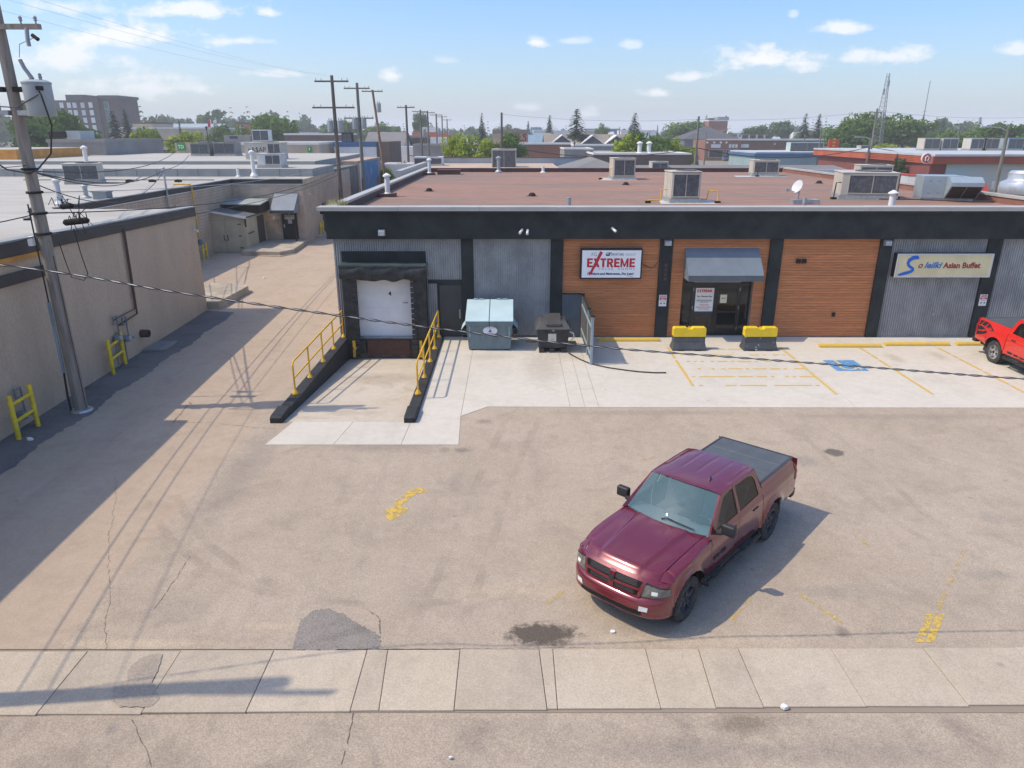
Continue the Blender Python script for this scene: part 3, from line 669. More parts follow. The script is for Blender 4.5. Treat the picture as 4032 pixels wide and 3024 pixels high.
for a, b in ((6.8, 7.2), (7.26, 9.14), (9.2, 9.51)): bx('transom_bar', m_alu, E_, a, b, YD - .038, YD + .038, 2.1, 2.18); bx('head_bar', m_alu, E_, a, b, YD - .038, YD + .038, 2.52, 2.6); bx('sill_bar', m_alu, E_, a, b, YD - .038, YD + .038, .037, .1)
for a, b in ((6.8, 7.2), (9.2, 9.51)): bx('pane', m_glass, E_, a, b, YD - .006, YD + .006, .1, 2.1); bx('pane', m_glass, E_, a, b, YD - .006, YD + .006, 2.18, 2.52)
for a, b in ((7.265, 8.195), (8.205, 9.135)):
    lf = MB(); lf.box(a, a + .09, YD - .03, YD + .03, .105, 2.09); lf.box(b - .09, b, YD - .03, YD + .03, .105, 2.09); lf.box(a + .09, b - .09, YD - .03, YD + .03, 1.95, 2.09); lf.box(a + .09, b - .09, YD - .03, YD + .03, .105, .3); lf.box(a + .09, b - .09, YD - .028, YD + .028, .95, 1.02)
    d_ = lf.build('door_leaf', m_alu, E_)
    bx('pane', m_glass, E_, a + .09, b - .09, YD - .005, YD + .005, .3, .95); bx('pane', m_glass, E_, a + .09, b - .09, YD - .005, YD + .005, 1.02, 1.95)
    hx = b - .05 if a < 8 else a + .05
    for z in (.25, 1.1, 1.85): bx('hinge', m_steel, E_, (a if a < 8 else b - .02), (a + .02 if a < 8 else b), YD - .05, YD - .031, z, z + .13)
    MB().tube([(hx, YD - .03, .75), (hx, YD - .09, .78), (hx, YD - .09, 1.2), (hx, YD - .03, 1.23)], .014, 6).build('pull_handle', m_black, E_)
bx('transom_panel', flat('frosted panel', (.38, .40, .37), .5), E_, 7.27, 9.13, YD - .02, YD + .02, 2.19, 2.515)
bx('transom_sign', flat('pale sign face', (.55, .6, .6), .5), E_, 7.72, 8.66, YD - .032, YD - .021, 2.27, 2.5)
for x0, x1, z0, z1 in ((7.74, 7.9, 2.28, 2.33), (7.77, 7.9, 2.36, 2.41), (7.8, 7.9, 2.43, 2.48)): bx('sign_bar', flat('sky blue print', (.08, .3, .6), .5), E_, x0, x1, YD - .036, YD - .033, z0, z1)
bx('sign_bar', MATS['sky blue print'], E_, 7.98, 8.63, YD - .036, YD - .033, 2.31, 2.35); bx('sign_bar', m_greyprint, E_, 7.98, 8.55, YD - .036, YD - .033, 2.41, 2.44)
# heavy block capitals
GL = {'E': [[(0, 0), (.62, 0), (.62, .2), (.24, .2), (.24, .4), (.56, .4), (.56, .6), (.24, .6), (.24, .8), (.62, .8), (.62, 1), (0, 1)]], 'T': [[(.2, 0), (.44, 0), (.44, .8), (.64, .8), (.64, 1), (0, 1), (0, .8), (.2, .8)]],
      'X': [[(0, 0), (.26, 0), (.7, 1), (.44, 1)], [(.44, 0), (.7, 0), (.26, 1), (0, 1)]], 'R': [[(0, 0), (.23, 0), (.23, 1), (0, 1)], [(.23, .8), (.42, .8), (.5, 1), (.23, 1)], [(.42, .8), (.45, .6), (.64, .52), (.68, .82), (.5, 1)], [(.23, .38), (.48, .38), (.64, .52), (.45, .6), (.23, .58)], [(.3, .38), (.46, 0), (.72, 0), (.52, .42)]],
      'M': [[(0, 0), (.2, 0), (.2, 1), (0, 1)], [(.68, 0), (.88, 0), (.88, 1), (.68, 1)], [(.2, 1), (.2, .55), (.36, .05), (.52, .05), (.44, .3)], [(.68, 1), (.68, .55), (.52, .05), (.44, .3)]]}
def block_text(s, p, w, h, m, par):
    adv = {'E': .70, 'T': .72, 'X': .76, 'R': .78, 'M': .98}; tot = sum(adv[c] for c in s); k = w / tot; x = 0
    for c in s:
        mb = MB()
        for i, pl in enumerate(GL[c]): mb.prismY([(p[0] + (x + a) * k, p[2] + b * h) for a, b in pl], p[1] - .004 - i * .0004, p[1])
        mb.build('letter', m, par); x += adv[c]
# door poster and notice
ps = thing('door_poster', 'tall white poster headed EXTREME taped inside the left shop door', 'poster', (7.73, YD - .05, 1.0))
bx('frame', m_navy, ps, 7.33, 8.12, YD - .042, YD - .032, .98, 2.0); bx('sheet', m_white, ps, 7.36, 8.09, YD - .047, YD - .043, 1.02, 1.97)
block_text('EXTREME', (7.42, YD - .05, 1.80), .61, .11, m_red, ps)
text('For Viewing See', .095, m_black, ps, (7.725, YD - .05, 1.6), off=.002, sx=.95)
for z, a, b, mm in ((1.47, 7.42, 8.03, m_greyprint), (1.43, 7.42, 8.03, m_greyprint), (1.38, 7.55, 7.9, m_greyprint), (1.27, 7.55, 7.92, m_red), (1.18, 7.42, 8.03, m_red), (1.10, 7.5, 7.95, m_greyprint)):
    bx('text_line', mm, ps, a, b, YD - .05, YD - .0475, z, z + .024)
nt_ = thing('door_notice', 'small cream notice on the right shop door', 'notice', (8.5, YD - .04, 1.35)); bx('sheet', flat('cream paper', (.7, .68, .52), .6), nt_, 8.36, 8.63, YD - .04, YD - .035, 1.36, 1.7); bx('text_line', m_greyprint, nt_, 8.41, 8.58, YD - .043, YD - .0405, 1.53, 1.57)

# --- awning over the entrance
m_awn = mat('blue grey awning', (.165, .20, .235), .6, var=.06, scale=2)
m_awnd = mat('blue grey awning valance', (.10, .12, .14), .65, var=.08)
A_ = thing('awning', 'blue-grey sloping awning over the shop entrance', 'awning', (8.15, YF, 2.5))
AX0, AX1 = 6.74, 9.62; AY = 26.95
top = MB(); top.add([(AX0, YF - .015, 3.6), (AX1, YF - .015, 3.6), (AX1, AY, 2.68), (AX0, AY, 2.68), (AX0, YF - .015, 3.57), (AX1, YF - .015, 3.57), (AX1, AY + .02, 2.65), (AX0, AY + .02, 2.65)], [(0, 1, 2, 3), (4, 7, 6, 5), (0, 3, 7, 4), (1, 5, 6, 2), (0, 4, 5, 1), (3, 2, 6, 7)]); top.build('canopy', m_awn, A_)
bx('valance', m_awnd, A_, AX0, AX1, AY - .005, AY + .02, 2.45, 2.679)
for x in (AX0 + .003, AX1 - .013): MB().prismX([(YF - .015, 3.56), (AY + .021, 2.65), (AY + .021, 2.46), (YF - .015, 2.46)], x, x + .01).build('side_cheek', m_awn, A_)

# --- illuminated cabinet sign (furniture shop)
S1 = thing('shop_sign', 'white cabinet sign reading EXTREME VALUE ROOMS in red on the wood wall', 'sign', (3.9, YF - .2, 2.4))
SX0, SX1, SZ0, SZ1, SY = 2.66, 5.06, 2.42, 3.6, YF - .3
bx('cabinet', flat('navy black cabinet', (.012, .012, .022), .4), S1, SX0, SX1, SY + .006, YF - .014, SZ0, SZ1, bevel=.02)
bx('sign_face', mat('white acrylic', (.86, .89, .90), .35, var=.02), S1, SX0 + .06, SX1 - .06, SY - .004, SY + .004, SZ0 + .06, SZ1 - .06)
ys = SY - .006
w_ = SX1 - SX0
def sp(fx, fz): return (SX0 + .06 + fx * (w_ - .12), ys, SZ0 + .06 + fz * (SZ1 - SZ0 - .12))
block_text('EXTREME', sp(.085, .385), .83 * (w_ - .12), .345, m_red, S1)
text('FG', .2, m_greyprint, S1, sp(.2, .79), off=0, sx=.9)
text('FURNITURE', .135, m_navy, S1, sp(.58, .81), off=0, sx=.8); text('GALAXY', .135, flat('tan print', (.45, .40, .33), .5), S1, sp(.82, .81), off=0, sx=.78)
text('VALUE  ROOMS', .125, m_greyprint, S1, sp(.59, .285), off=0, sx=1.15, space=1.5)
text('Furniture and Mattresses...For Less!', .118, m_navy, S1, sp(.49, .11), off=.005, sx=1.05, shear=.12)
sw_ = MB(); k = 12
for i in range(k):
    a = [sp(.74 + .16 * t / k, .085 - .06 * (t / k) ** 2) for t in (i, i + 1)]; b = [sp(.74 + .16 * t / k, .085 - .06 * (t / k) ** 2 - .018 * math.sin(math.pi * (t + .5) / (k + 1))) for t in (i, i + 1)]
    sw_.poly([a[0], a[1], b[1], b[0]])
sw_.build('swoosh', m_red, S1)
ar_ = MB(); P0, P1 = Vector(sp(.325, .95)), Vector(sp(.16, .2)); dd = (P1 - P0).normalized(); sd = Vector((dd.z, 0, -dd.x)) * .055
off_ = Vector((0, -.006, 0))
ar_.poly([P0 + sd * 1.1 + off_, P0 - sd * 1.1 + off_, P1 - sd * .8 + off_, P1 + sd * .8 + off_]); ar_.poly([P1 + sd * 1.7 + off_, P1 - sd * 1.7 + off_, P1 + dd * .14 + off_]); ar_.build('arrow', m_red, S1)
cr = MB(); q = sp(.44, .80)
for x0, x1, z0, z1 in ((.405, .455, .80, .86), (.40, .41, .80, .90), (.45, .46, .80, .90), (.415, .5, .895, .92)): a = sp(x0, z0); b = sp(x1, z1); cr.box(a[0], b[0], ys - .002, ys + .002, a[2], b[2])
cr.build('chair_emblem', m_navy, S1)
MB().tube([(5.08, YF - .16, 3.0), (5.2, YF - .1, 2.93), (5.32, YF - .04, 2.86), (5.5, YF - .03, 2.8), (5.62, YF - .03, 2.9), (5.74, YF - .03, 3.12)], .012, 5).build('sign_cable', m_black, S1)
# --- restaurant sign
S2 = thing('restaurant_sign', 'long cream cabinet sign with a blue brushed S reading Asian Buffet', 'sign', (16.8, YF - .2, 2.5))
a0, a1, c0, c1 = 14.92, 18.6, 2.5, 3.42; SY2 = YF - .36
m_cream = mat('aged cream acrylic', (.66, .60, .36), .4, var=.06, scale=1.3)
bx('cabinet', flat('sign side black', (.01, .01, .012), .5), S2, a0 - .02, a1 + .02, SY2 + .03, YF - .036, c0, c1); fr2 = MB()
for q in ((a0 - .02, a1 + .02, c0, c0 + .05), (a0 - .02, a1 + .02, c1 - .05, c1), (a0 - .02, a0 + .05, c0 + .05, c1 - .05), (a1 - .05, a1 + .02, c0 + .05, c1 - .05)): fr2.box(q[0], q[1], SY2 - .01, SY2 + .03, q[2], q[3])
fr2.build('frame', mat('pale sign frame', (.55, .56, .54), .5, var=.06), S2); bx('sign_face', m_cream, S2, a0 + .05, a1 - .05, SY2, SY2 + .02, c0 + .05, c1 - .05)
text('Asian Buffet', .30, flat('maroon print', (.30, .03, .035), .5), S2, (17.45, SY2 - .003, 2.87), off=.011, sx=.98)
text('leilki', .33, flat('brush blue', (.02, .17, .50), .5), S2, (16.31, SY2 - .003, 2.87), off=.010, shear=.35, sx=1.05)
text('o', .34, MATS['maroon print'], S2, (15.83, SY2 - .003, 2.87), off=.006, shear=.3)
sb = MB(); path = [(15.72, 3.24, .03), (15.66, 3.28, .07), (15.5, 3.26, .08), (15.38, 3.17, .07), (15.34, 3.06, .06), (15.38, 2.97, .055), (15.47, 2.9, .05), (15.55, 2.86, .05), (15.58, 2.80, .055), (15.53, 2.74, .06), (15.40, 2.69, .065), (15.25, 2.65, .065), (15.1, 2.61, .05), (15.04, 2.6, .02)]
for i in range(len(path) - 1):
    p, q = path[i], path[i + 1]; d = Vector((q[0] - p[0], 0, q[1] - p[1])).normalized(); n = Vector((-d.z, 0, d.x))
    pa, pb = Vector((p[0], SY2 - .004 - i * .0002, p[1])), Vector((q[0], SY2 - .004 - i * .0002, q[1]))
    sb.poly([pa + n * p[2] - d * .02, pa - n * p[2] - d * .02, pb - n * q[2] + d * .02, pb + n * q[2] + d * .02])
sb.build('brushed_letter', m_blueprint, S2)
# dark panel and window at the right edge
bx('dark_panel', m_black, B, 20.55, 22.7, YF - .2, YF - .036, 2.35, 3.9); wf = MB()
for q in ((20.75, 20.85, 0, 2.2), (22.6, 22.7, 0, 2.2), (20.85, 22.6, 2.1, 2.2), (20.85, 22.6, .95, 1.02)): wf.box(q[0], q[1], YF - .08, YF - .036, q[2], q[3])
wn = wf.build('window', m_white, B); MB().box(20.85, 22.6, YF - .06, YF - .05, .02, 2.1).build('pane', m_glass, wn)
# OPEN sign, parking signs
OS = thing('open_sign', 'dark vertical OPEN sign on the black pilaster left of the awning', 'sign', (6.0, YF - .15, 2.25))
bx('board', m_black, OS, 5.90, 6.14, YF - .17, YF - .131, 2.28, 3.06, bevel=.01, seg=1)
for i, ch in enumerate('OPEN'): text(ch, .17, flat('unlit tube red', (.30, .12, .12), .4), OS, (6.02, YF - .174, 2.87 - i * .175), off=-.004, sx=.8)
def parking_sign(x, z, lab):
    t = thing('parking_sign', lab, 'sign', (x, YF - .14, z), group='customer parking signs on the pilasters'); y = YF - .15
    bx('plate', m_white, t, x - .15, x + .15, y, y + .018, z, z + .46, bevel=.005, seg=1); bx('red_panel', m_red, t, x - .13, x + .13, y - .003, y - .0005, z + .26, z + .39)
    text('CUSTOMER', .045, m_red, t, (x, y - .003, z + .405), off=.001); text('PARKING', .06, m_white, t, (x, y - .004, z + .33), off=.002); text('ONLY', .055, m_white, t, (x, y - .004, z + .272), off=.002)
    tk = MB()
    for s_ in (-1, 1):
        tk.box(x + s_ * .07 - .035, x + s_ * .07 + .035, y - .003, y - .0005, z + .10, z + .125); tk.box(x + s_ * .07 - .02 - .01 * s_, x + s_ * .07 + .02 - .01 * s_, y - .003, y - .0005, z + .126, z + .15)
    tk.build('tow_picture', m_black, t); bx('text_line', m_greyprint, t, x - .09, x + .09, y - .003, y - .0005, z + .2, z + .215)
parking_sign(5.99, 1.3, 'red and white parking sign on the pilaster below the OPEN sign'); parking_sign(18.72, 1.32, 'red and white parking sign on the pilaster behind the red pickup')
# wall lights, cameras, boxes
def wall_pack(x, y, z, lab):
    t = thing('wall_light', lab, 'wall light', (x, y, z), group='grey wall pack lights')
    bx('housing', m_steel, t, x - .13, x + .13, y - .08, y, z - .02, z + .22, bevel=.015); MB().prismX([(y - .081, z + .22), (y - .17, z + .16), (y - .19, z), (y - .081, z - .02)], x - .12, x + .12).build('visor', m_steel, t); bx('lens', m_gap, t, x - .1, x + .1, y - .175, y - .1, z - .045, z - .021)
wall_pack(F(1503, 915, 27.55).x, YF - .3, 4.12, 'grey wall light on the black fascia above the loading dock'); wall_pack(6.02, YF - .13, 3.72, 'grey wall light on the pilaster above the OPEN sign'); wall_pack(14.5, YF - .13, 3.72, 'grey wall light on the pilaster left of the restaurant sign')
def camera_cyl(x, z, ang, lab, name='security_camera', cat='camera'):
    t = thing(name, lab, cat, (x, YF - .3, z)); y = YF - .3
    MB().cyl((x, y, z), (x, y - .04, z), .05, .05, 12).build('mount', m_white, t); d = Vector((math.sin(ang), -.75, -.55)).normalized()
    p = Vector((x, y - .06, z)); MB().tube([(x, y - .03, z), p], .02).build('arm', m_white, t); MB().cyl(p - d * .02, p + d * .2, .045, .05, 12).build('body', m_white, t, smooth=True)
camera_cyl(.38, 4.32, -.5, 'white tilted floodlight on the fascia, left of a pair', 'floodlight', 'floodlight'); camera_cyl(.6, 4.31, -.1, 'white floodlight on the fascia, right of a pair', 'floodlight', 'floodlight'); camera_cyl(3.83, 4.38, .7, 'white security camera on the fascia above the EXTREME sign')
for x, z, lab in ((11.2, 3.0, 'small black box high on the wood wall, left of a pair'), (11.42, 3.0, 'small black box high on the wood wall, right of a pair')):
    t = thing('wall_speaker', lab, 'speaker', (x, YF - .05, z)); bx('body', m_black, t, x - .08, x + .08, YF - .14, YF - .026, z, z + .17, bevel=.02); bx('lip', m_gap, t, x - .07, x + .07, YF - .16, YF - .14, z + .02, z + .15)
t = thing('outlet_box', 'small black outlet box low on the right wood wall', 'box', (12.9, YF - .03, .85)); bx('cover', m_black, t, 12.84, 12.97, YF - .07, YF - .026, .85, 1.02, bevel=.01); bx('flap', m_gap, t, 12.86, 12.95, YF - .08, YF - .07, .87, 1.0)
t = thing('outlet_box', 'small grey outlet box on the fluted wall under the restaurant sign', 'box', (16.9, YF - .05, .9)); bx('cover', m_steel, t, 16.85, 16.96, YF - .08, YF - .036, .9, 1.03, bevel=.01); bx('flap', m_steel, t, 16.865, 16.945, YF - .09, YF - .08, .91, 1.01)
# ------------------------------------------------------------------ tan buildings along the alley
m_tan = mat('tan stucco', (.58, .44, .31), .9, col2=(.50, .375, .265), scale=.8, stretch=(1, 1, .35), bump=.5, bscale=60, fine=.12, fscale=30)
m_tanblk = mat('tan painted block', (.54, .42, .31), .85, var=.08, scale=1.2, fine=.06, fscale=20)
add_random(m_tanblk, .07)
m_flash = mat('dark roof flashing', (.05, .045, .042), .55, var=.15)
m_groof = mat('pale grey roof sheet', (.42, .40, .355), .85, scale=.35, col2=(.34, .315, .27), stretch=(.4, 1.4, 1), fine=.08, fscale=2, thr=(.45, .75))
m_gstep = mat('grey roof step metal', (.27, .29, .29), .6, var=.08, scale=.8)
m_orange = mat('orange band', (.60, .27, .05), .7)
m_brownpipe = mat('brown pipe', (.10, .055, .045), .55, var=.2)
m_unit = mat('beige unit metal', (.50, .46, .39), .55, var=.06, scale=1.2)
m_coil = mat('grey coil fins', (.13, .135, .14), .6, var=.2, scale=6, fine=.2, fscale=30)
m_gas = mat('grey meter paint', (.20, .23, .25), .5, var=.15)
A0, KA = -13.75, -.0344
def xw(y): return A0 + KA * (y - 17.5)
def WL(u, v, out=0.0):                    # sight line meets the tan stucco wall
    d = ray(u, v); t = (A0 + out - KA * 17.5) / (d[0] - KA * d[1])
    return Vector((d[0] * t, d[1] * t, CAM_H + d[2] * t))
TA = thing('stucco_building', 'tan stucco building with pale flat roof along the left of the alley', 'building', (-20, 15, 0))
def rise(mb):                              # the roof edge climbs slightly towards the street
    mb.v = [(x, y, z + .0235 * (32.6 - y) if z > 3 else z) for x, y, z in mb.v]; return mb
rise(MB().prism([(-60, -8), (xw(-8), -8), (xw(32.6), 32.6), (-60, 32.6)], -.05, 4.6)).build('wall', m_tan, TA)
rise(MB().poly([(-60, -8, 4.61), (xw(-8) - .05, -8, 4.61), (xw(32.6) - .05, 32.55, 4.61), (-60, 32.55, 4.61)])).build('roof', m_groof, TA)
rise(MB().prism([(xw(-8) - .12, -8), (xw(-8) + .07, -8), (xw(32.6) + .07, 32.66), (xw(32.6) - .12, 32.66)], 4.30, 4.68)).build('flashing', m_flash, TA)
rise(MB().prism([(xw(-8) - .3, -8), (xw(-8) + .1, -8), (xw(32.6) + .1, 32.7), (xw(32.6) - .3, 32.7)], 4.681, 4.73)).build('edge_strip', m_gstep, TA)
rise(MB().prism([(xw(-8) - .01, -8), (xw(-8) + .09, -8), (xw(21.5) + .09, 21.5), (xw(21.5) - .01, 21.5)], 3.55, 3.86)).build('dark_band', m_flash, TA)
rise(MB().prism([(xw(-8) - .01, -8), (xw(-8) + .085, -8), (xw(21.2) + .085, 21.2), (xw(21.2) - .01, 21.2)], 4.16, 4.29)).build('orange_band', m_orange, TA)
MB().prism([(-60, -8), (xw(-8) + .06, -8), (xw(18.6) + .06, 18.6), (-60, 18.6)], 4.9, 6.1).build('raised_parapet', m_tan, TA)
# twin brown pipes from the roof down to the meters
for o_, pth in ((0, [(474, 878), (488, 900), (540, 1235), (470, 1280)]), (1, [(482, 890), (484, 903), (532, 1215), (447, 1262)])):
    p = [WL(u, v, .08) for u, v in pth]; p[0].x -= .35
    MB().tube(p, .035 if not o_ else .025, 8).build('pipe', m_brownpipe, TA)
# concrete stoop at the far corner
st = thing('concrete_step', 'low concrete step beyond the corner of the tan stucco building', 'step', (-14.8, 35.5, 0))
m_stoop = mat('old concrete', (.42, .36, .28), .9, var=.15, scale=1.2, fine=.1)
MB().prism([(-15.9, 32.7), (-13.75, 32.7), (-13.65, 36.4), (-13.95, 36.9), (-15.9, 37.2)], -.02, .36).build('slab', m_stoop, st, bevel=.03)
MB().prism([(-14.0, 32.6), (-13.7, 32.6), (-13.6, 36.5), (-13.95, 36.95)], -.02, .02).build('footing', m_stoop, st)
pd = thing('concrete_pad', 'small grey splash pad at the foot of the tan wall', 'pad', (-13.7, 27.0, 0)); q = [WL(545, 1393), WL(580, 1365)]
MB().prism([(-13.95, 25.75), (-13.15, 25.9), (-13.2, 27.1), (-13.97, 27.0)], .005, .07).build('slab', mat('grey pad', (.25, .25, .24), .9), pd, bevel=.01, seg=1); MB().prism([(-13.9, 25.8), (-13.5, 25.82), (-13.5, 27.0), (-13.9, 26.98)], .071, .09).build('trough', m_gas, pd)
# sleeve in the wall
t = thing('wall_sleeve', 'brown round pipe sleeve sticking out of the tan wall', 'pipe', WL(555, 1313)); p = WL(555, 1313); MB().lathe([(.13, 0), (.15, .01), (.15, .3), (.12, .31), (.12, .05)], (0, 0, 0), 14).build('sleeve', m_brownpipe, t, smooth=True, world=False).rotation_euler = (0, R(90), 0)
MB().cyl((.05, 0, 0), (.06, 0, 0), .119, .119, 12).build('liner', m_gap, t, world=False)
# yellow guards
def guard(p0, p1, h, lab, r_=.065, z1=.55):
    t = thing('yellow_guard', lab, 'guard rail', (*((Vector(p0) + Vector(p1)) / 2)[:2], 0), group='yellow H-shaped pipe guards along the tan buildings')
    for p in (p0, p1):
        MB().lathe([(r_, -.05), (r_, h - .03), (r_ * .75, h - .005), (.01, h)], (p[0], p[1], 0), 12).build('post', m_yel2, t, smooth=True)
    for z in ((h * .78, z1) if z1 else (h * .6,)): MB().cyl((p0[0], p0[1], z), (p1[0], p1[1], z), r_ * .75, n=10).build('rail', m_yel2, t, smooth=True)
guard((-13.32, 17.63), (-13.38, 18.55), 1.25, 'yellow pipe guard nearest the camera, left edge of the picture', z1=.5)
guard((-13.68, 23.15), (-13.86, 24.3), 1.22, 'yellow pipe guard in front of the meters under the brown pipes', z1=.5)
guard((-20.05, 46.4), (-20.2, 47.3), 1.0, 'yellow pipe guard beside the tan shed doors', z1=None)
guard((-15.42, 58.2), (-15.45, 59.2), 1.1, 'yellow pipe guard by the far alley door', z1=None)
def meter(u, v, lab, hh=1.0):
    p = WL(u, v, .12); t = thing('gas_meter', lab, 'gas meter', (p.x, p.y, 0)); x, y, z = p
    MB().tube([(x, y + .3, z + .45), (x, y + .3, z + .75), (x, y + .05, z + .75), (x, y + .05, z + .5), (x, y + .28, z + .5), (x, y + .28, z - .1), (x, y - .05, z - .1), (x, y - .1, .02)], .028, 8).build('pipe', m_gas, t)
    MB().lathe([(.05, -.12), (.13, -.1), (.15, 0), (.13, .1), (.05, .12)], (x + .02, y + .1, z), 12).build('meter_body', m_gas, t, smooth=True)
    MB().lathe([(.02, -.04), (.10, -.03), (.10, .03), (.02, .04)], (x + .1, y + .28, z - .02), 12).build('regulator', m_gas, t, smooth=True); bx('dial', m_unit, t, x + .12, x + .17, y + .02, y + .16, z - .05, z + .09)
meter(75, 1640, 'grey gas meter behind the yellow guard nearest the camera'); meter(455, 1335, 'grey gas meter left of a pair under the brown pipes'); meter(492, 1335, 'grey gas meter right of a pair under the brown pipes')
def cam_small(p, d, lab):
    t = thing('security_camera', lab, 'camera', p); d = Vector(d).normalized(); MB().cyl((0, 0, 0), d * .05, .05, n=10).build('mount', m_white, t, world=False); MB().cyl(d * .06, d * .26, .055, .05, 10).build('body', m_white, t, world=False, smooth=True)
cam_small(WL(760, 905, .02), (1, -.3, -.2), 'white security camera on the far end of the tan stucco wall'); cam_small((-15.3, 55, 3.55), (1, -.5, -.2), 'white security camera beside the grey alley awning')

# ---- second tan building: painted block, inset behind the first
TB = thing('block_building', 'tan painted-block building with stepped pale roof beyond the shed', 'building', (-30, 54, 0))
XB1, XB2, YB = -20.6, -15.45, 54.0
cw = MB(); cw.prism([(-75, 32.7), (XB1, 32.7), (XB1, YB + .1), (-75, YB + .1)], -.05, 4.55); cw.prism([(-75, YB + .1), (XB2 - .0, YB + .1), (-15.9, 66), (-16.1, 93), (-75, 93)], -.05, 4.55)
cw.build('wall', m_tanblk, TB)
# block courses on the two visible faces
def blocks_x(x0, x1, z0, z1, y, skip=()):
    bw, bh = .41, .2055
    full = MB().box(.004, bw - .004, -.03, .02, .004, bh - .004).mesh('block', m_tanblk); half = MB().box(.004, bw / 2 - .004, -.03, .02, .004, bh - .004).mesh('block', m_tanblk)
    n = int((z1 - z0) / bh); cnt = 0
    for j in range(n):
        x = x0; z = z0 + j * bh; first = j % 2
        while x < x1 - .05:
            w = bw / 2 if (first or x1 - x < bw * .9) else bw; first = 0
            if not any(a < x + w / 2 < b and c < z + .1 < d for a, b, c, d in skip) and cnt < 299:
                inst('block', full if w == bw else half, TB, (x - TB.location.x, y - TB.location.y, z)); cnt += 1
            x += w
blocks_x(-20.55, XB2, .15, 4.3, YB + .095, ((-17.3, -15.9, 0, 2.4), (-22, -18.2, 0, 3.3)))
mort = MB()
for z in [.2 * i for i in range(1, 22)]: mort.box(XB1 - .01, XB1 + .006, 32.8, YB, z, z + .012)
for z in [.2 * i for i in range(1, 22)]: mort.add([(XB2 + .003, YB + .12, z), (-15.893, 66, z), (-15.893, 66, z + .012), (XB2 + .003, YB + .12, z + .012)], [(0, 1, 2, 3)])
for k in range(52): y = 32.9 + k * .41; mort.box(XB1 - .01, XB1 + .005, y, y + .01, .1, 4.3)
o = mort.build('mortar_joints', mat('joint shade', (.25, .2, .16), .95), TB); o['kind'] = 'stuff'
def edge(p0, p1, z0=4.32, z1=4.62, w=.09):
    MB().beam((*p0, (z0 + z1) / 2), (*p1, (z0 + z1) / 2), w, z1 - z0).build('flashing', m_flash, TB); MB().beam((*p0, z1 + .025), (*p1, z1 + .025), w + .12, .045).build('edge_strip', m_gstep, TB); MB().beam((*p0, z0 - .03), (*p1, z0 - .03), w - .02, .04).build('pale_strip', m_white, TB)
edge((XB1 + .03, 32.75), (XB1 + .03, YB + .1)); edge((XB1 + .08, YB + .04), (XB2 + .1, YB + .04)); MB().beam((XB2 + .04, YB + .1, 4.4), (-15.86, 66, 4.4), .08, .42).build('flashing', m_tan, TB)
MB().poly([(-75, 32.6, 4.6), (XB1, 32.6, 4.6), (XB1, YB + .1, 4.6), (XB2, YB + .1, 4.6), (-15.6, 58, 4.6), (-75, 58, 4.6)]).build('roof', m_groof, TB)
MB().prism([(-75, 58), (-15.62, 58), (-15.85, 66), (-75, 66)], 4.3, 5.18).build('roof_step', m_gstep, TB); MB().poly([(-75, 58.1, 5.185), (-15.7, 58.1, 5.185), (-15.9, 66, 5.185), (-75, 66, 5.185)]).build('roof', m_groof, TB)
MB().prism([(-75, 66), (-17.5, 66), (-18.5, 93), (-75, 93)], 4.3, 5.46).build('roof_step', m_gstep, TB); MB().poly([(-75, 66.1, 5.465), (-17.6, 66.1, 5.465), (-18.6, 93, 5.465), (-75, 93, 5.465)]).build('roof', m_groof, TB)
seam = MB()
for k in range(34): x = -16.6 - k * 1.6; seam.box(x, x + .02, 57.985, 57.998, 4.62, 5.16)
o = seam.build('step_seams', m_flash, TB); o['kind'] = 'stuff'
# alley door, awning and landing
dr = bx('door', m_black, TB, -17.15, -16.0, YB + .03, YB + .06, .3, 2.35); MB().box(-17.05, -16.95, YB - .01, YB + .03, 1.15, 1.4).build('door_handle', m_steel, dr)
text('NO PARKING', .11, m_black, dr, (-16.57, YB + .012, 1.95)); MB().box(-16.92, -16.2, YB + .015, YB + .029, 1.76, 2.08).build('door_notice', flat('grey notice', (.55, .53, .5), .6), dr); MB().box(-16.7, -16.4, YB + .015, YB + .029, 1.45, 1.75).build('door_notice', MATS['grey notice'], dr); MB().box(-16.62, -16.5, YB + .015, YB + .029, 2.15, 2.27).build('door_notice', m_white, dr)
bx('wall_box', m_white, TB, -17.78, -17.66, YB + .0, YB + .06, 1.75, 1.95)
ld = thing('concrete_landing', 'raised concrete landing below the grey alley awning', 'landing', (-16.8, 51, 0)); MB().prism([(-18.3, 48.3), (-15.6, 48.0), (-15.0, 49.2), (-15.3, 53.9), (-18.3, 53.9)], -.02, .3).build('slab', m_stoop, ld, bevel=.03); MB().prism([(-17.5, 48.1), (-15.5, 47.7), (-14.8, 49), (-15.6, 48.2)], -.02, .05).build('footing', m_stoop, ld); MB().cyl((-15.9, 53.0, .3), (-15.9, 53.0, 1.3), .05, n=10).build('bollard', m_black, ld)
aw = thing('awning', 'grey-blue sloping awning over the black alley door', 'awning', (-16.6, 53.5, 2.3)); ax0, ax1 = -17.5, -15.75
m_awn2 = mat('slate awning', (.21, .24, .275), .55, var=.06)
MB().add([(ax0, YB + .05, 3.66), (ax1, YB + .05, 3.66), (ax1, 52.6, 2.55), (ax0, 52.6, 2.55), (ax0, YB + .05, 3.62), (ax1, YB + .05, 3.62), (ax1, 52.62, 2.52), (ax0, 52.62, 2.52)], [(0, 1, 2, 3), (4, 7, 6, 5), (0, 3, 7, 4), (1, 5, 6, 2), (0, 4, 5, 1), (3, 2, 6, 7)]).build('canopy', m_awn2, aw); bx('valance', flat('navy valance', (.05, .06, .085), .6), aw, ax0, ax1, 52.59, 52.62, 2.33, 2.549)
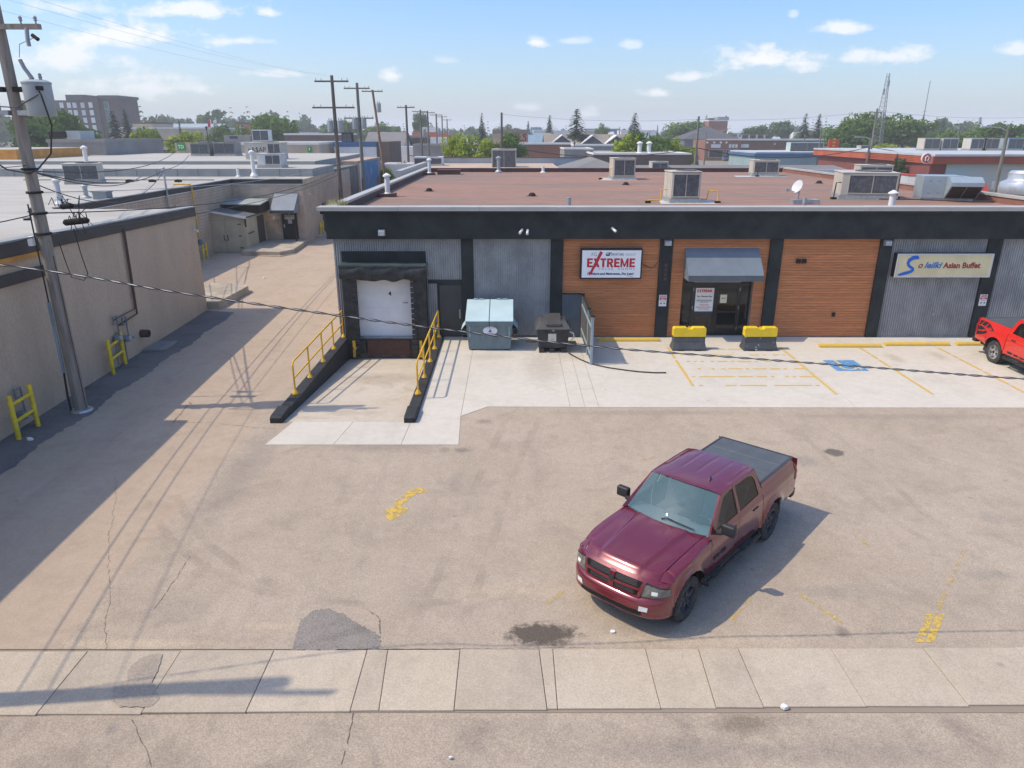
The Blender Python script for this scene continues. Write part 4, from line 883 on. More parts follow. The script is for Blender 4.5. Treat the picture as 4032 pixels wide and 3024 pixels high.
for x in (ax0 + .003, ax1 - .013): MB().prismX([(YB + .05, 3.61), (52.621, 2.52), (52.621, 2.34), (YB + .05, 2.34)], x, x + .01).build('side_cheek', m_awn2, aw)
# far doors on the side wall
xs = lambda y: XB2 + (-.45) * (y - YB) / 12
for y, z in ((60.2, 2.2),): MB().box(xs(y) - .02, xs(y) + .06, y, y + 1.1, .1, 2.35).build('door', m_black, TB)
for y in (57.5,): MB().box(xs(y) - .02, xs(y) + .08, y, y + .45, 3.2, 3.75).build('vent_grille', m_tan, TB)
bx('side_step', m_stoop, TB, -15.6, -14.7, 57.0, 59.3, 0, .12)
# shed
SH = thing('storage_shed', 'tan lean-to shed with double doors and grey shingle roof', 'shed', (-19.6, 50, 0))
m_shed = mat('cream shed paint', (.50, .43, .30), .8, var=.08, scale=1.5); m_shingle = mat('grey shingle', (.13, .135, .14), .9, var=.25, scale=4, fine=.25, fscale=12)
sx0, sx1, sy0, sy1 = -21.0, -18.3, 49.6, 53.9
MB().prismY([(sx0, -.02), (sx1, -.02), (sx1, 2.35), (sx0, 2.8)], sy0, sy1).build('wall', m_shed, SH)
MB().prismY([(sx0 - .05, 2.83), (sx1 + .15, 2.33), (sx1 + .15, 2.43), (sx0 - .05, 2.93)], sy0 - .15, sy1).build('roof', m_shingle, SH); MB().prismY([(sx0 - .05, 2.8), (sx1 + .17, 2.29), (sx1 + .17, 2.44), (sx0 - .05, 2.945)], sy0 - .18, sy0 - .151).build('fascia_board', m_white, SH)
for a, b in ((-20.85, -19.69), (-19.67, -18.6)): d_ = bx('door', m_shed, SH, a, b, sy0 - .05, sy0 - .004, .05, 2.2, bevel=.01, seg=1); [MB().box((a - .02) if a < -20 else b - .2, (a + .22) if a < -20 else b + .02, sy0 - .07, sy0 - .051, z, z + .06).build('hinge', m_black, d_) for z in (.3, 1.1, 1.9)]
MB().tube([(-19.8, sy0 - .06, 1.2), (-19.8, sy0 - .1, 1.2), (-19.8, sy0 - .1, .85), (-19.55, sy0 - .1, .85), (-19.55, sy0 - .1, 1.2), (-19.55, sy0 - .06, 1.2)], .025, 6).build('hasp', m_black, SH)
MB().tube([(sx1 + .01, 50.0, 1.25), (sx1 + .08, 50.0, 1.25), (sx1 + .08, 51.0, 1.25), (sx1 + .01, 51.0, 1.25)], .03, 6).build('grab_rail', m_black, SH); MB().tube([(sx1 + .1, 49.45, 2.3), (sx1 + .1, 49.45, 1.75)], .06, 8).build('downspout', m_black, SH)
bx('side_door', m_doorgrey, SH, sx1 - .01, sx1 + .03, 52.0, 53.4, .3, 2.2)
CO = thing('rooftop_cooler', 'low boxed cooler with pale tilted top behind the shed roof', 'cooler', (-19.3, 52.5, 2.4))
bx('body', m_gap, CO, -20.5, -17.9, 51.6, 53.88, 2.5, 3.05); MB().add([(-20.6, 51.5, 3.12), (-17.8, 51.5, 3.06), (-17.8, 53.88, 3.28), (-20.6, 53.88, 3.32), (-20.6, 51.5, 3.06), (-17.8, 51.5, 3.0), (-17.8, 53.88, 3.2), (-20.6, 53.88, 3.24)], [(0, 1, 2, 3), (4, 7, 6, 5), (0, 4, 5, 1), (1, 5, 6, 2), (2, 6, 7, 3), (3, 7, 4, 0)]).build('lid', mat('pale lid', (.32, .35, .33), .6), CO)
# yellow gas riser and grey conduit on the inset wall
t = thing('gas_riser', 'yellow gas pipe climbing the inset tan wall', 'pipe', (-20.4, 47, 0)); MB().tube([(-21.5, 46.8, 4.75), (-20.45, 46.8, 4.75), (-20.4, 46.85, 4.6), (-20.4, 46.9, 1.4)], .05, 8).build('riser', m_yellow, t, smooth=True); MB().lathe([(.05, .9), (.16, .95), (.16, 1.2), (.05, 1.3)], (-20.35, 46.9, 0), 10).build('meter_body', m_gas, t)
t = thing('service_mast', 'grey service mast above the inset tan wall', 'mast', (-20.45, 43.5, 4)); MB().cyl((-20.45, 43.5, 2.5), (-20.45, 43.5, 5.75), .06, n=8).build('pipe', m_steel, t); MB().lathe([(.1, 5.7), (.13, 5.76), (.1, 5.9), (.02, 5.95)], (-20.45, 43.5, 0), 10).build('weatherhead', m_steel, t)
bx('vent_grille', m_tan, TB, XB1 - .02, XB1 + .05, 44.6, 45.2, 3.1, 3.7)
# ---- mural building farther down the alley
MU = thing('mural_building', 'far alley building with grey wall and blue mural', 'building', (-25, 80, 0))
MB().prism([(-40, 66.2), (-15.95, 66.2), (-15.95, 76.5), (-40, 76.5)], 0, 4.75).build('grey_wall', mat('weathered grey wall', (.17, .18, .165), .9, var=.25, scale=.6), MU)
MB().prism([(-40, 76.5), (-15.9, 76.5), (-15.9, 90), (-40, 90)], 0, 5.1).build('mural_wall', mat('peach wall', (.45, .33, .25), .85), MU)
m_mural = mat('blue mural paint', (.03, .20, .42), .7, col2=(.30, .33, .36), scale=.7, thr=(.5, .72))
bx('mural', m_mural, MU, -15.898, -15.87, 78.2, 88.2, 1.5, 4.9); bx('mural_figure', mat('red mural paint', (.4, .05, .06), .7), MU, -15.868, -15.85, 87.0, 87.8, 1.5, 3.0); bx('mural_border', m_white, MU, -15.898, -15.865, 77.4, 78.0, .2, 4.9); bx('pink_wall', mat('mauve wall', (.33, .2, .22), .85), MU, -15.948, -15.92, 66.6, 76.0, .1, 2.0)
for y in (68.5, 71.5): bx('window', m_gap, MU, -15.918, -15.89, y, y + 1.2, .4, 1.7)
# ---- things on the pale roofs
def hvac(loc, sx, sy, sz, lab, louvre='front', m=None, rz=0, graf=None, group='rooftop units on the pale roofs', split=.0, skid=.18):
    m = m or m_unit; t = thing('rooftop_unit', lab, 'rooftop unit', loc, rz, group)
    k = dict(world=False)
    MB().box(-sx / 2 - .05, sx / 2 + .05, -sy / 2 - .05, sy / 2 + .05, 0, skid).build('curb', m_steel, t, **k)
    MB().box(-sx / 2, sx / 2, -sy / 2, sy / 2, skid + .002, sz).build('cabinet', m, t, bevel=.025, **k)
    MB().box(-sx / 2 - .03, sx / 2 + .03, -sy / 2 - .03, sy / 2 + .03, sz + .001, sz + .05).build('lid', m, t, bevel=.015, **k)
    fr = MB(); x0, x1 = -sx / 2 + .09 + split * sx, sx / 2 - .09; z0, z1 = skid + .12, sz - .1; y = -sy / 2
    cb = MB().box(x0, x1, y - .012, y - .002, z0, z1).build('coil', m_coil, t, **k)
    n = max(4, int((x1 - x0) / .1)); fm = MB().box(-.006, .006, y - .03, y - .012, z0, z1).mesh('fin', m_coil)
    for i in range(1, n): inst('fin', fm, cb, (x0 + (x1 - x0) * i / n, 0, 0))
    MB().box((x0 + x1) / 2 - .02, (x0 + x1) / 2 + .02, y - .034, y - .031, z0, z1).build('divider', m, t, **k)
    for a, b, c, d in ((x0 - .03, x0, z0 - .03, z1 + .03), (x1, x1 + .03, z0 - .03, z1 + .03), (x0, x1, z0 - .03, z0), (x0, x1, z1, z1 + .03)): fr.box(a, b, y - .045, y - .003, c, d)
    fr.build('coil_frame', m, t, **k)
    MB().lathe([(.05, sz + .051), (min(sx, sy) * .36, sz + .052), (min(sx, sy) * .36, sz + .1), (min(sx, sy) * .33, sz + .1), (min(sx, sy) * .32, sz + .06)], (0.12 * sx, 0, 0), 18).build('fan_ring', m_coil, t, **k)
    # side access panel
    for yy in (-sy * .18, sy * .24): MB().box(-sx / 2 - .012, -sx / 2 - .001, yy - sy * .19, yy + sy * .19, skid + .08, sz - .08).build('access_panel', m, t, **k)
    return t
hvac((-29.0, 50.2, 4.61), 2.1, 1.9, 1.25, 'beige rooftop unit with dark coil on the pale roof left of the alley pole', rz=R(20), split=-.02)
u1 = hvac((-23.6, 72.0, 5.19), 3.4, 2.2, 1.75, 'tall beige rooftop unit with black graffiti', split=.62); text('nA$AP', .62, m_black, u1, (-.55, -1.115, .95), off=.0, world=False, sx=.95)
hvac((-19.4, 60.3, 5.19), 1.9, 1.6, 1.05, 'small pale rooftop unit in front of the graffiti unit', m=mat('pale unit', (.58, .58, .55), .5), split=.3)
m_gunit = mat('grey unit metal', (.26, .255, .24), .6, var=.1)
hvac((-33.8, 82, 5.47), 2.0, 2, 1.3, 'dark grey rooftop unit on the far pale roof, left of a pair', m=m_gunit); hvac((-31.2, 82.2, 5.47), 2.3, 2, 1.35, 'dark grey rooftop unit on the far pale roof, right of a pair', m=m_gunit)
def vent_pipe(p, h, r_, lab, m=None, cap=True, group='roof vent pipes', base=True):
    t = thing('vent_pipe', lab, 'vent pipe', p, 0, group); k = dict(world=False); m = m or m_steel
    MB().cyl((0, 0, 0), (0, 0, h), r_, n=12).build('pipe', m, t, smooth=True, **k)
    if base: MB().lathe([(r_ * 2.1, 0), (r_ * 2.1, h * .08), (r_ * 1.35, h * .16), (r_ * 1.02, h * .2)], (0, 0, 0), 12).build('flashing_boot', m, t, **k)
    if cap: MB().lathe([(r_ * 1.02, h * .92), (r_ * 1.55, h * .93), (r_ * 1.55, h), (r_ * .3, h + r_ * .8)], (0, 0, 0), 14).build('cap', m, t, smooth=True, **k)
vent_pipe((-21.2, 34.3, 4.6), 1.15, .12, 'pale stubby flue on the pale roof beside the leaning cables', flat('pale flue', (.55, .57, .58), .5)); vent_pipe((-22.3, 38.4, 4.6), .62, .12, 'short grey vent with ringed cap on the pale roof'); vent_pipe((-33.5, 58.6, 5.18), 1.6, .16, 'tall white flue at the far left of the pale roof', flat('white flue', (.7, .7, .68), .5)); vent_pipe((-19.8, 56.8, 4.6), 1.9, .14, 'white capped flue near the inset corner of the pale roof', MATS['white flue']); vent_pipe((-21.2, 57.3, 4.6), .7, .1, 'short white pipe near the roof step', MATS['white flue'], False)
t = thing('roof_hatch_box', 'small grey box vent on the pale roof', 'vent', (-21.1, 37.8, 4.6)); bx('box', m_gstep, t, -21.45, -20.75, 37.5, 38.1, 4.6, 4.95); bx('lid', m_gstep, t, -21.5, -20.7, 37.45, 38.15, 4.951, 5.0)
for i, (x, y) in enumerate(((-20.3, 30.9), (-18.1, 27.1), (-15.9, 26.5))):
    t = thing('pipe_support', ['dark rubber pipe block at the far end of the near pale roof', 'dark rubber pipe block in the middle of the near pale roof', 'dark rubber pipe block by the edge of the near pale roof'][i], 'pipe support', (x, y, 4.61), group='black pipe blocks'); MB().lathe([(.3, 0), (.28, .03), (.14, .14), (.12, .2)], (0, 0, 0), 12).build('block', m_gap, t, world=False); MB().box(-.1, .1, -.14, .14, .201, .24).build('strap', m_steel, t, world=False)
MB_ = MB().tube([(-34, 51.4, 4.75), (-28, 51.3, 4.75), (-20.7, 51.3, 4.75)], .035, 6).build('roof_gas_line', m_brownpipe); tag(MB_, 'thin dark gas line running across the pale roof to its edge', 'pipe')
for i, x in enumerate((-26.6, -25.0, -23.2)): t = thing('pipe_support', ['black block under the roof gas line, leftmost of three', 'black block under the roof gas line, middle of three', 'black block under the roof gas line, rightmost of three'][i], 'pipe support', (x, 51.3, 4.6), group='black pipe blocks'); MB().box(-.22, .22, -.1, .1, 0, .12).build('block', m_gap, t, world=False); MB().box(-.12, .12, -.04, .04, .185, .2).build('strap', m_steel, t, world=False)
# small dish on a post
t = thing('satellite_dish', 'small white satellite dish on a post on the pale roof', 'satellite dish', (-24.0, 37.2, 4.6)); MB().cyl((0, 0, 0), (0, 0, 1.2), .04, n=8).build('post', m_steel, t, world=False); d_ = MB().lathe([(.02, .0), (.2, .03), (.38, .1), (.4, .12), (.37, .11), (.02, .02)], (0, 0, 0), 18).build('dish', m_white, t, smooth=True, world=False); d_.location = (.1, 0, 1.35); d_.rotation_euler = (0, R(-70), R(-30))
# ------------------------------------------------------------------ things in front of the shops
# ramp railings
def railing(x, lab):
    t = thing('ramp_railing', lab, 'railing', (x, 24, .1), group='yellow railings on the ramp walls'); ys = [20.75, 22.45, 24.2, 25.8, 27.45]; r_ = .03
    z0 = .12; H = 1.07
    for y in ys:
        zz = z0 + (.06 if y < 21 else 0)
        MB().cyl((x, y, zz), (x, y, z0 + H - (.1 if y == ys[0] else 0)), r_, n=8).build('post', m_yellow, t, smooth=True)
        MB().lathe([(.10, zz - .03), (.10, zz + .012), (.05, zz + .10), (.032, zz + .13)], (x, y, 0), 8).build('base_plate', m_yellow, t)
    MB().tube([(x, ys[0], z0 + H - .12), (x, ys[0] + .05, z0 + H - .03), (x, ys[0] + .15, z0 + H), (x, ys[-1], z0 + H)], r_, 8).build('top_rail', m_yellow, t, smooth=True)
    MB().cyl((x, ys[0], z0 + .55), (x, ys[-1], z0 + .55), r_ * .9, n=8).build('middle_rail', m_yellow, t, smooth=True)
railing(-6.73, 'yellow pipe railing on the alley side of the truck ramp'); railing(-2.92, 'yellow pipe railing between the ramp and the grey door')
# steel front-load bin
m_bin = mat('pale blue bin paint', (.30, .40, .42), .55, var=.1, scale=2, fine=.06, fscale=12)
m_bin_d = mat('weathered blue steel', (.165, .225, .245), .65, col2=(.10, .125, .13), scale=2.2, stretch=(1, 1, .35), thr=(.45, .8), fine=.1)
m_lidp = mat('dumpster lid paint', (.46, .60, .63), .5, var=.05)
Dm = thing('steel_dumpster', 'grey-blue steel front-load dumpster with sloping lids beside the grey door', 'dumpster', (-.85, 26.6, 0))
x0, x1, y0, y1 = -1.72, .02, 25.9, 27.35
b = MB(); b.add([(x0 + .08, y0 + .05, .05), (x1 - .08, y0 + .05, .05), (x1 - .08, y1, .05), (x0 + .08, y1, .05), (x0, y0 - .02, 1.14), (x1, y0 - .02, 1.14), (x1, y1, 1.6), (x0, y1, 1.6)], [(3, 2, 1, 0), (0, 1, 5, 4), (1, 2, 6, 5), (2, 3, 7, 6), (3, 0, 4, 7), (4, 5, 6, 7)])
b.build('body', m_bin_d, Dm, bevel=.012, seg=1)
for a, c in ((x0 - .03, -.865), (-.84, x1 + .03)):
    lid = MB(); k = .035
    lid.add([(a, y0 - .09, 1.16), (c, y0 - .09, 1.16), (c, y1 + .02, 1.64), (a, y1 + .02, 1.64), (a, y0 - .09, 1.16 + k), (c, y0 - .09, 1.16 + k), (c, y1 + .02, 1.64 + k), (a, y1 + .02, 1.64 + k)], [(3, 2, 1, 0), (0, 1, 5, 4), (1, 2, 6, 5), (2, 3, 7, 6), (3, 0, 4, 7), (4, 5, 6, 7)])
    l_ = lid.build('lid', m_lidp, Dm, bevel=.01, seg=1)
    for q in (a + .25, c - .4): MB().beam((q, y1 - .02, 1.66 + k), (q + .15, y1 - .02, 1.66 + k), .05, .04).build('hinge', m_lidp, l_)
bx('rim', m_bin_d, Dm, x0 - .02, x1 + .02, y0 - .07, y0 - .03, 1.02, 1.15)
for s_, xx in ((-1, x0), (1, x1)):
    MB().box(min(xx, xx + s_ * .2), max(xx, xx + s_ * .2), y0 + .35, y1 - .25, .55, .78).build('fork_pocket', m_bin_d, Dm); MB().box(min(xx + s_ * .02, xx + s_ * .19), max(xx + s_ * .02, xx + s_ * .19), y0 + .34, y0 + .349, .57, .76).build('pocket_mouth', m_gap, Dm)
    MB().add([(xx, y0 + .2, 1.05), (xx + s_ * .22, y0 + .3, .75), (xx + s_ * .22, y1 - .3, .75), (xx, y1 - .3, 1.05)], [(0, 1, 2, 3)]).build('gusset', m_lidp, Dm)
    for xo in (.12,): bx('corner_rib', m_bin, Dm, (xx + .1) if s_ < 0 else xx - .15, (xx + .15) if s_ < 0 else xx - .1, y0 - .02, y0 + .02, .55, .98)
dec = MB(); n = 28; dec.poly([(-.82 + .27 * math.cos(6.2832 * i / n), y0 - .035 + .05 * (.78 - .78 - .165 * math.sin(6.2832 * i / n)) * 0 + .012, .80 + .165 * math.sin(6.2832 * i / n)) for i in range(n)])
dc = dec.build('oval_decal', m_white, Dm); MB().poly([(-.9, y0 - .026, .74), (-.74, y0 - .026, .74), (-.8, y0 - .026, .82), (-.82, y0 - .026, .90), (-.86, y0 - .026, .80)]).build('blue_emblem', m_blueprint, Dm)
bx('text_line', m_greyprint, Dm, -1.0, -.64, y0 - .027, y0 - .024, .69, .705); bx('text_line', m_greyprint, Dm, -.98, -.66, y0 - .027, y0 - .024, .905, .92)
for q in (x0 + .2, x1 - .35): bx('skid', m_gap, Dm, q, q + .15, y0 + .1, y1 - .1, .0, .05)
MB().tube([(-.852, y0 - .05, 1.2), (-.852, y0 - .1, 1.08), (-.855, y0 - .08, .95)], .014, 5).build('lid_chain', m_rust, Dm)
# black grease bin
m_poly = mat('black bin plastic', (.035, .035, .038), .5, var=.3, scale=4, fine=.15, fscale=15)
Gb = thing('grease_bin', 'low black plastic bin with square hatch beside the fence screen', 'bin', (1.55, 26.0, 0)); x0, x1, y0, y1 = .93, 2.15, 25.62, 26.75
b = MB(); b.add([(x0 + .08, y0 + .04, .18), (x1 - .08, y0 + .04, .18), (x1 - .08, y1, .18), (x0 + .08, y1, .18), (x0, y0, .92), (x1, y0, .92), (x1, y1, .92), (x0, y1, .92)], [(3, 2, 1, 0), (0, 1, 5, 4), (1, 2, 6, 5), (2, 3, 7, 6), (3, 0, 4, 7), (4, 5, 6, 7)]); b.build('body', m_poly, Gb, bevel=.03)
b = MB(); b.add([(x0 - .06, y0 - .07, .925), (x1 + .06, y0 - .07, .925), (x1 + .06, y1 + .05, .925), (x0 - .06, y1 + .05, .925), (x0 + .12, y0 + .2, 1.17), (x1 - .12, y0 + .2, 1.17), (x1 - .12, y1 - .12, 1.17), (x0 + .12, y1 - .12, 1.17)], [(3, 2, 1, 0), (0, 1, 5, 4), (1, 2, 6, 5), (2, 3, 7, 6), (3, 0, 4, 7), (4, 5, 6, 7)]); b.build('lid', mat('grey black lid', (.07, .068, .068), .5, var=.15), Gb, bevel=.03)
b = MB(); b.add([(1.28, y0 + .02, 1.0), (1.82, y0 + .02, 1.0), (1.82, y1 - .25, 1.19), (1.28, y1 - .25, 1.19), (1.26, y0 + .0, 1.12), (1.84, y0 + .0, 1.12), (1.84, y1 - .25, 1.34), (1.26, y1 - .25, 1.34)], [(3, 2, 1, 0), (0, 1, 5, 4), (1, 2, 6, 5), (2, 3, 7, 6), (3, 0, 4, 7), (4, 5, 6, 7)]); b.build('hatch', MATS['grey black lid'], Gb, bevel=.02)
for a in (1.02, 1.4, 1.85): bx('foot', m_poly, Gb, a, a + .2, y0 + .0, y1 - .1, .0, .179, bevel=.02)
bx('latch', m_steel, Gb, 1.5, 1.58, y0 - .03, y0 - .002, .86, .9); bx('label_plate', mat('pale label', (.62, .64, .58), .5), Gb, 1.35, 1.65, y0 + .0, y0 + .012, .42, .75); bx('label_mark', m_yellow, Gb, 1.46, 1.57, y0 - .006, y0 - .001, .52, .56)
MB().tube([(2.1, y0 + .15, .82), (2.3, y0 + .12, .74), (2.33, y0 + .1, .58), (2.2, y0 + .08, .47)], .03, 8).build('spout_handle', m_white, Gb, smooth=True)
bs = bx('timber_block', mat('weathered timber', (.4, .34, .25), .9), None, 2.15, 2.5, 26.55, 26.95, .013, .13, bevel=.01, seg=1); tag(bs, 'loose timber block behind the black bin', 'timber')
bs = bx('timber_block', MATS['weathered timber'], None, .55, .95, 27.0, 27.2, .013, .1, bevel=.01, seg=1); tag(bs, 'short timber offcut on the ground between the two bins', 'timber')
# enclosure fence
Fe = thing('screen_fence', 'grey board screen fence standing out from the wall beside the black bin', 'fence', (2.8, 26, 0)); m_fb = mat('weathered dark boards', (.10, .105, .10), .85, var=.25, scale=5, stretch=(1, 1, .2)); add_random(m_fb, .15)
fx = 2.82; bd = MB().box(-.022, .022, .004, .136, .0, 1.62).mesh('board', m_fb); n = int((27.7 - 24.25) / .14)
for i in range(n): inst('board', bd, Fe, (fx - 2.8, 24.26 + i * .14 - 26, .1 + rnd.uniform(-.01, .01)))
m_fp = mat('pale grey fence post', (.28, .36, .41), .5)
for y in (24.18, 25.4, 27.75): bx('post', m_fp, Fe, fx - .045, fx + .045, y - .045, y + .045, .01, 1.76, bevel=.008, seg=1); bx('post_cap', m_gap, Fe, fx - .07, fx + .07, y - .07, y + .07, 1.761, 1.80)
bx('cap_rail', m_gap, Fe, fx - .05, fx + .05, 24.25, 27.7, 1.73, 1.758); bx('rail', m_fp, Fe, fx - .06, fx - .023, 24.23, 27.7, .35, .43); bx('rail', m_fp, Fe, fx - .06, fx - .023, 24.23, 27.7, 1.35, 1.43)
ribs(2.0, 2.74, .02, 1.78, Fe, YF - .06, 'return_panel', mat('blue grey corrugated', (.15, .19, .22), .6), .095, .03); bx('return_cap', m_gap, Fe, 1.995, 2.75, YF - .12, YF - .03, 1.781, 1.81)
# hose
hp = [(2.12, 25.5, .05), (2.3, 25.1, .035), (2.5, 24.7, .035), (2.75, 24.3, .035), (3.0, 24.05, .035), (3.4, 23.75, .035), (3.9, 23.5, .035), (4.4, 23.3, .035), (4.9, 23.2, .035), (5.3, 23.2, .035)]
tag(MB().tube(hp, .024, 7).build('rubber_hose', m_rubber, smooth=True), 'black hose snaking over the concrete from the black bin', 'hose')
# jersey barriers
m_by = mat('yellow barrier plastic', (.80, .56, .02), .4, var=.06, scale=3); m_bk = mat('black barrier plastic', (.05, .055, .062), .45, var=.2, scale=4, col2=(.075, .08, .085)); m_bk2 = mat('scuffed black plastic', (.05, .055, .06), .5, col2=(.45, .44, .42), scale=5.5, thr=(.60, .68))
def barrier(xc, lab, lower):
    t = thing('jersey_barrier', lab, 'barrier', (xc, 26.15, 0), group='yellow-topped plastic barriers in front of the shop door'); L_ = .62; k = dict(world=False)
    lo = MB(); prof = [(-.30, 0), (-.29, .10), (-.16, .30), (-.13, .52), (.13, .52), (.16, .30), (.29, .10), (.30, 0)]; lo.prismX(prof, -L_, L_)
    vs = [(x * (1.03 if z < .2 else .98), y, z) for x, y, z in lo.v]; lo.v = vs; lo.build('base', lower, t, bevel=.02, **k)
    for a in (-.45, .2): MB().box(a, a + .24, -.315, -.255, .005, .05).build('fork_slot', m_gap, t, **k)
    up = MB(); c = .035; pts = [(-L_ + c, .521), (L_ - c, .521), (L_, .56), (L_, .83), (L_ - .04, .88), (.13, .88), (.06, .82), (-.06, .82), (-.13, .88), (-L_ + .04, .88), (-L_, .83), (-L_, .56)]
    up.prismY(pts, -.14, .14); up.build('top', m_by, t, bevel=.015, **k)
    MB().tube([(-.05, 0, .82), (-.04, 0, .87), (0, 0, .89), (.04, 0, .87), (.05, 0, .82)], .014, 6).build('lifting_loop', m_by, t, **k)
barrier(6.73, 'yellow and black plastic barrier left of the shop door', m_bk); barrier(9.43, 'scuffed yellow and black plastic barrier right of the shop door', m_bk2)
# wheel stops
m_ws = mat('yellow kerb paint', (.66, .44, .07), .8, col2=(.45, .37, .24), scale=3, thr=(.52, .75), fine=.1)
def wheel_stop(xa, xb, y, lab):
    t = MB().prismX([(-.1, 0), (-.09, .07), (-.05, .125), (.05, .125), (.09, .07), (.1, 0)], xa, xb)
    t.v = [(x, yy + y, z + .013) for x, yy, z in t.v]; tag(t.build('wheel_stop', m_ws, bevel=.015), lab, 'wheel stop', 'yellow concrete wheel stops along the shop front')
wheel_stop(3.42, 5.86, 27.25, 'yellow wheel stop below the EXTREME sign'); wheel_stop(11.85, 14.25, 26.4, 'yellow wheel stop at the head of the blue accessible bay'); wheel_stop(14.5, 17.0, 26.62, 'yellow wheel stop under the restaurant sign'); wheel_stop(17.3, 19.7, 26.65, 'yellow wheel stop partly hidden behind the red pickup')

# ------------------------------------------------------------------ things on the brown roof
def roofpad(loc, sx, sy):
    o = MB().poly([(loc[0] - sx / 2, loc[1] - sy / 2, ROOF + .006), (loc[0] + sx / 2, loc[1] - sy / 2 + .1, ROOF + .006), (loc[0] + sx / 2, loc[1] + sy / 2, ROOF + .006), (loc[0] - sx / 2 + .3, loc[1] + sy / 2, ROOF + .006)]).build('roof_patch', mat('pale patch sheet', (.5, .5, .48), .7, var=.08), B)
h1 = hvac((8.0, 34.7, ROOF), 1.35, 1.5, 1.36, 'beige rooftop unit with two-part coil at the middle front of the brown roof', rz=R(2), group='beige rooftop units on the brown roof'); roofpad((8.2, 34.4), 2.8, 2.0)
h2 = hvac((7.75, 52.2, ROOF), 1.55, 1.7, 1.4, 'smaller beige rooftop unit at the back of the brown roof', rz=R(2), group='beige rooftop units on the brown roof'); roofpad((7.4, 52), 2.6, 2.4)
h3 = hvac((19.1, 56.3, ROOF), 1.9, 1.7, 1.12, 'beige rooftop unit near the far right parapet with black gas pipe', rz=R(-8), group='beige rooftop units on the brown roof', split=.02); roofpad((18.6, 55.6), 4.0, 1.6)
h4 = hvac((17.65, 36.9, ROOF), 2.55, 2.3, 1.22, 'large beige rooftop unit with wide coil left of the blue-grey intake unit', rz=R(-14), group='beige rooftop units on the brown roof', split=.10)
h5 = hvac((25.8, 53.0, 4.15), 2.2, 1.6, 1.5, 'beige rooftop unit beyond the right parapet, mostly hidden', rz=R(-10), group='beige rooftop units on the brown roof')
h6 = hvac((14.2, 72.0, 3.9), 1.6, 1.5, 1.3, 'beige rooftop unit peeping over the back parapet', rz=0, group='beige rooftop units on the brown roof')
# blue-grey intake unit with slanted hood
m_sil = mat('blue grey sheet metal', (.36, .43, .47), .4, var=.08, scale=1.5, metal=.3)
I_ = thing('intake_unit', 'blue-grey air intake unit with slanted louvred hood on the brown roof', 'rooftop unit', (21.0, 35.6, ROOF), R(-14)); I_.scale = (.95, .95, .85); k = dict(world=False)
MB().box(-1.3, .5, -.75, .75, .15, 1.35).build('cabinet', m_sil, I_, bevel=.02, **k); MB().box(-1.3, 1.1, -.7, .7, 0, .148).build('curb', m_steel, I_, **k)
MB().prismY([(.502, .2), (1.25, 1.0), (1.25, 1.12), (.9, 1.3), (.502, 1.3)], -.72, .72).build('hood', m_sil, I_, **k)
fl = MB(); fl.add([(.52, -.725, .22), (1.22, -.725, .98), (1.22, .725, .98), (.52, .725, .22)], [(0, 1, 2, 3)]); 
MB().add([(.55, -.66, .215), (1.225, -.66, .955), (1.225, -.02, .955), (.55, -.02, .215)], [(0, 1, 2, 3)]).build('filter', mat('dark filter mesh', (.05, .045, .035), .8), I_, **k); MB().add([(.55, .02, .215), (1.225, .02, .955), (1.225, .66, .955), (.55, .66, .215)], [(0, 1, 2, 3)]).build('filter', MATS['dark filter mesh'], I_, **k)
# front-facing hood as seen from the lot
MB().prismX([(-.752, .15), (-1.55, .85), (-1.55, 1.05), (-1.1, 1.32), (-.752, 1.32)], -.25, 1.2).build('front_hood', m_sil, I_, **k)
for a, b_ in ((-.18, .45), (.5, 1.13)): MB().add([(a, -.80, .175), (b_, -.80, .175), (b_, -1.53, .815), (a, -1.53, .815)], [(0, 1, 2, 3)]).build('filter', MATS['dark filter mesh'], I_, **k)
for x in (-1.0, -.6): [MB().box(x - .04, x + .04, -.77, -.751, z, z + .05).build('latch', m_steel, I_, **k) for z in (.45, 1.1)]
# exhaust fan
Fn = thing('exhaust_fan', 'round aluminium exhaust fan at the right edge of the brown roof', 'exhaust fan', (25.3, 36.4, 4.15)); Fn.scale = (1.25, 1.25, 1.35); m_al = mat('bright aluminium', (.62, .63, .64), .35, metal=.6, var=.08)
MB().box(-.5, .5, -.5, .5, 0, .42).build('curb', m_steel, Fn, **k); MB().lathe([(.62, .421), (.66, .47), (.6, .5)], (0, 0, 0), 20).build('skirt', m_al, Fn, **k)
MB().lathe([(.6, .5), (.82, .62), (.86, .85), (.8, 1.02), (.62, 1.1), (.60, 1.14), (.60, 1.34), (.52, 1.42), (.02, 1.44)], (0, 0, 0), 24).build('cowl', m_al, Fn, smooth=True, **k)
vent_pipe((-6.35, 37.5, ROOF), 1.05, .13, 'tall white flue with boxed base near the left roof edge', MATS['white flue']); vent_pipe((-7.0 + .6, 57.5, ROOF), 1.15, .13, 'white flue at the far left corner of the brown roof', MATS['white flue']); vent_pipe((-1.1, 60.6, ROOF), 1.2, .14, 'white flue against the back parapet'); vent_pipe((2.4, 30.9, ROOF), .5, .1, 'short grey pipe behind the front coping', None, False); vent_pipe((2.55, 60.9, ROOF), .5, .12, 'short pale stub against the back parapet', MATS['white flue'], False); vent_pipe((15.9, 30.6, ROOF), .72, .13, 'white mushroom vent behind the front coping', MATS['white flue']); vent_pipe((12.6, 31.5, ROOF), .45, .08, 'short grey pipe near the roof dish', None, False)
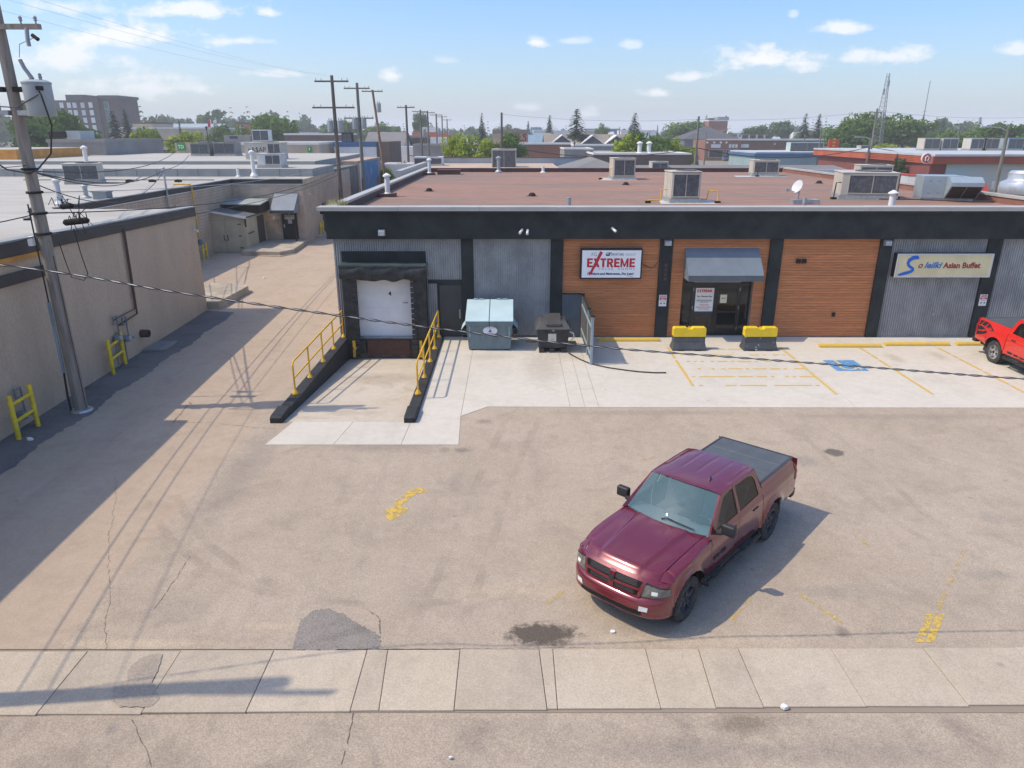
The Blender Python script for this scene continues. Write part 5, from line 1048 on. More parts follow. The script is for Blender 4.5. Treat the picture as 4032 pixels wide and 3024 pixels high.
for i, (u, v) in enumerate(((1690, 753), (2464, 728), (3225, 722), (2095, 772))):
    p = G(u, v, ROOF); t = thing('roof_drain', ['small dark drain on the left of the brown roof', 'small dark drain between the two middle rooftop units', 'small dark dome vent right of the middle of the brown roof', 'small dark drain near the front middle of the brown roof'][i], 'roof drain', p, group='dark drains on the brown roof'); MB().lathe([(.2, 0), (.19, .06), (.12, .16), (.02, .18)], (0, 0, 0), 12).build('dome', m_gap, t, world=False); MB().lathe([(.32, 0.004), (.32, .012), (.2, .014)], (0, 0, 0), 12).build('collar', m_parbrown, t, world=False)
t = thing('roof_hatch', 'low dark red roof hatch near the back left of the brown roof', 'hatch', (-5.0, 58.5, ROOF)); bx('curb', m_parbrown, t, -5.85, -4.1, 58, 59, ROOF, ROOF + .3); bx('lid', mat('maroon lid', (.13, .05, .05), .7), t, -5.9, -4.05, 57.95, 59.05, ROOF + .301, ROOF + .36)
for x, y in ((-6.35, 37.5), (-6.4, 57.5)): bx('vent_curb', m_parbrown, B, x - .4, x + .4, y - .4, y + .4, ROOF + .001, ROOF + .16)
# roof dish
t = thing('satellite_dish', 'grey satellite dish weighted with blocks on the brown roof', 'satellite dish', (13.1, 33.5, ROOF)); MB().box(-.3, .9, -.25, .25, 0, .2).build('ballast', m_steel, t, world=False); MB().tube([(0, 0, .2), (0, 0, .55), (-.05, -.05, .7)], .03, 8).build('post', m_steel, t, world=False)
d_ = MB().lathe([(.02, .0), (.16, .025), (.28, .07), (.30, .09), (.27, .08), (.02, .02)], (0, 0, 0), 20).build('dish', mat('pale dish', (.6, .61, .62), .4), t, smooth=True, world=False); d_.location = (-.08, -.05, .75); d_.rotation_euler = (R(20), R(-65), 0); MB().tube([(-.05, -.05, .5), (-.55, -.1, .62)], .018, 6).build('feed_arm', m_steel, t, world=False); MB().box(-.66, -.54, -.15, -.05, .56, .7).build('feed_horn', m_steel, t, world=False)
# yellow gas lines by the units
def gasline(pts, lab, m=None):
    t = thing('gas_line', lab, 'gas pipe', pts[0]); MB().tube(pts, .03, 7).build('pipe', m or m_yellow, t); p = pts[0]; MB().box(p[0] - .12, p[0] + .12, p[1] - .1, p[1] + .1, ROOF, ROOF + .1).build('block', m_gap, t)
z = ROOF
gasline([(6.3, 33.9, z + .12), (6.9, 34.0, z + .12), (6.9, 34.0, z + .6), (7.2, 34.0, z + .6)], 'yellow gas pipe left of the middle front rooftop unit'); gasline([(9.5, 33.8, z + .1), (9.5, 33.9, z + .55), (9.1, 34.0, z + .55), (9.1, 34.2, z + .15), (8.8, 34.3, z + .15)], 'yellow gas pipe loop right of the middle front rooftop unit'); gasline([(6.2, 51.8, z + .14), (6.8, 51.6, z + .14), (6.8, 51.5, z + .75), (6.95, 51.5, z + .75)], 'yellow gas pipe beside the back rooftop unit')
gasline([(15.75, 35.9, z + .1), (15.75, 35.8, z + .8), (16.0, 35.85, z + .8)], 'short black gas pipe on the left of the large rooftop unit', m_brownpipe); gasline([(18.9, 36.0, z + .1), (19.0, 36.2, z + 1.25), (19.3, 36.2, z + 1.3)], 'black pipe rising between the large unit and the intake unit', m_brownpipe); gasline([(18.3, 55.2, z + .1), (18.3, 55.1, z + .7), (18.5, 55.1, z + .7)], 'black gas pipe at the far right rooftop unit', m_brownpipe)
tag(MB().tube([(17.2, 34.3, z + .15), (19.0, 34.2, z + .14), (21.2, 33.8, z + .08), (22.4, 33.9, z + .08)], .03, 6).build('roof_conduit', m_brownpipe), 'dark conduit along the roof in front of the intake unit', 'conduit')
# ------------------------------------------------------------------ pickup trucks
def smooth01(t): t = max(0, min(1, t)); return t * t * (3 - 2 * t)
def lerp_pts(P, x):
    if x <= P[0][0]: return P[0][1]
    for (a, b), (c, d) in zip(P, P[1:]):
        if x <= c: return b + (d - b) * (x - a) / (c - a)
    return P[-1][1]
def make_truck(label, loc, rz, paint, rimmat, red=False, sc_=.955):
    T = thing('pickup_truck', label, 'pickup truck', loc, rz); T.scale = (sc_,) * 3; k = dict(world=False)
    m_tyre = mat('tyre rubber', (.05, .048, .046), .85, var=.3, scale=9, fine=.2); m_trim = mat('black trim', (.022, .023, .025), .5, var=.15); m_under = flat('underbody black', (.008, .008, .008), .95)
    m_wind = MATS.get('windscreen') or glass('windscreen', (.10, .20, .23), .004, .5, 1.6); m_side = MATS.get('tinted side glass') or glass('tinted side glass', (.012, .014, .013), .02, .28)  # windscreen base colour holds the pale cyan of reflected sky
    m_lamp = mat('headlamp lens', (.15, .155, .14), .12, var=.3, scale=14, spec=.7); m_tail = flat('tail lamp red', (.35, .01, .012), .2); m_seat = mat('grey cloth seat', (.30, .31, .32), .9); m_dash = mat('grey dashboard', (.34, .37, .38), .8)
    AX = (1.785, -1.785); ZA = .45; RA = .525
    def ytop(x): return lerp_pts([(-3.05, 1.41), (-1.27, 1.40), (-1.25, 1.30), (.9, 1.255), (1.0, 1.22), (1.6, 1.185), (2.1, 1.115), (2.2, 1.08), (2.35, 1.0)], x)
    def W_(x): return lerp_pts([(-3.05, .955), (-2.6, .97), (1.4, .97), (1.9, .965), (2.33, .945)], x)
    def ysurf(x, z):
        w = W_(x); y = w - .10 * max(0, (z - .98) / .42) ** 2 - .035 * max(0, (.85 - z) / .35) ** 2
        y += .014 * smooth01((z - 1.10) / .05) * (1 - smooth01((z - 1.16) / .1))
        for a in AX:
            d = math.hypot(x - a, z - ZA); y += .048 * math.exp(-((d - RA) / .075) ** 2) * (1 if z > .3 else 0) + .02 * math.exp(-((d - RA) / .2) ** 2)
        return y
    def zbot(x): return lerp_pts([(-3.05, .64), (-2.4, .58), (-1.2, .53), (1.2, .52), (2.33, .55)], x)
    def patch(name, xa, xb, s, roll=None, nx=None, zt=None, par=None):
        n = nx or max(6, int((xb - xa) / .035)); nz = 22; rows = []; mb = MB()
        def pt(i, j):
            x = xa + (xb - xa) * i / n; z0, z1 = zbot(x), (zt(x) if zt else ytop(x)); z = z0 + (z1 - z0) * j / nz
            for a in AX:
                d = math.hypot(x - a, z - ZA)
                if d < RA:
                    # push points inside the arch onto it
                    if d < 1e-3: d = 1e-3
                    if z > ZA - .02: kx, kz = (x - a) / d, (z - ZA) / d; x2, z2 = a + kx * RA, ZA + kz * RA; return (x2, s * ysurf(x2, z2), z2)
                    x = a + (RA if x > a else -RA) * math.sqrt(max(0, 1 - ((z - ZA) / RA) ** 2))
            return (x, s * ysurf(x, z), z)
        vs = [pt(i, j) for j in range(nz + 1) for i in range(n + 1)]; w = n + 1; fs = []
        for j in range(nz):
            for i in range(n):
                q = (j * w + i, j * w + i + 1, (j + 1) * w + i + 1, (j + 1) * w + i)
                cx = xa + (xb - xa) * (i + .5) / n; z0, z1 = zbot(cx), (zt(cx) if zt else ytop(cx)); cz = z0 + (z1 - z0) * (j + .5) / nz
                if any(math.hypot(cx - a, cz - ZA) < RA for a in AX): continue
                fs.append(q)
        base = len(vs)
        if roll:
            m_ = 5
            for r_ in range(1, m_ + 1):
                for i in range(n + 1):
                    x = xa + (xb - xa) * i / n; z1 = zt(x) if zt else ytop(x); y1 = ysurf(x, z1); yi, zi = roll(x); t = r_ / m_
                    vs.append((x, s * (y1 + (yi - y1) * (1 - math.cos(t * math.pi / 2)) ** .8), z1 + (zi - z1) * math.sin(t * math.pi / 2)))
            for r_ in range(m_):
                for i in range(n):
                    a0 = (nz * w + i) if r_ == 0 else base + (r_ - 1) * w + i; b0 = base + r_ * w + i; fs.append((a0, a0 + 1, b0 + 1, b0))
        mb.add(vs, fs); return mb.build(name, paint, par or T, smooth=50, **k)
    hv = lambda x: max(0, min(1, (x - .985) / 1.345)); hood_edge = lambda x: (.80 - .035 * hv(x), 1.253 - .125 * hv(x) ** 1.4 - .09 * smooth01((hv(x) - .9) / .1))
    for s in (1, -1):
        patch('front_fender', .985, 2.33, s, hood_edge)
        d1 = patch('front_door', -.145, .972, s, lambda x: (.915, ytop(x) + .012)); d2 = patch('rear_door', -1.245, -.158, s, lambda x: (.915, ytop(x) + .012)); patch('bed_side', -3.045, -1.265, s, lambda x: (.845, 1.452))
        for d_, xh in ((d1, .0), (d2, -1.0)):
            y = s * (ysurf(xh, 1.1) + .02); MB().box(xh - .0, xh + .22, min(y, y - s * .03), max(y, y - s * .03), 1.085, 1.125).build('handle', m_trim, d_, bevel=.01, **k)
        # lower cladding, sill, step bar, flaps
        MB().beam((-1.2, s * .90, .50), (1.25, s * .90, .50), .08, .09).build('sill', m_trim, T, **k)
        stp = MB().tube([(-1.22, s * .85, .48), (-1.15, s * 1.0, .40), (1.12, s * 1.0, .40), (1.2, s * .85, .48)], .05, 8).build('step_bar', m_trim, T, smooth=True, **k)
        for a in (-.75, .5): MB().box(a, a + .42, s * 1.0 - .06, s * 1.0 + .06, .442, .462).build('step_pad', m_tyre, stp, **k)
        MB().beam((1.20, s * .88, .72), (1.17, s * .88, .28), .2, .02).build('mud_flap', m_trim, T, **k); MB().beam((-2.36, s * .88, .74), (-2.40, s * .88, .28), .22, .02).build('mud_flap', m_trim, T, **k)
        # greenhouse side
        gy = lambda x, z: (x, s * (.93 - (z - 1.27) * .345), z)
        def gyi(o): return lambda x, z: (x, s * (.93 - (z - 1.27) * .345 + o), z)
        W1 = [(.80, 1.295), (.50, 1.56), (.26, 1.745), (.12, 1.775), (-.13, 1.785), (-.13, 1.30)]; W2 = [(-.24, 1.30), (-.24, 1.785), (-.80, 1.775), (-.98, 1.72), (-1.05, 1.62), (-1.09, 1.325)]
        O = [(1.06, 1.255), (.70, 1.55), (.36, 1.815), (.2, 1.835), (-.6, 1.835), (-1.135, 1.812), (-1.195, 1.68), (-1.265, 1.40), (-1.265, 1.262)]
        v, f = fill_poly(O, [W1, W2], gy); MB().add(v, f).build('cab_frame', paint, T, **k)
        for w_ in (W1, W2): v, f = fill_poly(w_, [], gyi(-.012)); pn = MB().add(v, f).build('side_window', m_side, T, **k)
        v, f = fill_poly([(-.145, 1.285), (-.145, 1.80), (-.225, 1.80), (-.225, 1.285)], [], gyi(.003)); MB().add(v, f).build('pillar_trim', paint if not red else m_trim, T, **k)
        # mirror
        mr = MB().obox((.70, s * 1.13, 1.385), (.13, .27, .21)).build('mirror', m_trim, T, bevel=.045, seg=3, smooth=True, **k); MB().tube([(.76, s * .93, 1.29), (.75, s * 1.03, 1.31)], .045, 8).build('mirror_arm', m_trim, mr, **k)
        # head lamp, fog lamp
    # front end
    def fr(y, z, out=0.0):
        ins = lerp_pts([(.38, .07), (.44, .015), (.50, .03), (.56, .0), (.68, .0), (.735, .03), (.77, .085), (.9, .10), (1.05, .15), (1.10, .20), (1.13, .27)], z)
        yy = min(.999, abs(y) / .985); zd = z - .075 * smooth01((abs(y) - .45) / .5) * max(0, min(1, (z - .77) / .33)); return (2.30 + (.535 - ins) * (1 - yy ** 3.2) ** .5 + out, y * (1 - .05 * max(0, z - .8)), zd)
    Z = [.40, .43, .46, .50, .54, .58, .63, .68, .72, .75, .77, .80, .86, .92, .98, 1.03, 1.07, 1.10]
    def band(name, z0, z1, mt, y0=-.984, y1=.984, out=0, ny=44, nz=10, par=None, trap=0):
        mb = MB(); mb.grid(lambda u, v_: fr((math.sin((u - .5) * math.pi) * .984 if (y0 == -.984) else y0 + (y1 - y0) * u) * (1 - trap * v_), z0 + (z1 - z0) * v_, out), ny, nz); return mb.build(name, mt, par or T, smooth=50, **k)
    bp = band('front_bumper', .40, .765, paint, nz=18); band('front_panel', .766, 1.10, paint, nz=14)
    MB().grid(lambda u, v_: fr(-.62 + 1.24 * u, .455 + .075 * v_ + .01 * math.cos((u - .5) * 3), .012), 24, 3).build('lower_intake', m_under, bp, **k)
    for s in (1, -1):
        c = [(s * .58, .545), (s * .72, .55), (s * .73, .64), (s * .59, .65)]; MB().poly([fr(y, z, .012) for y, z in c]).build('fog_lamp', mat('fog lamp lens', (.75, .77, .76), .2), bp, **k)
        # headlight: wraps from the grille to the fender
        hl = MB(); hl.grid(lambda u, v_: fr(s * (.585 + .385 * u), (.80 + .05 * u) + (.235 - .09 * u * u) * v_, .014 + .004 * math.sin(u * 3)), 14, 6); h_ = hl.build('headlight', m_lamp, T, smooth=True, **k)
        hb = MB(); hb.grid(lambda u, v_: fr(s * (.57 + .40 * u), (.785 + .05 * u) + (.265 - .09 * u * u) * v_, .007), 14, 6); hb.build('bezel', m_trim, h_, smooth=True, **k)
        MB().grid(lambda u, v_: fr(s * (.74 + .09 * u), .87 + .08 * v_, .021), 3, 3).build('reflector', m_white, h_, **k)
    # grille: surround, crossing bars, dark mesh
    gw = lambda z: .50 + (z - .77) * .26
    MB().grid(lambda u, v_: fr((u - .5) * 2 * gw(.785 + .29 * v_), .785 + .29 * v_, .010), 24, 10).build('grille_backing', m_under, T, **k)
    Gp = MB()
    def gq(pts, o): Gp.poly([fr(y, z, o) for y, z in pts])
    for s in (1, -1):
        n = 8
        for i in range(n):
            a, b = i / n, (i + 1) / n; za, zb = .775 + .315 * a, .775 + .315 * b; gq([(s * gw(za), za), (s * (gw(za) + .06), za), (s * (gw(zb) + .06), zb), (s * gw(zb), zb)], .03); ya, yb = (gw(.78) + .05) * a, (gw(.78) + .05) * b
            gq([(s * ya, .765), (s * yb, .765), (s * yb, .80), (s * ya, .80)], .032); ya, yb = (gw(1.08) + .05) * a, (gw(1.08) + .05) * b; gq([(s * ya, 1.06), (s * yb, 1.06), (s * yb, 1.09), (s * ya, 1.09)], .032)
            ya, yb = .05 + (gw(.93) - .04) * a, .05 + (gw(.93) - .04) * b; zz = lambda y: .905 + .03 * y
            gq([(s * ya, zz(ya) - .025), (s * yb, zz(yb) - .025), (s * yb, zz(yb) + .025), (s * ya, zz(ya) + .025)], .034)
    Gp.build('grille_surround', paint, T, merge=True, **k)
    MB().grid(lambda u, v_: fr(-.055 + .11 * u, .78 + .30 * v_, .037), 3, 8).build('grille_post', paint, T, **k); MB().poly([fr(y, z, .045) for y, z in ((-.05, .98), (0, 1.0), (.05, .98), (.045, .91), (0, .86), (-.045, .91))]).build('emblem', m_trim, T, **k)
    bar = MB()
    for j in range(11):
        z = .81 + j * .024
        if abs(z - .915) < .03: continue
        for s in (1, -1): bar.add([fr(s * y, z + .006 * ((i % 2) * 2 - 1), .017) for i, y in enumerate([.06 + .035 * q for q in range(int((gw(z) - .08) / .035))])] + [fr(s * y, z + .009 + .006 * ((i % 2) * 2 - 1), .017) for i, y in enumerate([.06 + .035 * q for q in range(int((gw(z) - .08) / .035))])], [(i, i + 1, i + 1 + int((gw(z) - .08) / .035), i + int((gw(z) - .08) / .035)) for i in range(int((gw(z) - .08) / .035) - 1)])
    o = bar.build('grille_mesh', mat('grille grey', (.09, .09, .095), .5), T, **k); o['kind'] = 'stuff'
    # bonnet
    def hood(u, v):
        y = (u - .5) * 2 * (.79 - .035 * v); xb = .985 + .15 * (1 - (y / .8) ** 2); xf = 2.33 + .30 * (1 - abs(y / .81) ** 3.2) ** .5 if abs(y) < .8 else 2.33; x = xb + (xf - xb) * v
        z = 1.255 - .125 * v ** 1.4 - .09 * smooth01((v - .90) / .10) + .02 * (1 - (y / .8) ** 2)
        b = abs(y); e = .50 - .12 * v; z += .036 * (1 - smooth01((b - e) / .06)) * (1 - .5 * v) * (1 - smooth01((v - .9) / .1)) - .010 * (1 - smooth01((b - .2) / .12)) * (1 - v)
        return (x, y, z)
    MB().grid(hood, 48, 34).build('bonnet', paint, T, smooth=60, **k)
    def nose(u, v):
        a, b = Vector(hood(u, 1)), Vector(fr((u - .5) * 2 * .972, 1.10)); return tuple(a.lerp(b, v) + Vector((0, 0, -.012 * math.sin(v * math.pi))))
    MB().grid(nose, 48, 3).build('nose_trim', paint, T, smooth=60, **k)
    for s in (1, -1):
        def corner(t, q):
            a = Vector(hood(.5 + s * .5, .86 + .14 * t)) + Vector((0, s * .008, 0)); x_ = 2.26; b = Vector((x_, s * (ysurf(x_, ytop(x_)) - .004), ytop(x_) + .004)).lerp(Vector(fr(s * .974, 1.10)), t); return tuple(a.lerp(b, q) + Vector((0, 0, .03 * math.sin(q * math.pi) * (1 - t))))
        MB().grid(corner, 8, 8).build('fender_nose', paint, T, smooth=60, **k)
    MB().grid(lambda u, v: (.97 + .15 * (1 - ((u - .5) * 2) ** 2) + (.05 - .09 * v), (u - .5) * 1.66, 1.235 + .02 * v), 16, 2).build('cowl', m_trim, T, **k)
    # windscreen, roof, rear window
    def ws(u, v):
        yb = (u - .5) * 2 * .86; yt = (u - .5) * 2 * .70; y = yb + (yt - yb) * v; xb = .95 + .15 * (1 - (yb / .86) ** 2); xt = .335 + .07 * (1 - (yt / .7) ** 2); zb, zt_ = 1.262, 1.825 + .03 * (1 - (yt / .7) ** 2)
        return (xb + (xt - xb) * v, y, zb + (zt_ - zb) * v + .02 * math.sin(v * math.pi))
    MB().grid(ws, 20, 10).build('windscreen', m_wind, T, smooth=True, **k)
    for s in (1, -1):
        a_ = [ws(.5 + s * .5, v / 8) for v in range(9)]; o_ = [(1.06 - .70 * v / 8, s * (.93 - ((1.255 + .56 * v / 8) - 1.27) * .345), 1.255 + .56 * v / 8) for v in range(9)]
        MB().add(a_ + o_, [(i, i + 1, 9 + i + 1, 9 + i) for i in range(8)]).build('windscreen_pillar', paint, T, smooth=True, **k)
    def rf(u, v):
        y = (u - .5) * 2 * .742; x = (.345 + .07 * (1 - (y / .742) ** 2)) * (1 - v) + (-1.14) * v; e = abs(y / .742)
        z = 1.838 + .055 * (1 - e ** 4) * 1.0 - .02 * abs((v - .45) / .55) ** 3 - .012 * (1 - e ** 2) * (v < .02)
        if .12 < v < .93: z -= .008 * max(0, math.cos(y * 19)) ** 8 * smooth01((v - .3) / .08)
        return (x, y, z)
    MB().grid(rf, 60, 24).build('roof', paint, T, smooth=60, **k)
    MB().add([(-1.138, -.735, 1.815), (-1.138, .735, 1.815), (-1.262, .90, 1.40), (-1.262, -.90, 1.40)], [(0, 1, 2, 3)]).build('rear_wall', paint, T, **k); MB().add([(-1.165, -.6, 1.79), (-1.165, .6, 1.79), (-1.268, .68, 1.45), (-1.268, -.68, 1.45)], [(0, 1, 2, 3)]).build('rear_window', m_side, T, **k)
    fin = MB().add([(.12, -.03, 1.885), (.12, .03, 1.885), (-.02, .02, 1.89), (-.02, -.02, 1.89), (.02, 0, 1.96), (-.02, 0, 1.96)], [(0, 1, 4), (1, 2, 5, 4), (2, 3, 5), (3, 0, 4, 5)]).build('roof_aerial', m_trim, T, **k); fin.location = (0, .36, -.005)
    # wipers
    for y0, y1 in ((.05, .62), (-.62, -.06)): MB().tube([(1.03, y0 - .1, 1.29), ws(.5 + y0 / 1.72, .12), ws(.5 + (y0 + y1) / 2 / 1.72, .09), ws(.5 + y1 / 1.72, .05)], .012, 5).build('wiper', m_trim, T, **k).location = (.03, 0, .035)
    # cabin
    MB().box(-1.2, .95, -.86, .86, .55, .62).build('cabin_floor', m_under, T, **k); MB().grid(lambda u, v: (.55 + .42 * v, (u - .5) * 1.68, 1.20 + .03 * math.sin(v * 3)), 8, 5).build('dashboard', m_dash, T, **k); MB().box(.5, .56, -.84, .84, .7, 1.19).build('dash_front', m_seat, T, **k)
    for y in (-.42, .42):
        MB().obox((-.05, y, .95), (.5, .52, .16)).build('front_seat', m_seat, T, bevel=.05, **k); MB().obox((-.28, y, 1.27), (.14, .50, .66), Matrix.Rotation(R(-12), 3, 'Y')).build('seat_back', m_seat, T, bevel=.05, **k)
    MB().obox((-.98, 0, 1.15), (.16, 1.5, .7)).build('rear_bench', m_seat, T, bevel=.05, **k); MB().lathe([(.17, -.015), (.19, 0), (.17, .015), (.15, 0)], (0, 0, 0), 16).build('steering_wheel', m_trim, T, **k).location = (.42, .42, 1.2)
    T.children[-1].rotation_euler = (0, R(-60), 0)
    # bed cover and tail
    m_cov = mat('dark bed cover', (.085, .098, .11), .65, var=.08, scale=3, fine=.08, fscale=40)
    for a, b in ((-1.30, -1.834), (-1.838, -2.394), (-2.398, -2.965)): MB().box(b, a, -.80, .80, 1.425, 1.455).build('cover_panel', m_cov, T, bevel=.008, seg=1, **k)
    for s in (1, -1): MB().box(-2.99, -1.28, min(s * .803, s * .85), max(s * .803, s * .85), 1.42, 1.462).build('bed_rail_cap', mat('grey rail cap', (.06, .068, .075), .8, spec=.2), T, bevel=.012, **k); MB().grid(lambda u, v: (-3.05 + .10 * u, s * (ysurf(-3.0 + .1 * u, .95 + .38 * v) + .008), .95 + .38 * v), 3, 6).build('tail_light', m_tail, T, **k)
    tg = MB(); tg.grid(lambda u, v: (-3.045 - .03 * math.sin(v * 3), (u - .5) * 1.86, .62 + .81 * v), 8, 8); tg.build('tailgate', paint, T, smooth=True, **k); MB().obox((-3.0, 0, 1.435), (.07, 1.7, .035)).build('tailgate_cap', m_trim, T, bevel=.015, **k); MB().obox((-3.10, 0, .57), (.22, 1.86, .20)).build('rear_bumper', m_trim, T, bevel=.04, **k)
    MB().box(-2.95, 2.25, -.74, .74, .42, .62).build('chassis', m_under, T, **k); MB().box(-2.98, -1.28, -.84, .84, .8, 1.40).build('bed_box', m_under, T, **k); MB().box(1.0, 2.3, -.70, .70, .62, 1.08).build('engine_bay', m_under, T, **k)
    # wheels
    proto = None
    for ax in AX:
        for s in (1, -1):
            WH = bpy.data.objects.new('wheel', None); COL.objects.link(WH); WH.parent = T; WH.location = (ax, s * .845, .42); WH.rotation_euler = (0, 0, 0 if s > 0 else math.pi)
            if proto is None:
                R_ = .42
                ty = MB().lathe([(.265, -.13), (.30, -.14), (.375, -.145), (.405, -.125), (R_ - .012, -.09), (R_ - .012, .09), (.405, .125), (.375, .145), (.30, .14), (.265, .13)], (0, 0, 0), 40, 'y', False).build('tyre', m_tyre, WH, smooth=35, **k)
                tr = MB()
                for i in range(36):
                    t0 = 2 * math.pi * i / 36
                    for yy, o_ in ((-.10, 0), (-.035, .5), (.035, 0), (.10, .5)):
                        t = t0 + o_ * 2 * math.pi / 36; c, s_ = math.cos(t), math.sin(t); M = Matrix(((c, 0, -s_), (0, 1, 0), (s_, 0, c))); tr.obox((c * (R_ - .006), yy, s_ * (R_ - .006)), (.02, .055, .045), M)
                tt = tr.build('tread', m_tyre, WH, **k); tt['kind'] = 'stuff'
                rim = MB().lathe([(.268, .13), (.255, .135), (.245, .10), (.24, .0), (.06, -.02), (.05, -.02)], (0, 0, 0), 36, 'y', False).build('rim', rimmat, WH, smooth=40, **k)
                sp_ = MB()
                for i in range(5):
                    t = 2 * math.pi * i / 5 + .3; c, s_ = math.cos(t), math.sin(t); M = Matrix(((c, 0, -s_), (0, 1, 0), (s_, 0, c)))
                    for d_ in (-1, 1): sp_.obox((c * .15 - s_ * d_ * .03, .10, s_ * .15 + c * d_ * .03), (.20, .03, .028), M)
                    sp_.obox((c * .1, .105, s_ * .1), (.1, .025, .075), M)
                sp_.build('spokes', rimmat, WH, bevel=.005, seg=1, **k); MB().lathe([(.06, .09), (.06, .125), (.02, .13)], (0, 0, 0), 12, 'y').build('hub_cap', m_trim, WH, **k); MB().lathe([(.2, .01), (.2, .03), (.05, .04)], (0, 0, 0), 20, 'y').build('brake_disc', m_steel, WH, **k)
                proto = WH
            else:
                for ch in proto.children: c = ch.copy(); COL.objects.link(c); c.parent = WH
            # dark wheel housing
            mb = MB(); n = 20
            vs = [(ax + RA * 1.02 * math.cos(math.pi * i / n), s * y, ZA + RA * 1.02 * math.sin(math.pi * i / n)) for y in (.50, .93) for i in range(n + 1)]
            mb.add(vs, [(i, i + 1, n + 2 + i, n + 1 + i) for i in range(n)] + [tuple(range(n + 1))]); mb.build('wheel_housing', m_under, T, **k)
    return T, ysurf
m_maroon = mat('maroon metallic paint', (.165, .010, .023), .22, var=.05, scale=1.2, spec=.6, coat=1.0, metal=.25)
m_redp = mat('bright red paint', (.62, .018, .012), .35, var=.04, scale=1.2, spec=.6, coat=1.0)
m_rimb = mat('matte black rim', (.05, .055, .065), .4, var=.1); m_rims = mat('silver rim', (.5, .5, .52), .3, metal=.7, var=.1)
hd = math.atan2(G(2692, 2445).y - G(3029, 2117).y, G(2692, 2445).x - G(3029, 2117).x)
lf = Vector((-math.sin(hd), math.cos(hd), 0)); ctr = (G(2692, 2445) + G(3029, 2117)) / 2 - lf * .93
T1, ys1 = make_truck('maroon crew-cab pickup with black wheels and dark bed cover in the open lot', (ctr.x, ctr.y, 0), hd, m_maroon, m_rimb)
text('RAM 1500', .12, m_black, T1, (.62, ys1(.62, .78) + .012, .76), rz=math.pi, off=.004, world=False, sx=.95)
T2, ys2 = make_truck('bright red pickup with black bedside graphics parked at the right edge', (18.2, 22.75, 0), R(-90), m_redp, m_rims, True)
# bedside graphics on the red pickup (right-hand side)
def side2(x, z, o=.006): return (x, -(ys2(x, z) + o), z)
gq = MB()
for pts in ([(-2.98, 1.36), (-2.75, 1.38), (-2.86, 1.2), (-3.0, 1.22)], [(-2.72, 1.38), (-2.45, 1.36), (-2.6, 1.2), (-2.8, 1.22)], [(-3.0, 1.16), (-2.75, 1.18), (-2.5, 1.14), (-2.7, 1.04), (-2.98, 1.0)], [(-2.42, 1.36), (-2.2, 1.26), (-1.98, 1.16), (-2.3, 1.12), (-2.5, 1.2)], [(-2.98, .95), (-2.6, 1.0), (-2.45, 1.08), (-2.35, 1.02), (-2.5, .93), (-2.7, .86), (-2.98, .8)]):
    gq.poly([side2(x, z) for x, z in pts])
gq.build('bedside_graphic', m_black, T2, world=False); text('4x4', .2, m_redp, T2, (-2.42, -(ys2(-2.4, 1.2) + .012), 1.12), world=False, off=.004, sx=1.2, shear=.3)
gq = MB()
for i in range(6): gq.poly([side2(x, z) for x, z in ((-1.1 + .33 * i, .66 - .01 * i), (-.85 + .33 * i, .67 - .01 * i), (-.8 + .33 * i, .60), (-1.05 + .33 * i, .585))])
gq.build('door_graphic', m_black, T2, world=False)
# ------------------------------------------------------------------ utility poles and lines
m_pole = mat('weathered pole timber', (.33, .285, .235), .9, col2=(.17, .145, .12), scale=2.2, stretch=(6, 6, .5), thr=(.4, .75), bump=.3, bscale=20)
m_pole2 = mat('dark pole timber', (.15, .125, .105), .9, var=.25, scale=2, stretch=(5, 5, .5)); m_pole3 = mat('grey green pole timber', (.19, .185, .15), .9, var=.2, scale=2, stretch=(5, 5, .5))
m_can = mat('grey transformer paint', (.36, .40, .41), .45, var=.06, scale=2); m_wire = flat('black cable', (.02, .02, .022), .6); m_wire_l = flat('bare aluminium cable', (.42, .42, .41), .5, metal=.3); m_porc = flat('grey insulator', (.3, .3, .31), .3)
def can(par, x, y, z0, z1, r_, k, m=None):
    c = MB().lathe([(r_ * .96, z0), (r_, z0 + .02), (r_, z1 - .03), (r_ * 1.05, z1 - .02), (r_ * 1.05, z1 + .01), (r_ * .7, z1 + .06), (.02, z1 + .08)], (x, y, 0), 20).build('transformer', m or m_can, par, smooth=35, world=False)
    for dx in (-.35, .4): MB().lathe([(.02, z1 + .04), (.05, z1 + .07), (.03, z1 + .1), (.05, z1 + .13), (.03, z1 + .16), (.045, z1 + .19), (.02, z1 + .22)], (x + dx * r_, y, 0), 8).build('bushing', m_porc, c, world=False)
    return c
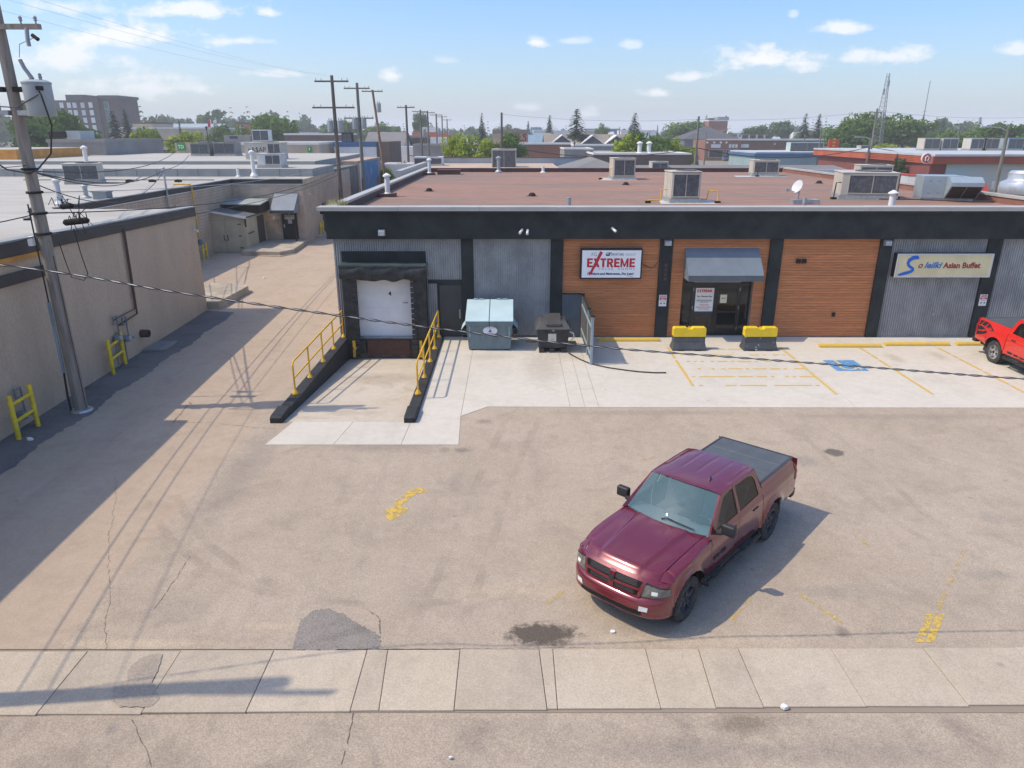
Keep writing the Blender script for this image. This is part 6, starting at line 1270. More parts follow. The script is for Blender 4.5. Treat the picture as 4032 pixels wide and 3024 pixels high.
def pole(x, y, h, lab, m, r0=.17, r1=.12, lean=(0, 0), arms=((.25, 2.4),), cans=(), group=None):
    t = thing('utility_pole', lab, 'utility pole', (x, y, 0), 0, group); kk = dict(world=False)
    MB().tube([(lean[0] * i / 6, lean[1] * i / 6, -.3 + (h + .3) * i / 6) for i in range(7)], r0, 12).build('pole', m, t, smooth=True, **kk)
    pm = t.children[0].data
    for v in pm.vertices:
        f = max(0, min(1, v.co.z / h)); cx, cy = lean[0] * f, lean[1] * f; s_ = 1 + (r1 / r0 - 1) * f; v.co.x = cx + (v.co.x - cx) * s_; v.co.y = cy + (v.co.y - cy) * s_
    for dz, w in arms:
        z = h - dz; f = z / h; ox, oy = lean[0] * f, lean[1] * f - r0; a = MB().box(ox - w / 2, ox + w / 2, oy - .06, oy + .05, z - .06, z + .06).build('crossarm', m, t, **kk)
        for e in (-.46, -.3, .3, .46): MB().lathe([(.02, z + .061), (.02, z + .12), (.05, z + .14), (.03, z + .17), (.05, z + .2), (.02, z + .24)], (ox + e * w, oy, 0), 8).build('insulator', m_porc, a, **kk)
    for dx, z0, z1, r_ in cans: can(t, dx + lean[0] * z0 / h, -.05, z0, z1, r_, t)
    return t
# near pole: wide arm, two transformers, brackets, conduits
P0 = pole(-12.87, 19.8, 11.2, 'tall weathered utility pole with two grey transformers at the left edge', m_pole, .185, .13, arms=((.9, 2.3),)); kk = dict(world=False)
for s_ in (-1, 1):
    c = can(P0, s_ * .72, -.12, 8.22, 9.02, .33, P0); MB().box(min(s_ * .12, s_ * .45), max(s_ * .12, s_ * .45), -.2, .0, 8.80, 8.92).build('bracket', m_gap, P0, **kk); MB().box(min(s_ * .12, s_ * .45), max(s_ * .12, s_ * .45), -.2, .0, 8.24, 8.36).build('bracket', m_steel, P0, **kk)
    MB().tube([(s_ * .95, -.45, 8.8), (s_ * 1.02, -.5, 8.7), (s_ * 1.1, -.45, 8.0), (s_ * .9, -.4, 7.3), (s_ * .4, -.3, 6.9), (.1, -.2, 6.8)], .022, 6).build('lead_cable', m_wire, P0, **kk)
    MB().box(s_ * .98 - .07, s_ * .98 + .07, -.5, -.4, 8.82, 8.92).build('terminal', m_gap, P0, **kk)
MB().tube([(.7, -.2, 9.1), (.55, -.2, 9.35), (.48, -.2, 9.55)], .05, 8).build('lightning_arrester', m_porc, P0, **kk); MB().tube([(.48, -.2, 9.6), (.55, -.2, 9.9), (.95, -.2, 10.05)], .01, 5).build('jumper_wire', m_wire_l, P0, **kk)
MB().tube([(.82, -.22, 10.25), (.84, -.3, 10.0), (.86, -.32, 9.85)], .05, 8).build('fuse_cutout', m_porc, P0, **kk); MB().tube([(.95, -.25, 10.1), (1.1, -.3, 10.0)], .05, 8).build('fuse_holder', m_gap, P0, **kk)
MB().tube([(-.9, -.4, 8.75), (-.3, -.45, 8.45), (.3, -.45, 8.42), (.95, -.5, 8.72)], .016, 5).build('bonding_cable', m_wire, P0, **kk)
MB().tube([(.19, -.08, 4.6), (.20, -.08, 2.5), (.21, -.08, .1)], .014, 5).build('ground_wire', m_brownpipe, P0, **kk); MB().tube([(-.21, -.1, 3.3), (-.22, -.1, 1.2)], .045, 8).build('riser_pipe', m_fp, P0, **kk); MB().tube([(-.22, -.1, 1.2), (-.26, -.1, .5), (-.24, -.12, .02)], .03, 6).build('riser_cable', m_wire, P0, **kk); MB().tube([(-.19, -.1, 6.0), (-.2, -.1, 4.5), (-.21, -.1, 3.3)], .02, 6).build('riser_cable', m_wire, P0, **kk)
MB().lathe([(.30, .005), (.27, .06), (.2, .05)], (.05, -.05, 0), 10).build('foil_collar', mat('crumpled foil', (.5, .5, .5), .35, metal=.5, bump=.6, bscale=15), P0, **kk)
for z in (6.9, 6.3, 5.75, 5.2): MB().lathe([(.20, z - .03), (.21, z), (.20, z + .03)], (0, 0, 0), 12).build('clamp_band', m_gap, P0, **kk)
bx('meter_box', m_white, P0, -.32, -.2, -.25, -.1, 4.9, 5.15, world=False)
# the pole just outside the picture whose shadow falls across the sidewalk
PN = pole(-11.4, 7.9, 11.0, 'utility pole just outside the left of the picture, seen only by its shadow', m_pole, .18, .13, arms=((.35, 2.0),))
# poles down the alley
ag = 'poles along the alley'
P1 = pole(-14.35, 61.5, 12.15, 'nearest alley pole with two crossarms and a pair of transformers', m_pole2, .2, .12, arms=((.45, 2.7), (2.4, 3.4)), cans=((-.4, 7.9, 8.75, .24), (.4, 7.9, 8.75, .24)), group=ag)
P2 = pole(-15.0, 74.5, 12.4, 'second alley pole with two crossarms and striped guy guard', m_pole3, .2, .13, arms=((.5, 2.5), (3.2, 2.9)), cans=((-.43, 8.2, 9.2, .27), (.43, 8.2, 9.2, .27)), group=ag)
P3 = pole(-14.2, 84.5, 12.3, 'leaning brown alley pole with one transformer', mat('reddish pole timber', (.26, .17, .12), .9, var=.2), .18, .12, lean=(-1.15, 0), arms=((.15, 2.3),), cans=((.38, 10.0, 10.9, .25),), group=ag)
P4 = pole(-13.9, 100, 11.3, 'dark alley pole with one thin crossarm right of the leaning pole', m_pole2, .2, .13, arms=((.3, 2.3),), group=ag)
for i, (u, v, y, lab) in enumerate(((1655, 432, 125, 'pale green-grey pole in the far row, nearest'), (1683, 437, 133, 'pale green-grey pole in the far row, second'), (1717, 447, 160, 'thin far pole, third of the distant row'), (1740, 455, 185, 'thin far pole, fourth of the distant row'), (1760, 468, 215, 'thin far pole, last of the distant row'))):
    p = F(u, v, y); pole(p.x, y, p.z, lab, m_pole3, .2, .14, arms=((.3, 2.6),), cans=((.5, p.z - 4.2, p.z - 3.0, .35),) if i != 1 else (), group='far row of alley poles')
far = [(1975, 443, 100, 'dark pole in front of the yellow-green trees', m_pole2, (), (0, 0)), (2752, 458, 100, 'grey-green pole left of the brick building', m_pole3, (), (.0, 0)), (3455, 427, 120, 'tall pole beside the lattice mast', m_pole3, ((.6, 1.6),), (0, 0)), (3785, 484, 150, 'pole with plain crossarm among the right-hand trees', m_pole3, ((.3, 3.4),), (0, 0))]
for u, v, y, lab, mm, arms, ln in far: p = F(u, v, y); pole(p.x, y, p.z, lab, mm, .2, .14, arms=arms, group='street poles beyond the shops')
for u, v, y, lab in ((3170, 530, 170, 'short bare pole behind the brick building'), (2262, 555, 130, 'tan stub pole in front of the long brick wall')): p = F(u, v, y); pole(p.x, y, p.z, lab, m_pole3, .14, .11, arms=((.4, .5),), group='street poles beyond the shops')
# street lights
def street_light(u, v, y, lab, side=-1, m=None):
    p = F(u, v, y); t = thing('street_light', lab, 'street light', (p.x, y, 0), group='street lights beyond the shops'); h = p.z
    MB().cyl((0, 0, 0), (0, 0, h), .16, .12, 10).build('pole', m or m_pole3, t, world=False); MB().tube([(0, 0, h - .15), (side * .7, 0, h + .15), (side * 1.6, 0, h + .2)], .05, 6).build('arm', m_steel, t, world=False); MB().obox((side * 1.95, 0, h + .18), (.75, .3, .13)).build('lamp_head', m_steel, t, bevel=.04, world=False)
street_light(3970, 510, 62, 'tall street light at the right edge'); street_light(3428, 545, 110, 'street light with curved white arm left of the lattice mast'); street_light(3235, 510, 150, 'street light behind the brick building'); street_light(2782, 525, 160, 'street light left of the grey house')
for i, (u, v) in enumerate(((567, 500), (812, 500))):
    p = F(u, v, 170); t = thing('street_lantern', ['black lantern post left of the small trees', 'black lantern post in front of the metal-roofed hall'][i], 'lantern', (p.x, 170, 0), group='black lantern posts'); MB().cyl((0, 0, 0), (0, 0, p.z - .6), .12, .08, 8).build('post', m_gap, t, world=False); MB().lathe([(.1, p.z - .6), (.3, p.z - .1), (.32, p.z - .05), (.05, p.z + .2)], (0, 0, 0), 8).build('lantern_head', m_gap, t, world=False)
    MB().box(.3, 1.3, -.03, .03, p.z - 6, p.z - 3.6).build('banner', flat('blue banner', (.03, .22, .5), .7), t, world=False)
# lattice mast
p = F(3500, 288, 170); base = F(3500, 560, 170); mst = thing('lattice_mast', 'tall grey lattice radio mast above the right-hand trees', 'mast', (p.x, 170, 0)); h = p.z
m_mast = flat('grey mast steel', (.22, .23, .25), .6)
def hw(z): return 1.35 * (1 - z / h) + .32
for a in range(3): q = [Vector((math.cos(a * 2.094 + .3), math.sin(a * 2.094 + .3), 0)) * hw(z) + Vector((0, 0, z)) for z in (0, h)]; MB().cyl(q[0], q[1], .09, .06, 6).build('leg', m_mast, mst, world=False)
lat = MB(); z = 0; i = 0
while z < h - 1:
    for a in range(3):
        A = Vector((math.cos(a * 2.094 + .3), math.sin(a * 2.094 + .3), 0)); C = Vector((math.cos(a * 2.094 + 2.394), math.sin(a * 2.094 + 2.394), 0)); lat.cyl(A * hw(z) + Vector((0, 0, z)), C * hw(z) + Vector((0, 0, z)), .035, n=4, cap=False); lat.cyl(A * hw(z) + Vector((0, 0, z)), C * hw(z + .9) + Vector((0, 0, z + .9)), .03, n=4, cap=False)
    z += .9
o = lat.build('lattice_bracing', m_mast, mst, world=False); o['kind'] = 'stuff'
for dz, s_ in ((1.5, 1), (3.2, -1), (8, 1)): MB().box(s_ * .4 - .1, s_ * .4 + .1, -.1, .1, h - dz - 1.2, h - dz).build('antenna_panel', m_mast, mst, world=False)
p = F(3663, 318, 420); mst2 = thing('thin_mast', 'very thin distant mast right of the lattice mast', 'mast', (p.x, 420, 0)); h = p.z; MB().cyl((0, 0, 0), (0, 0, h), .35, .2, 5).build('pole', m_mast, mst2, world=False); MB().box(-.8, .8, -.2, .2, h * .55, h * .555).build('platform', m_mast, mst2, world=False)
# overhead lines
def wire(name, lab, a, b, sag, r_, m, n=22, group='overhead cables', wob=0):
    a = Vector(a); b = Vector(b); P = [a.lerp(b, i / n) - Vector((0, 0, sag * 4 * (i / n) * (1 - i / n))) + Vector((0, 0, rnd.uniform(-wob, wob))) for i in range(n + 1)]
    return tag(MB().tube(P, r_, 5).build(name, m, smooth=True), lab, 'cable', group)
# near service drop crossing the whole picture
a = F(0, 1043, 9.0); a2 = F(-900, 905, 8.7); b = F(4032, 1492, 9.6); b2 = F(4500, 1515, 9.7)
mid = F(1390, 1250, 9.15); pts = [Vector((-11.4, 8.05, a.z + .75)), a, F(700, 1152, 9.05), mid, F(1900, 1315, 9.3), F(2400, 1370, 9.35), F(3000, 1415, 9.45), F(3500, 1452, 9.5), b, F(4700, 1525, 9.8)]
def crom(P, n=8):
    out = []
    for i in range(len(P) - 1):
        p0, p1, p2, p3 = P[max(i - 1, 0)], P[i], P[i + 1], P[min(i + 2, len(P) - 1)]
        for k in range(n): t = k / n; out.append(.5 * ((2 * p1) + (p2 - p0) * t + (2 * p0 - 5 * p1 + 4 * p2 - p3) * t * t + (3 * p1 - p0 - 3 * p2 + p3) * t ** 3))
    return out + [P[-1]]
cv = crom(pts); sd_ = thing('service_cable', 'twisted service cable crossing the whole view in front of the shops', 'cable', (0, 9, 5))
MB().tube(cv, .008, 6).build('bare_conductor', m_wire_l, sd_, smooth=True)
for ph, nm in ((0, 'insulated_conductor'), (math.pi, 'insulated_conductor')):
    hl = [];
    for i in range(len(cv) - 1):
        for k in range(6): q = cv[i].lerp(cv[i + 1], k / 6); t = (i * 6 + k) * .55 + ph; hl.append(q + Vector((0, math.cos(t), math.sin(t))) * .011)
    MB().tube(hl, .0062, 4).build(nm, m_wire, sd_, smooth=True)
X0, Y0 = -12.87, 19.8
wire('overhead_cable', 'thick cable from the near pole down the alley, upper', (X0 + .1, Y0, 5.75), (-14.3, 61.5, 4.95), .75, .017, m_wire); wire('overhead_cable', 'thick cable from the near pole down the alley, lower', (X0 + .1, Y0, 5.2), (-14.3, 61.5, 4.6), .55, .016, m_wire)
wire('overhead_cable', 'thin pale wire from the near pole down the alley', (X0 + .1, Y0, 6.3), (-14.3, 61.5, 5.5), .5, .012, m_wire_l)
wire('overhead_cable', 'cable from the near pole back towards the camera, upper', (X0, Y0, 5.75), (-11.4, 7.9, 6.3), .2, .014, m_wire); wire('overhead_cable', 'cable from the near pole back towards the camera, lower', (X0, Y0, 5.2), (-11.4, 7.9, 5.7), .2, .014, m_wire); wire('overhead_cable', 'thin cable from the near pole back towards the camera', (X0, Y0, 7.0), (-11.4, 7.9, 7.6), .2, .009, m_wire)
for i, (ax_, z1) in enumerate(((-1.2, 11.95), (1.2, 11.95), (0, 12.2))): wire('power_line', ['thin power line high over the alley, left', 'thin power line high over the alley, right', 'thin power line high over the alley, middle'][i], (-11.4 + ax_ * .7, 7.9, 10.85), (-14.35 + ax_, 61.4, z1), .5, .003, m_wire_l, group='power lines')
for i, (px, py, z1, lab) in enumerate(((-20.45, 43.5, 5.75, 'cable from the near pole to the grey service mast'), (-29.5, 66, 6.4, 'long dark cable over the pale roof to the far step'), (-24.0, 48.0, 5.2, 'cable drooping over the pale roof to the beige unit'))): wire('overhead_cable', lab, (X0, Y0, 6.85), (px, py, z1), .5 if i != 1 else .6, .02, m_wire)
wire('overhead_cable', 'drooping loop from the service mast along the roof edge', (-20.45, 43.5, 5.7), (X0 - .1, Y0, 6.6), 1.1, .016, m_wire)
wire('overhead_cable', 'straight cable over the pale roof to the steel stand', (-20.45, 43.5, 5.8), (-25.5, 59, 6.2), .25, .018, m_wire)
# splice cases hanging from the cables
for i, (u, v, r_, l_, zz) in enumerate(((300, 872, .09, .75, 0), (262, 812, .08, .4, .1))):
    p = F(u, v, 20.6 + i * .4); t = thing('splice_case', ['black splice case hanging from the cables right of the near pole', 'small black terminal hanging above the splice case'][i], 'splice case', p, group='cable splice cases'); MB().lathe([(r_ * .4, -l_ / 2), (r_, -l_ / 2 + .06), (r_, l_ / 2 - .06), (r_ * .4, l_ / 2)], (0, 0, 0), 12).build('case', m_gap, t, world=False).rotation_euler = (0, R(84), 0)
    for q in range(7): a = Vector((rnd.uniform(-.35, .35), 0, 0)); MB().tube([a, a + Vector((rnd.uniform(-.1, .1), .05, rnd.uniform(.1, .3))), a + Vector((rnd.uniform(-.3, .3), .1, rnd.uniform(-.5, .45)))], .012, 4).build('drop_wire', m_wire, t, world=False)
t = thing('coiled_cable', 'loose loop of black cable hanging below the splice case', 'cable', F(290, 900, 20.7)); MB().tube([(0, 0, 0), (.06, 0, -.7), (.15, 0, -1.3), (.0, 0, -1.5), (-.35, 0, -1.4), (-.42, 0, -1.0), (-.5, 0, -.4)], .014, 5).build('loop', m_wire, t, world=False)
wire('overhead_cable', 'dark cable sagging between the far poles over the back roofs, left span', F(1610, 612, 100), F(1975, 572, 100), .8, .05, m_wire); wire('overhead_cable', 'dark cable sagging between the far poles over the back roofs, middle span', F(1975, 572, 100), F(2745, 582, 100), 1.3, .05, m_wire); wire('overhead_cable', 'dark cable sagging over the back roofs, right span', F(2745, 582, 100), F(3425, 578, 110), 1.4, .05, m_wire); wire('overhead_cable', 'dark cable from the mast pole over the red-fascia restaurant', F(3425, 578, 110), F(4100, 628, 90), .6, .045, m_wire)
for i, (u0, v0, u1, v1) in enumerate(((1975, 450, 2745, 470), (2745, 470, 3455, 436), (3455, 436, 4100, 460))): wire('power_line', ['faint power line between the far poles, left', 'faint power line between the far poles, middle', 'faint power line between the far poles, right'][i], F(u0, v0, 110), F(u1, v1, 110), .5, .02, m_porc, group='power lines')
# ------------------------------------------------------------------ town behind the shops
def hsh(name, col, **k): return mat(name, col, .85, var=.08, scale=.4, **k)
m_pale = hsh('pale wall', (.55, .53, .49)); m_beige = hsh('beige wall', (.50, .42, .32)); m_whiteb = hsh('white wall', (.68, .68, .67)); m_brown = hsh('brown wall', (.15, .105, .085)); m_brick = hsh('red brick', (.26, .115, .075)); m_brickd = hsh('dark brick', (.17, .085, .065)); m_grey = hsh('grey wall', (.30, .285, .265)); m_teal = hsh('teal wall', (.27, .36, .37)); m_bluet = hsh('blue trim', (.05, .13, .26)); m_redf = hsh('red tile fascia', (.42, .10, .05)); m_orangeb = hsh('orange brick', (.48, .16, .07)); m_shin = hsh('grey shingle roof', (.19, .185, .18)); m_dshin = hsh('dark shingle roof', (.085, .085, .095)); m_tshin = hsh('tan shingle roof', (.25, .21, .17)); m_silver = hsh('silver parapet sheet', (.44, .47, .48)); m_gravel = hsh('beige gravel roof', (.46, .35, .26)); m_win = mat('dark window', (.025, .03, .035), .15, spec=.6); m_winw = flat('pale blind', (.62, .66, .68), .5); m_metroof = hsh('pale metal roof', (.42, .47, .50)); m_trimw = flat('white trim', (.7, .7, .68), .6)
def flatb(name, lab, x0, x1, y0, y1, h, wall, roofm, trim=None, trim_h=.25, cat='building', par=.25):
    t = thing(name, lab, cat, ((x0 + x1) / 2, (y0 + y1) / 2, 0)); bx('wall', wall, t, x0, x1, y0, y1, -.02, h - .05)
    bx('roof', roofm, t, x0 + .2, x1 - .2, y0 + .2, y1 - .2, h - .049, h - .02)
    if trim:
        bx('roof_trim', trim, t, x0 - .08, x1 + .08, y0 - .08, y0 + .2, h - trim_h, h + par); bx('roof_trim', trim, t, x0 - .08, x1 + .08, y1 - .2, y1 + .08, h - trim_h, h + par); bx('roof_trim', trim, t, x0 - .08, x0 + .2, y0 + .201, y1 - .201, h - trim_h, h + par - .001); bx('roof_trim', trim, t, x1 - .2, x1 + .08, y0 + .201, y1 - .201, h - trim_h, h + par - .001)
    return t
def px(u0, u1, vt, Y):
    a, b = F(u0, vt, Y), F(u1, vt, Y); return a.x, b.x, a.z
def window(t, xa, xb, y, za, zb, m=None, fm=None, proud=.06):
    w = bx('window', fm or m_trimw, t, xa - .08, xb + .08, y - proud, y + .02, za - .08, zb + .08); MB().box(xa, xb, y - proud - .02, y - proud + .001, za, zb).build('pane', m or m_win, w); return w
def gable(name, lab, xc, y0, y1, w, h, rh, wall, roofm, cat='house', ridge='x', depth=None):
    t = thing(name, lab, cat, (xc, (y0 + y1) / 2, 0)); x0, x1 = xc - w / 2, xc + w / 2; bx('wall', wall, t, x0, x1, y0, y1, -.02, h)
    ym = (y0 + y1) / 2
    if ridge == 'x': MB().prismX([(y0 - .4, h - .15), (ym, h + rh), (y1 + .4, h - .15), (y1 + .4, h + .02), (ym, h + rh + .18), (y0 - .4, h + .02)], x0 - .4, x1 + .4).build('roof', roofm, t); MB().prismX([(y0, h), (y1, h), (ym, h + rh - .1)], x0 + .01, x1 - .01).build('gable_end', wall, t)
    else: MB().prismY([(x0 - .4, h - .15), (xc, h + rh), (x1 + .4, h - .15), (x1 + .4, h + .02), (xc, h + rh + .18), (x0 - .4, h + .02)], y0 - .4, y1 + .4).build('roof', roofm, t); MB().prismY([(x0, h), (x1, h), (xc, h + rh - .1)], y0 + .01, y1 - .01).build('gable_end', wall, t)
    return t
def hip(name, lab, x0, x1, y0, y1, h, rh, wall, roofm, cat='house', eave=.5):
    t = thing(name, lab, cat, ((x0 + x1) / 2, (y0 + y1) / 2, 0)); bx('wall', wall, t, x0, x1, y0, y1, -.02, h); e = eave; d = min(x1 - x0, y1 - y0) / 2 + e; ym = (y0 + y1) / 2; xm = (x0 + x1) / 2
    if x1 - x0 >= y1 - y0: r0, r1 = (x0 - e + d, ym), (x1 + e - d, ym)
    else: r0, r1 = (xm, y0 - e + d), (xm, y1 + e - d)
    v = [(x0 - e, y0 - e, h), (x1 + e, y0 - e, h), (x1 + e, y1 + e, h), (x0 - e, y1 + e, h), (r0[0], r0[1], h + rh), (r1[0], r1[1], h + rh)]
    f = [(0, 1, 5, 4), (1, 2, 5), (2, 3, 4, 5), (3, 0, 4), (3, 2, 1, 0)] if x1 - x0 >= y1 - y0 else [(0, 1, 4), (1, 2, 5, 4), (2, 3, 5), (3, 0, 4, 5), (3, 2, 1, 0)]
    MB().add(v, f).build('roof', roofm, t); return t
# --- apartment block
Y = 330; t = thing('apartment_building', 'dark brick seven-storey apartment block on the far left', 'building', (-200, Y, 0)); x0, x1, zt = px(150, 400, 385, Y); xb, _, _ = px(458, 460, 385, Y); m_apt = hsh('brown apartment brick', (.11, .075, .07))
bx('wall', m_apt, t, x0 - 12, x1, Y, Y + 18, 0, zt - 1); bx('stair_tower', hsh('darker apartment brick', (.075, .055, .055)), t, px(345, 0, 440, Y)[0], px(398, 0, 440, Y)[0], Y - 1.5, Y + 16, 0, zt + .4); bx('right_wing', m_apt, t, px(398, 0, 440, Y)[0], xb, Y + .5, Y + 18, 0, zt - .2); bx('parapet', m_dshin, t, px(272, 0, 440, Y)[0], px(345, 0, 440, Y)[0], Y - .6, Y + 17, zt - 1, zt + 1.2); bx('parapet', m_dshin, t, px(395, 0, 440, Y)[0], xb + .6, Y - .2, Y + 18.4, zt - .2, zt + 1)
for r_ in range(7):
    for c, u in enumerate((208, 240, 269, 291, 323, 362)):
        p = F(u, 402, Y); z = zt - 4.0 - r_ * 3.05; yy = Y if u < 345 else Y - 1.5; window(t, p.x - .75, p.x + .75, yy, z, z + 2.0, m_winw)
    p = F(411, 402, Y); z = zt - 4.2 - r_ * 3.05; window(t, p.x - 1.7, p.x + 1.2, Y + .5, z, z + 2.5, hsh('green glass', (.12, .2, .2)))
# --- left side
def FB_(name, lab, u0, u1, vt, Y, depth, wall, roofm, trim=None, **k):
    a, b, z = px(u0, u1, vt, Y); return flatb(name, lab, a, b, Y, Y + depth, z, wall, roofm, trim, **k), a, b, z
t, a, b, z = FB_('flat_building', 'long beige bank building with blue banners behind the pale roofs', 430, 830, 503, 215, 25, m_beige, m_groof, m_trimw, par=.1)
for u in (545, 575, 615, 650): p = F(u, 575, 215); window(t, p.x - 1.3, p.x + 1.3, 215, .8, 3.4)
bx('band', m_brown, t, a, b, 214.9, 214.99, z - 3.6, z - 3.3)
t, a, b, z = FB_('flat_building', 'beige upper block left of the metal-roofed hall', 520, 600, 484, 232, 14, m_beige, m_groof, m_brown)
a, b, z = px(618, 832, 488, 240); t = gable('metal_roof_hall', 'low hall with pale ribbed metal roof and flags', (a + b) / 2, 240, 262, b - a, z - 3.2, 3.2, m_grey, m_metroof, 'building'); sm = MB()
for i in range(22): xx = a + (b - a) * i / 22; sm.beam((xx, 239.6, z - 3.12), (xx, 251, z + .22), .12, .1)
o = sm.build('roof_seams', m_metroof, t); o['kind'] = 'stuff'
for i, (u, c) in enumerate(((828, (.5, .05, .06)), (850, (.6, .6, .6)))): p = F(u, 470, 235); fl = thing('flag', ['red flag on a pole by the metal-roofed hall', 'white flag on a pole by the metal-roofed hall'][i], 'flag', (p.x, 235, 0)); MB().cyl((0, 0, 0), (0, 0, p.z), .1, n=6).build('pole', m_trimw, fl, world=False); MB().grid(lambda u_, v_: (-.8 * u_ - .3 * v_, .2 * math.sin(u_ * 5), p.z - .2 - 2.6 * v_), 5, 4).build('cloth', flat('flag cloth %d' % i, c, .8), fl, world=False)
t, a, b, z = FB_('brick_tower', 'orange brick tower with dark cap beside the big round tree', 926, 966, 486, 300, 6, m_orangeb, m_dshin, m_dshin, par=.5)
for r_ in range(3): xm = (a + b) / 2 + .4; window(t, xm - .7, xm + .7, 300, z - 2.2 - r_ * 2.6, z - .9 - r_ * 2.6, m_winw)
t, a, b, z = FB_('sign_building', 'low dark building with a square green sign on its beige corner', 690, 985, 567, 120, 14, m_brown, m_groof, m_grey, par=.1)
p0, p1 = F(688, 565, 119.7), F(755, 598, 119.7); bx('corner_panel', m_beige, t, p0.x, p1.x, 119.6, 119.98, 0, z + .2)
s = thing('green_sign', 'square green sign with white letters on the low dark building', 'sign', F(714, 592, 119.5)); p0, p1 = F(701, 593, 119.5), F(726, 563, 119.5); bx('board', flat('sign green', (.02, .33, .07), .5), s, p0.x, p1.x, 119.4, 119.59, p0.z, p1.z); text('TD', (p1.z - p0.z) * .62, m_white, s, ((p0.x + p1.x) / 2, 119.38, p0.z + (p1.z - p0.z) * .3), off=.02)
t, a, b, z = FB_('flat_building', 'long tan flat building behind the graffiti unit', 915, 1255, 563, 112, 20, m_beige, m_groof, m_trimw, par=.08)
s = thing('green_sign', 'small green sign at the right end of the long tan building', 'sign', F(1219, 598, 111.8)); p0, p1 = F(1212, 600, 111.8), F(1224, 578, 111.8); bx('board', MATS['sign green'], s, p0.x, p1.x, 111.7, 111.95, p0.z, p1.z); bx('emblem', m_white, s, p0.x + .25, p1.x - .12, 111.66, 111.699, p0.z + .3, p0.z + .65)
hv = hvac(F(1035, 560, 118), 2.6, 1.6, 1.8, 'white fan unit on a stand on the long tan roof', m=flat('white unit', (.68, .68, .66), .5), group='rooftop units on the pale roofs')
t, a, b, z = FB_('flat_building', 'dark brown flat building left of the alley poles', 1118, 1340, 530, 170, 18, m_brown, m_groof, m_trimw, par=.3, trim_h=.1)
t, a, b, z = FB_('dark_sign_building', 'low shop with dark sign board left of the round tree', 880, 985, 532, 190, 8, m_grey, m_groof); bx('sign_board', m_navy, t, F(905, 540, 190).x, F(936, 540, 190).x, 189.8, 189.95, F(905, 546, 190).z, F(905, 536, 190).z)
t, a, b, z = FB_('flat_building', 'grey concrete building on the far left behind the flue', 185, 408, 552, 84, 14, m_grey, m_groof, m_grey, par=.1); bx('rooftop_box', m_silver, t, F(262, 540, 86).x, F(316, 540, 86).x, 86, 89, z, z + 1.0); bx('rooftop_rail', m_gap, t, F(195, 545, 85).x, F(262, 545, 85).x, 85, 85.2, z + .3, z + .9)
t, a, b, z = FB_('orange_wall_building', 'building with orange band at the left edge', -260, 60, 588, 70, 12, m_orange, m_groof)
# white and grey alley buildings
t, a, b, z = FB_('white_building', 'white flat building beyond the alley poles', 1315, 1480, 566, 118, 14, m_whiteb, m_groof, m_bluet, par=.25, trim_h=.45)
bx('grey_end', m_brown, t, b - 3, b + 2, 118.5, 131, 0, z + .3)
hv = hvac((b - 5, 121, z), 1.6, 1.4, 1.6, 'black rooftop unit on the white building', m=m_gap, group='rooftop units on the pale roofs')
a, b, z = px(1425, 1575, 523, 150); t = gable('gabled_building', 'white building with a long grey shingle gable roof', (a + b) / 2, 150, 168, b - a, z - 3.6, 3.6, m_whiteb, m_shin, 'building'); bx('wing', m_whiteb, t, b - .5, b + 2.5, 149.5, 160, 0, z - 2.6)
t, a, b, z = FB_('flat_building', 'dark low building right of the gabled roof', 1580, 1670, 538, 165, 12, m_brown, m_groof, m_grey)
t, a, b, z = FB_('grey_shed_building', 'grey flat building behind the far pole row', 1625, 1770, 570, 140, 10, m_grey, m_groof, m_grey, par=.1)
t, a, b, z = FB_('red_roof_diner', 'white diner with a red roof band and stepped top', 1622, 1765, 520, 260, 12, hsh('orange red band', (.55, .12, .06)), m_groof); bx('step', m_whiteb, t, a + 3.5, b - 4, 261, 268, z, z + 1.6); bx('lower_wall', m_whiteb, t, a, b, 259.8, 259.99, 0, z - 1.6)
t, a, b, z = FB_('white_building', 'white shed roof along the alley behind the bushes', 1495, 1690, 645, 92, 6, m_whiteb, m_groof)
# cars parked behind
def car(loc, rz, col, lab, L_=4.4, suv=True):
    t = thing('parked_car', lab, 'car', loc, rz, 'cars parked beyond the shops'); k = dict(world=False); pm = mat('car paint %s' % lab[:12], col, .35, var=.03, coat=.8); h = 1.62 if suv else 1.42; b = MB(); n = 14
    prof = [(-L_ / 2, .45), (-L_ / 2, .85), (-L_ / 2 + .15, 1.0), (-L_ * .30, 1.02), (L_ * .16, .98), (L_ * .44, .86), (L_ / 2, .7), (L_ / 2, .4), (L_ * .4, .28), (-L_ * .42, .28)]
    b.prismY(prof, -.88, .88); b.build('body', pm, t, bevel=.08, **k); c = MB(); top = [(-L_ * .44, 1.0), (-L_ * .36, h - .08), (-L_ * .2, h), (L_ * .02, h - .02), (L_ * .2, 1.0)]
    c.prismY(top, -.76, .76); c.build('cabin', m_win, t, bevel=.05, **k); MB().prismY([(-L_ * .37, h - .1), (-L_ * .2, h + .01), (L_ * .02, h - .01), (L_ * .05, h - .06)], -.72, .72).build('roof', pm, t, **k)
    for x in (-L_ * .31, L_ * .31):
        for s_ in (-1, 1): w = MB().lathe([(.2, -.1), (.32, -.1), (.33, .1), (.2, .11), (.05, .1)], (0, 0, 0), 16, 'y').build('wheel', m_gap, t, **k); w.location = (x, s_ * .82, .33)
    return t
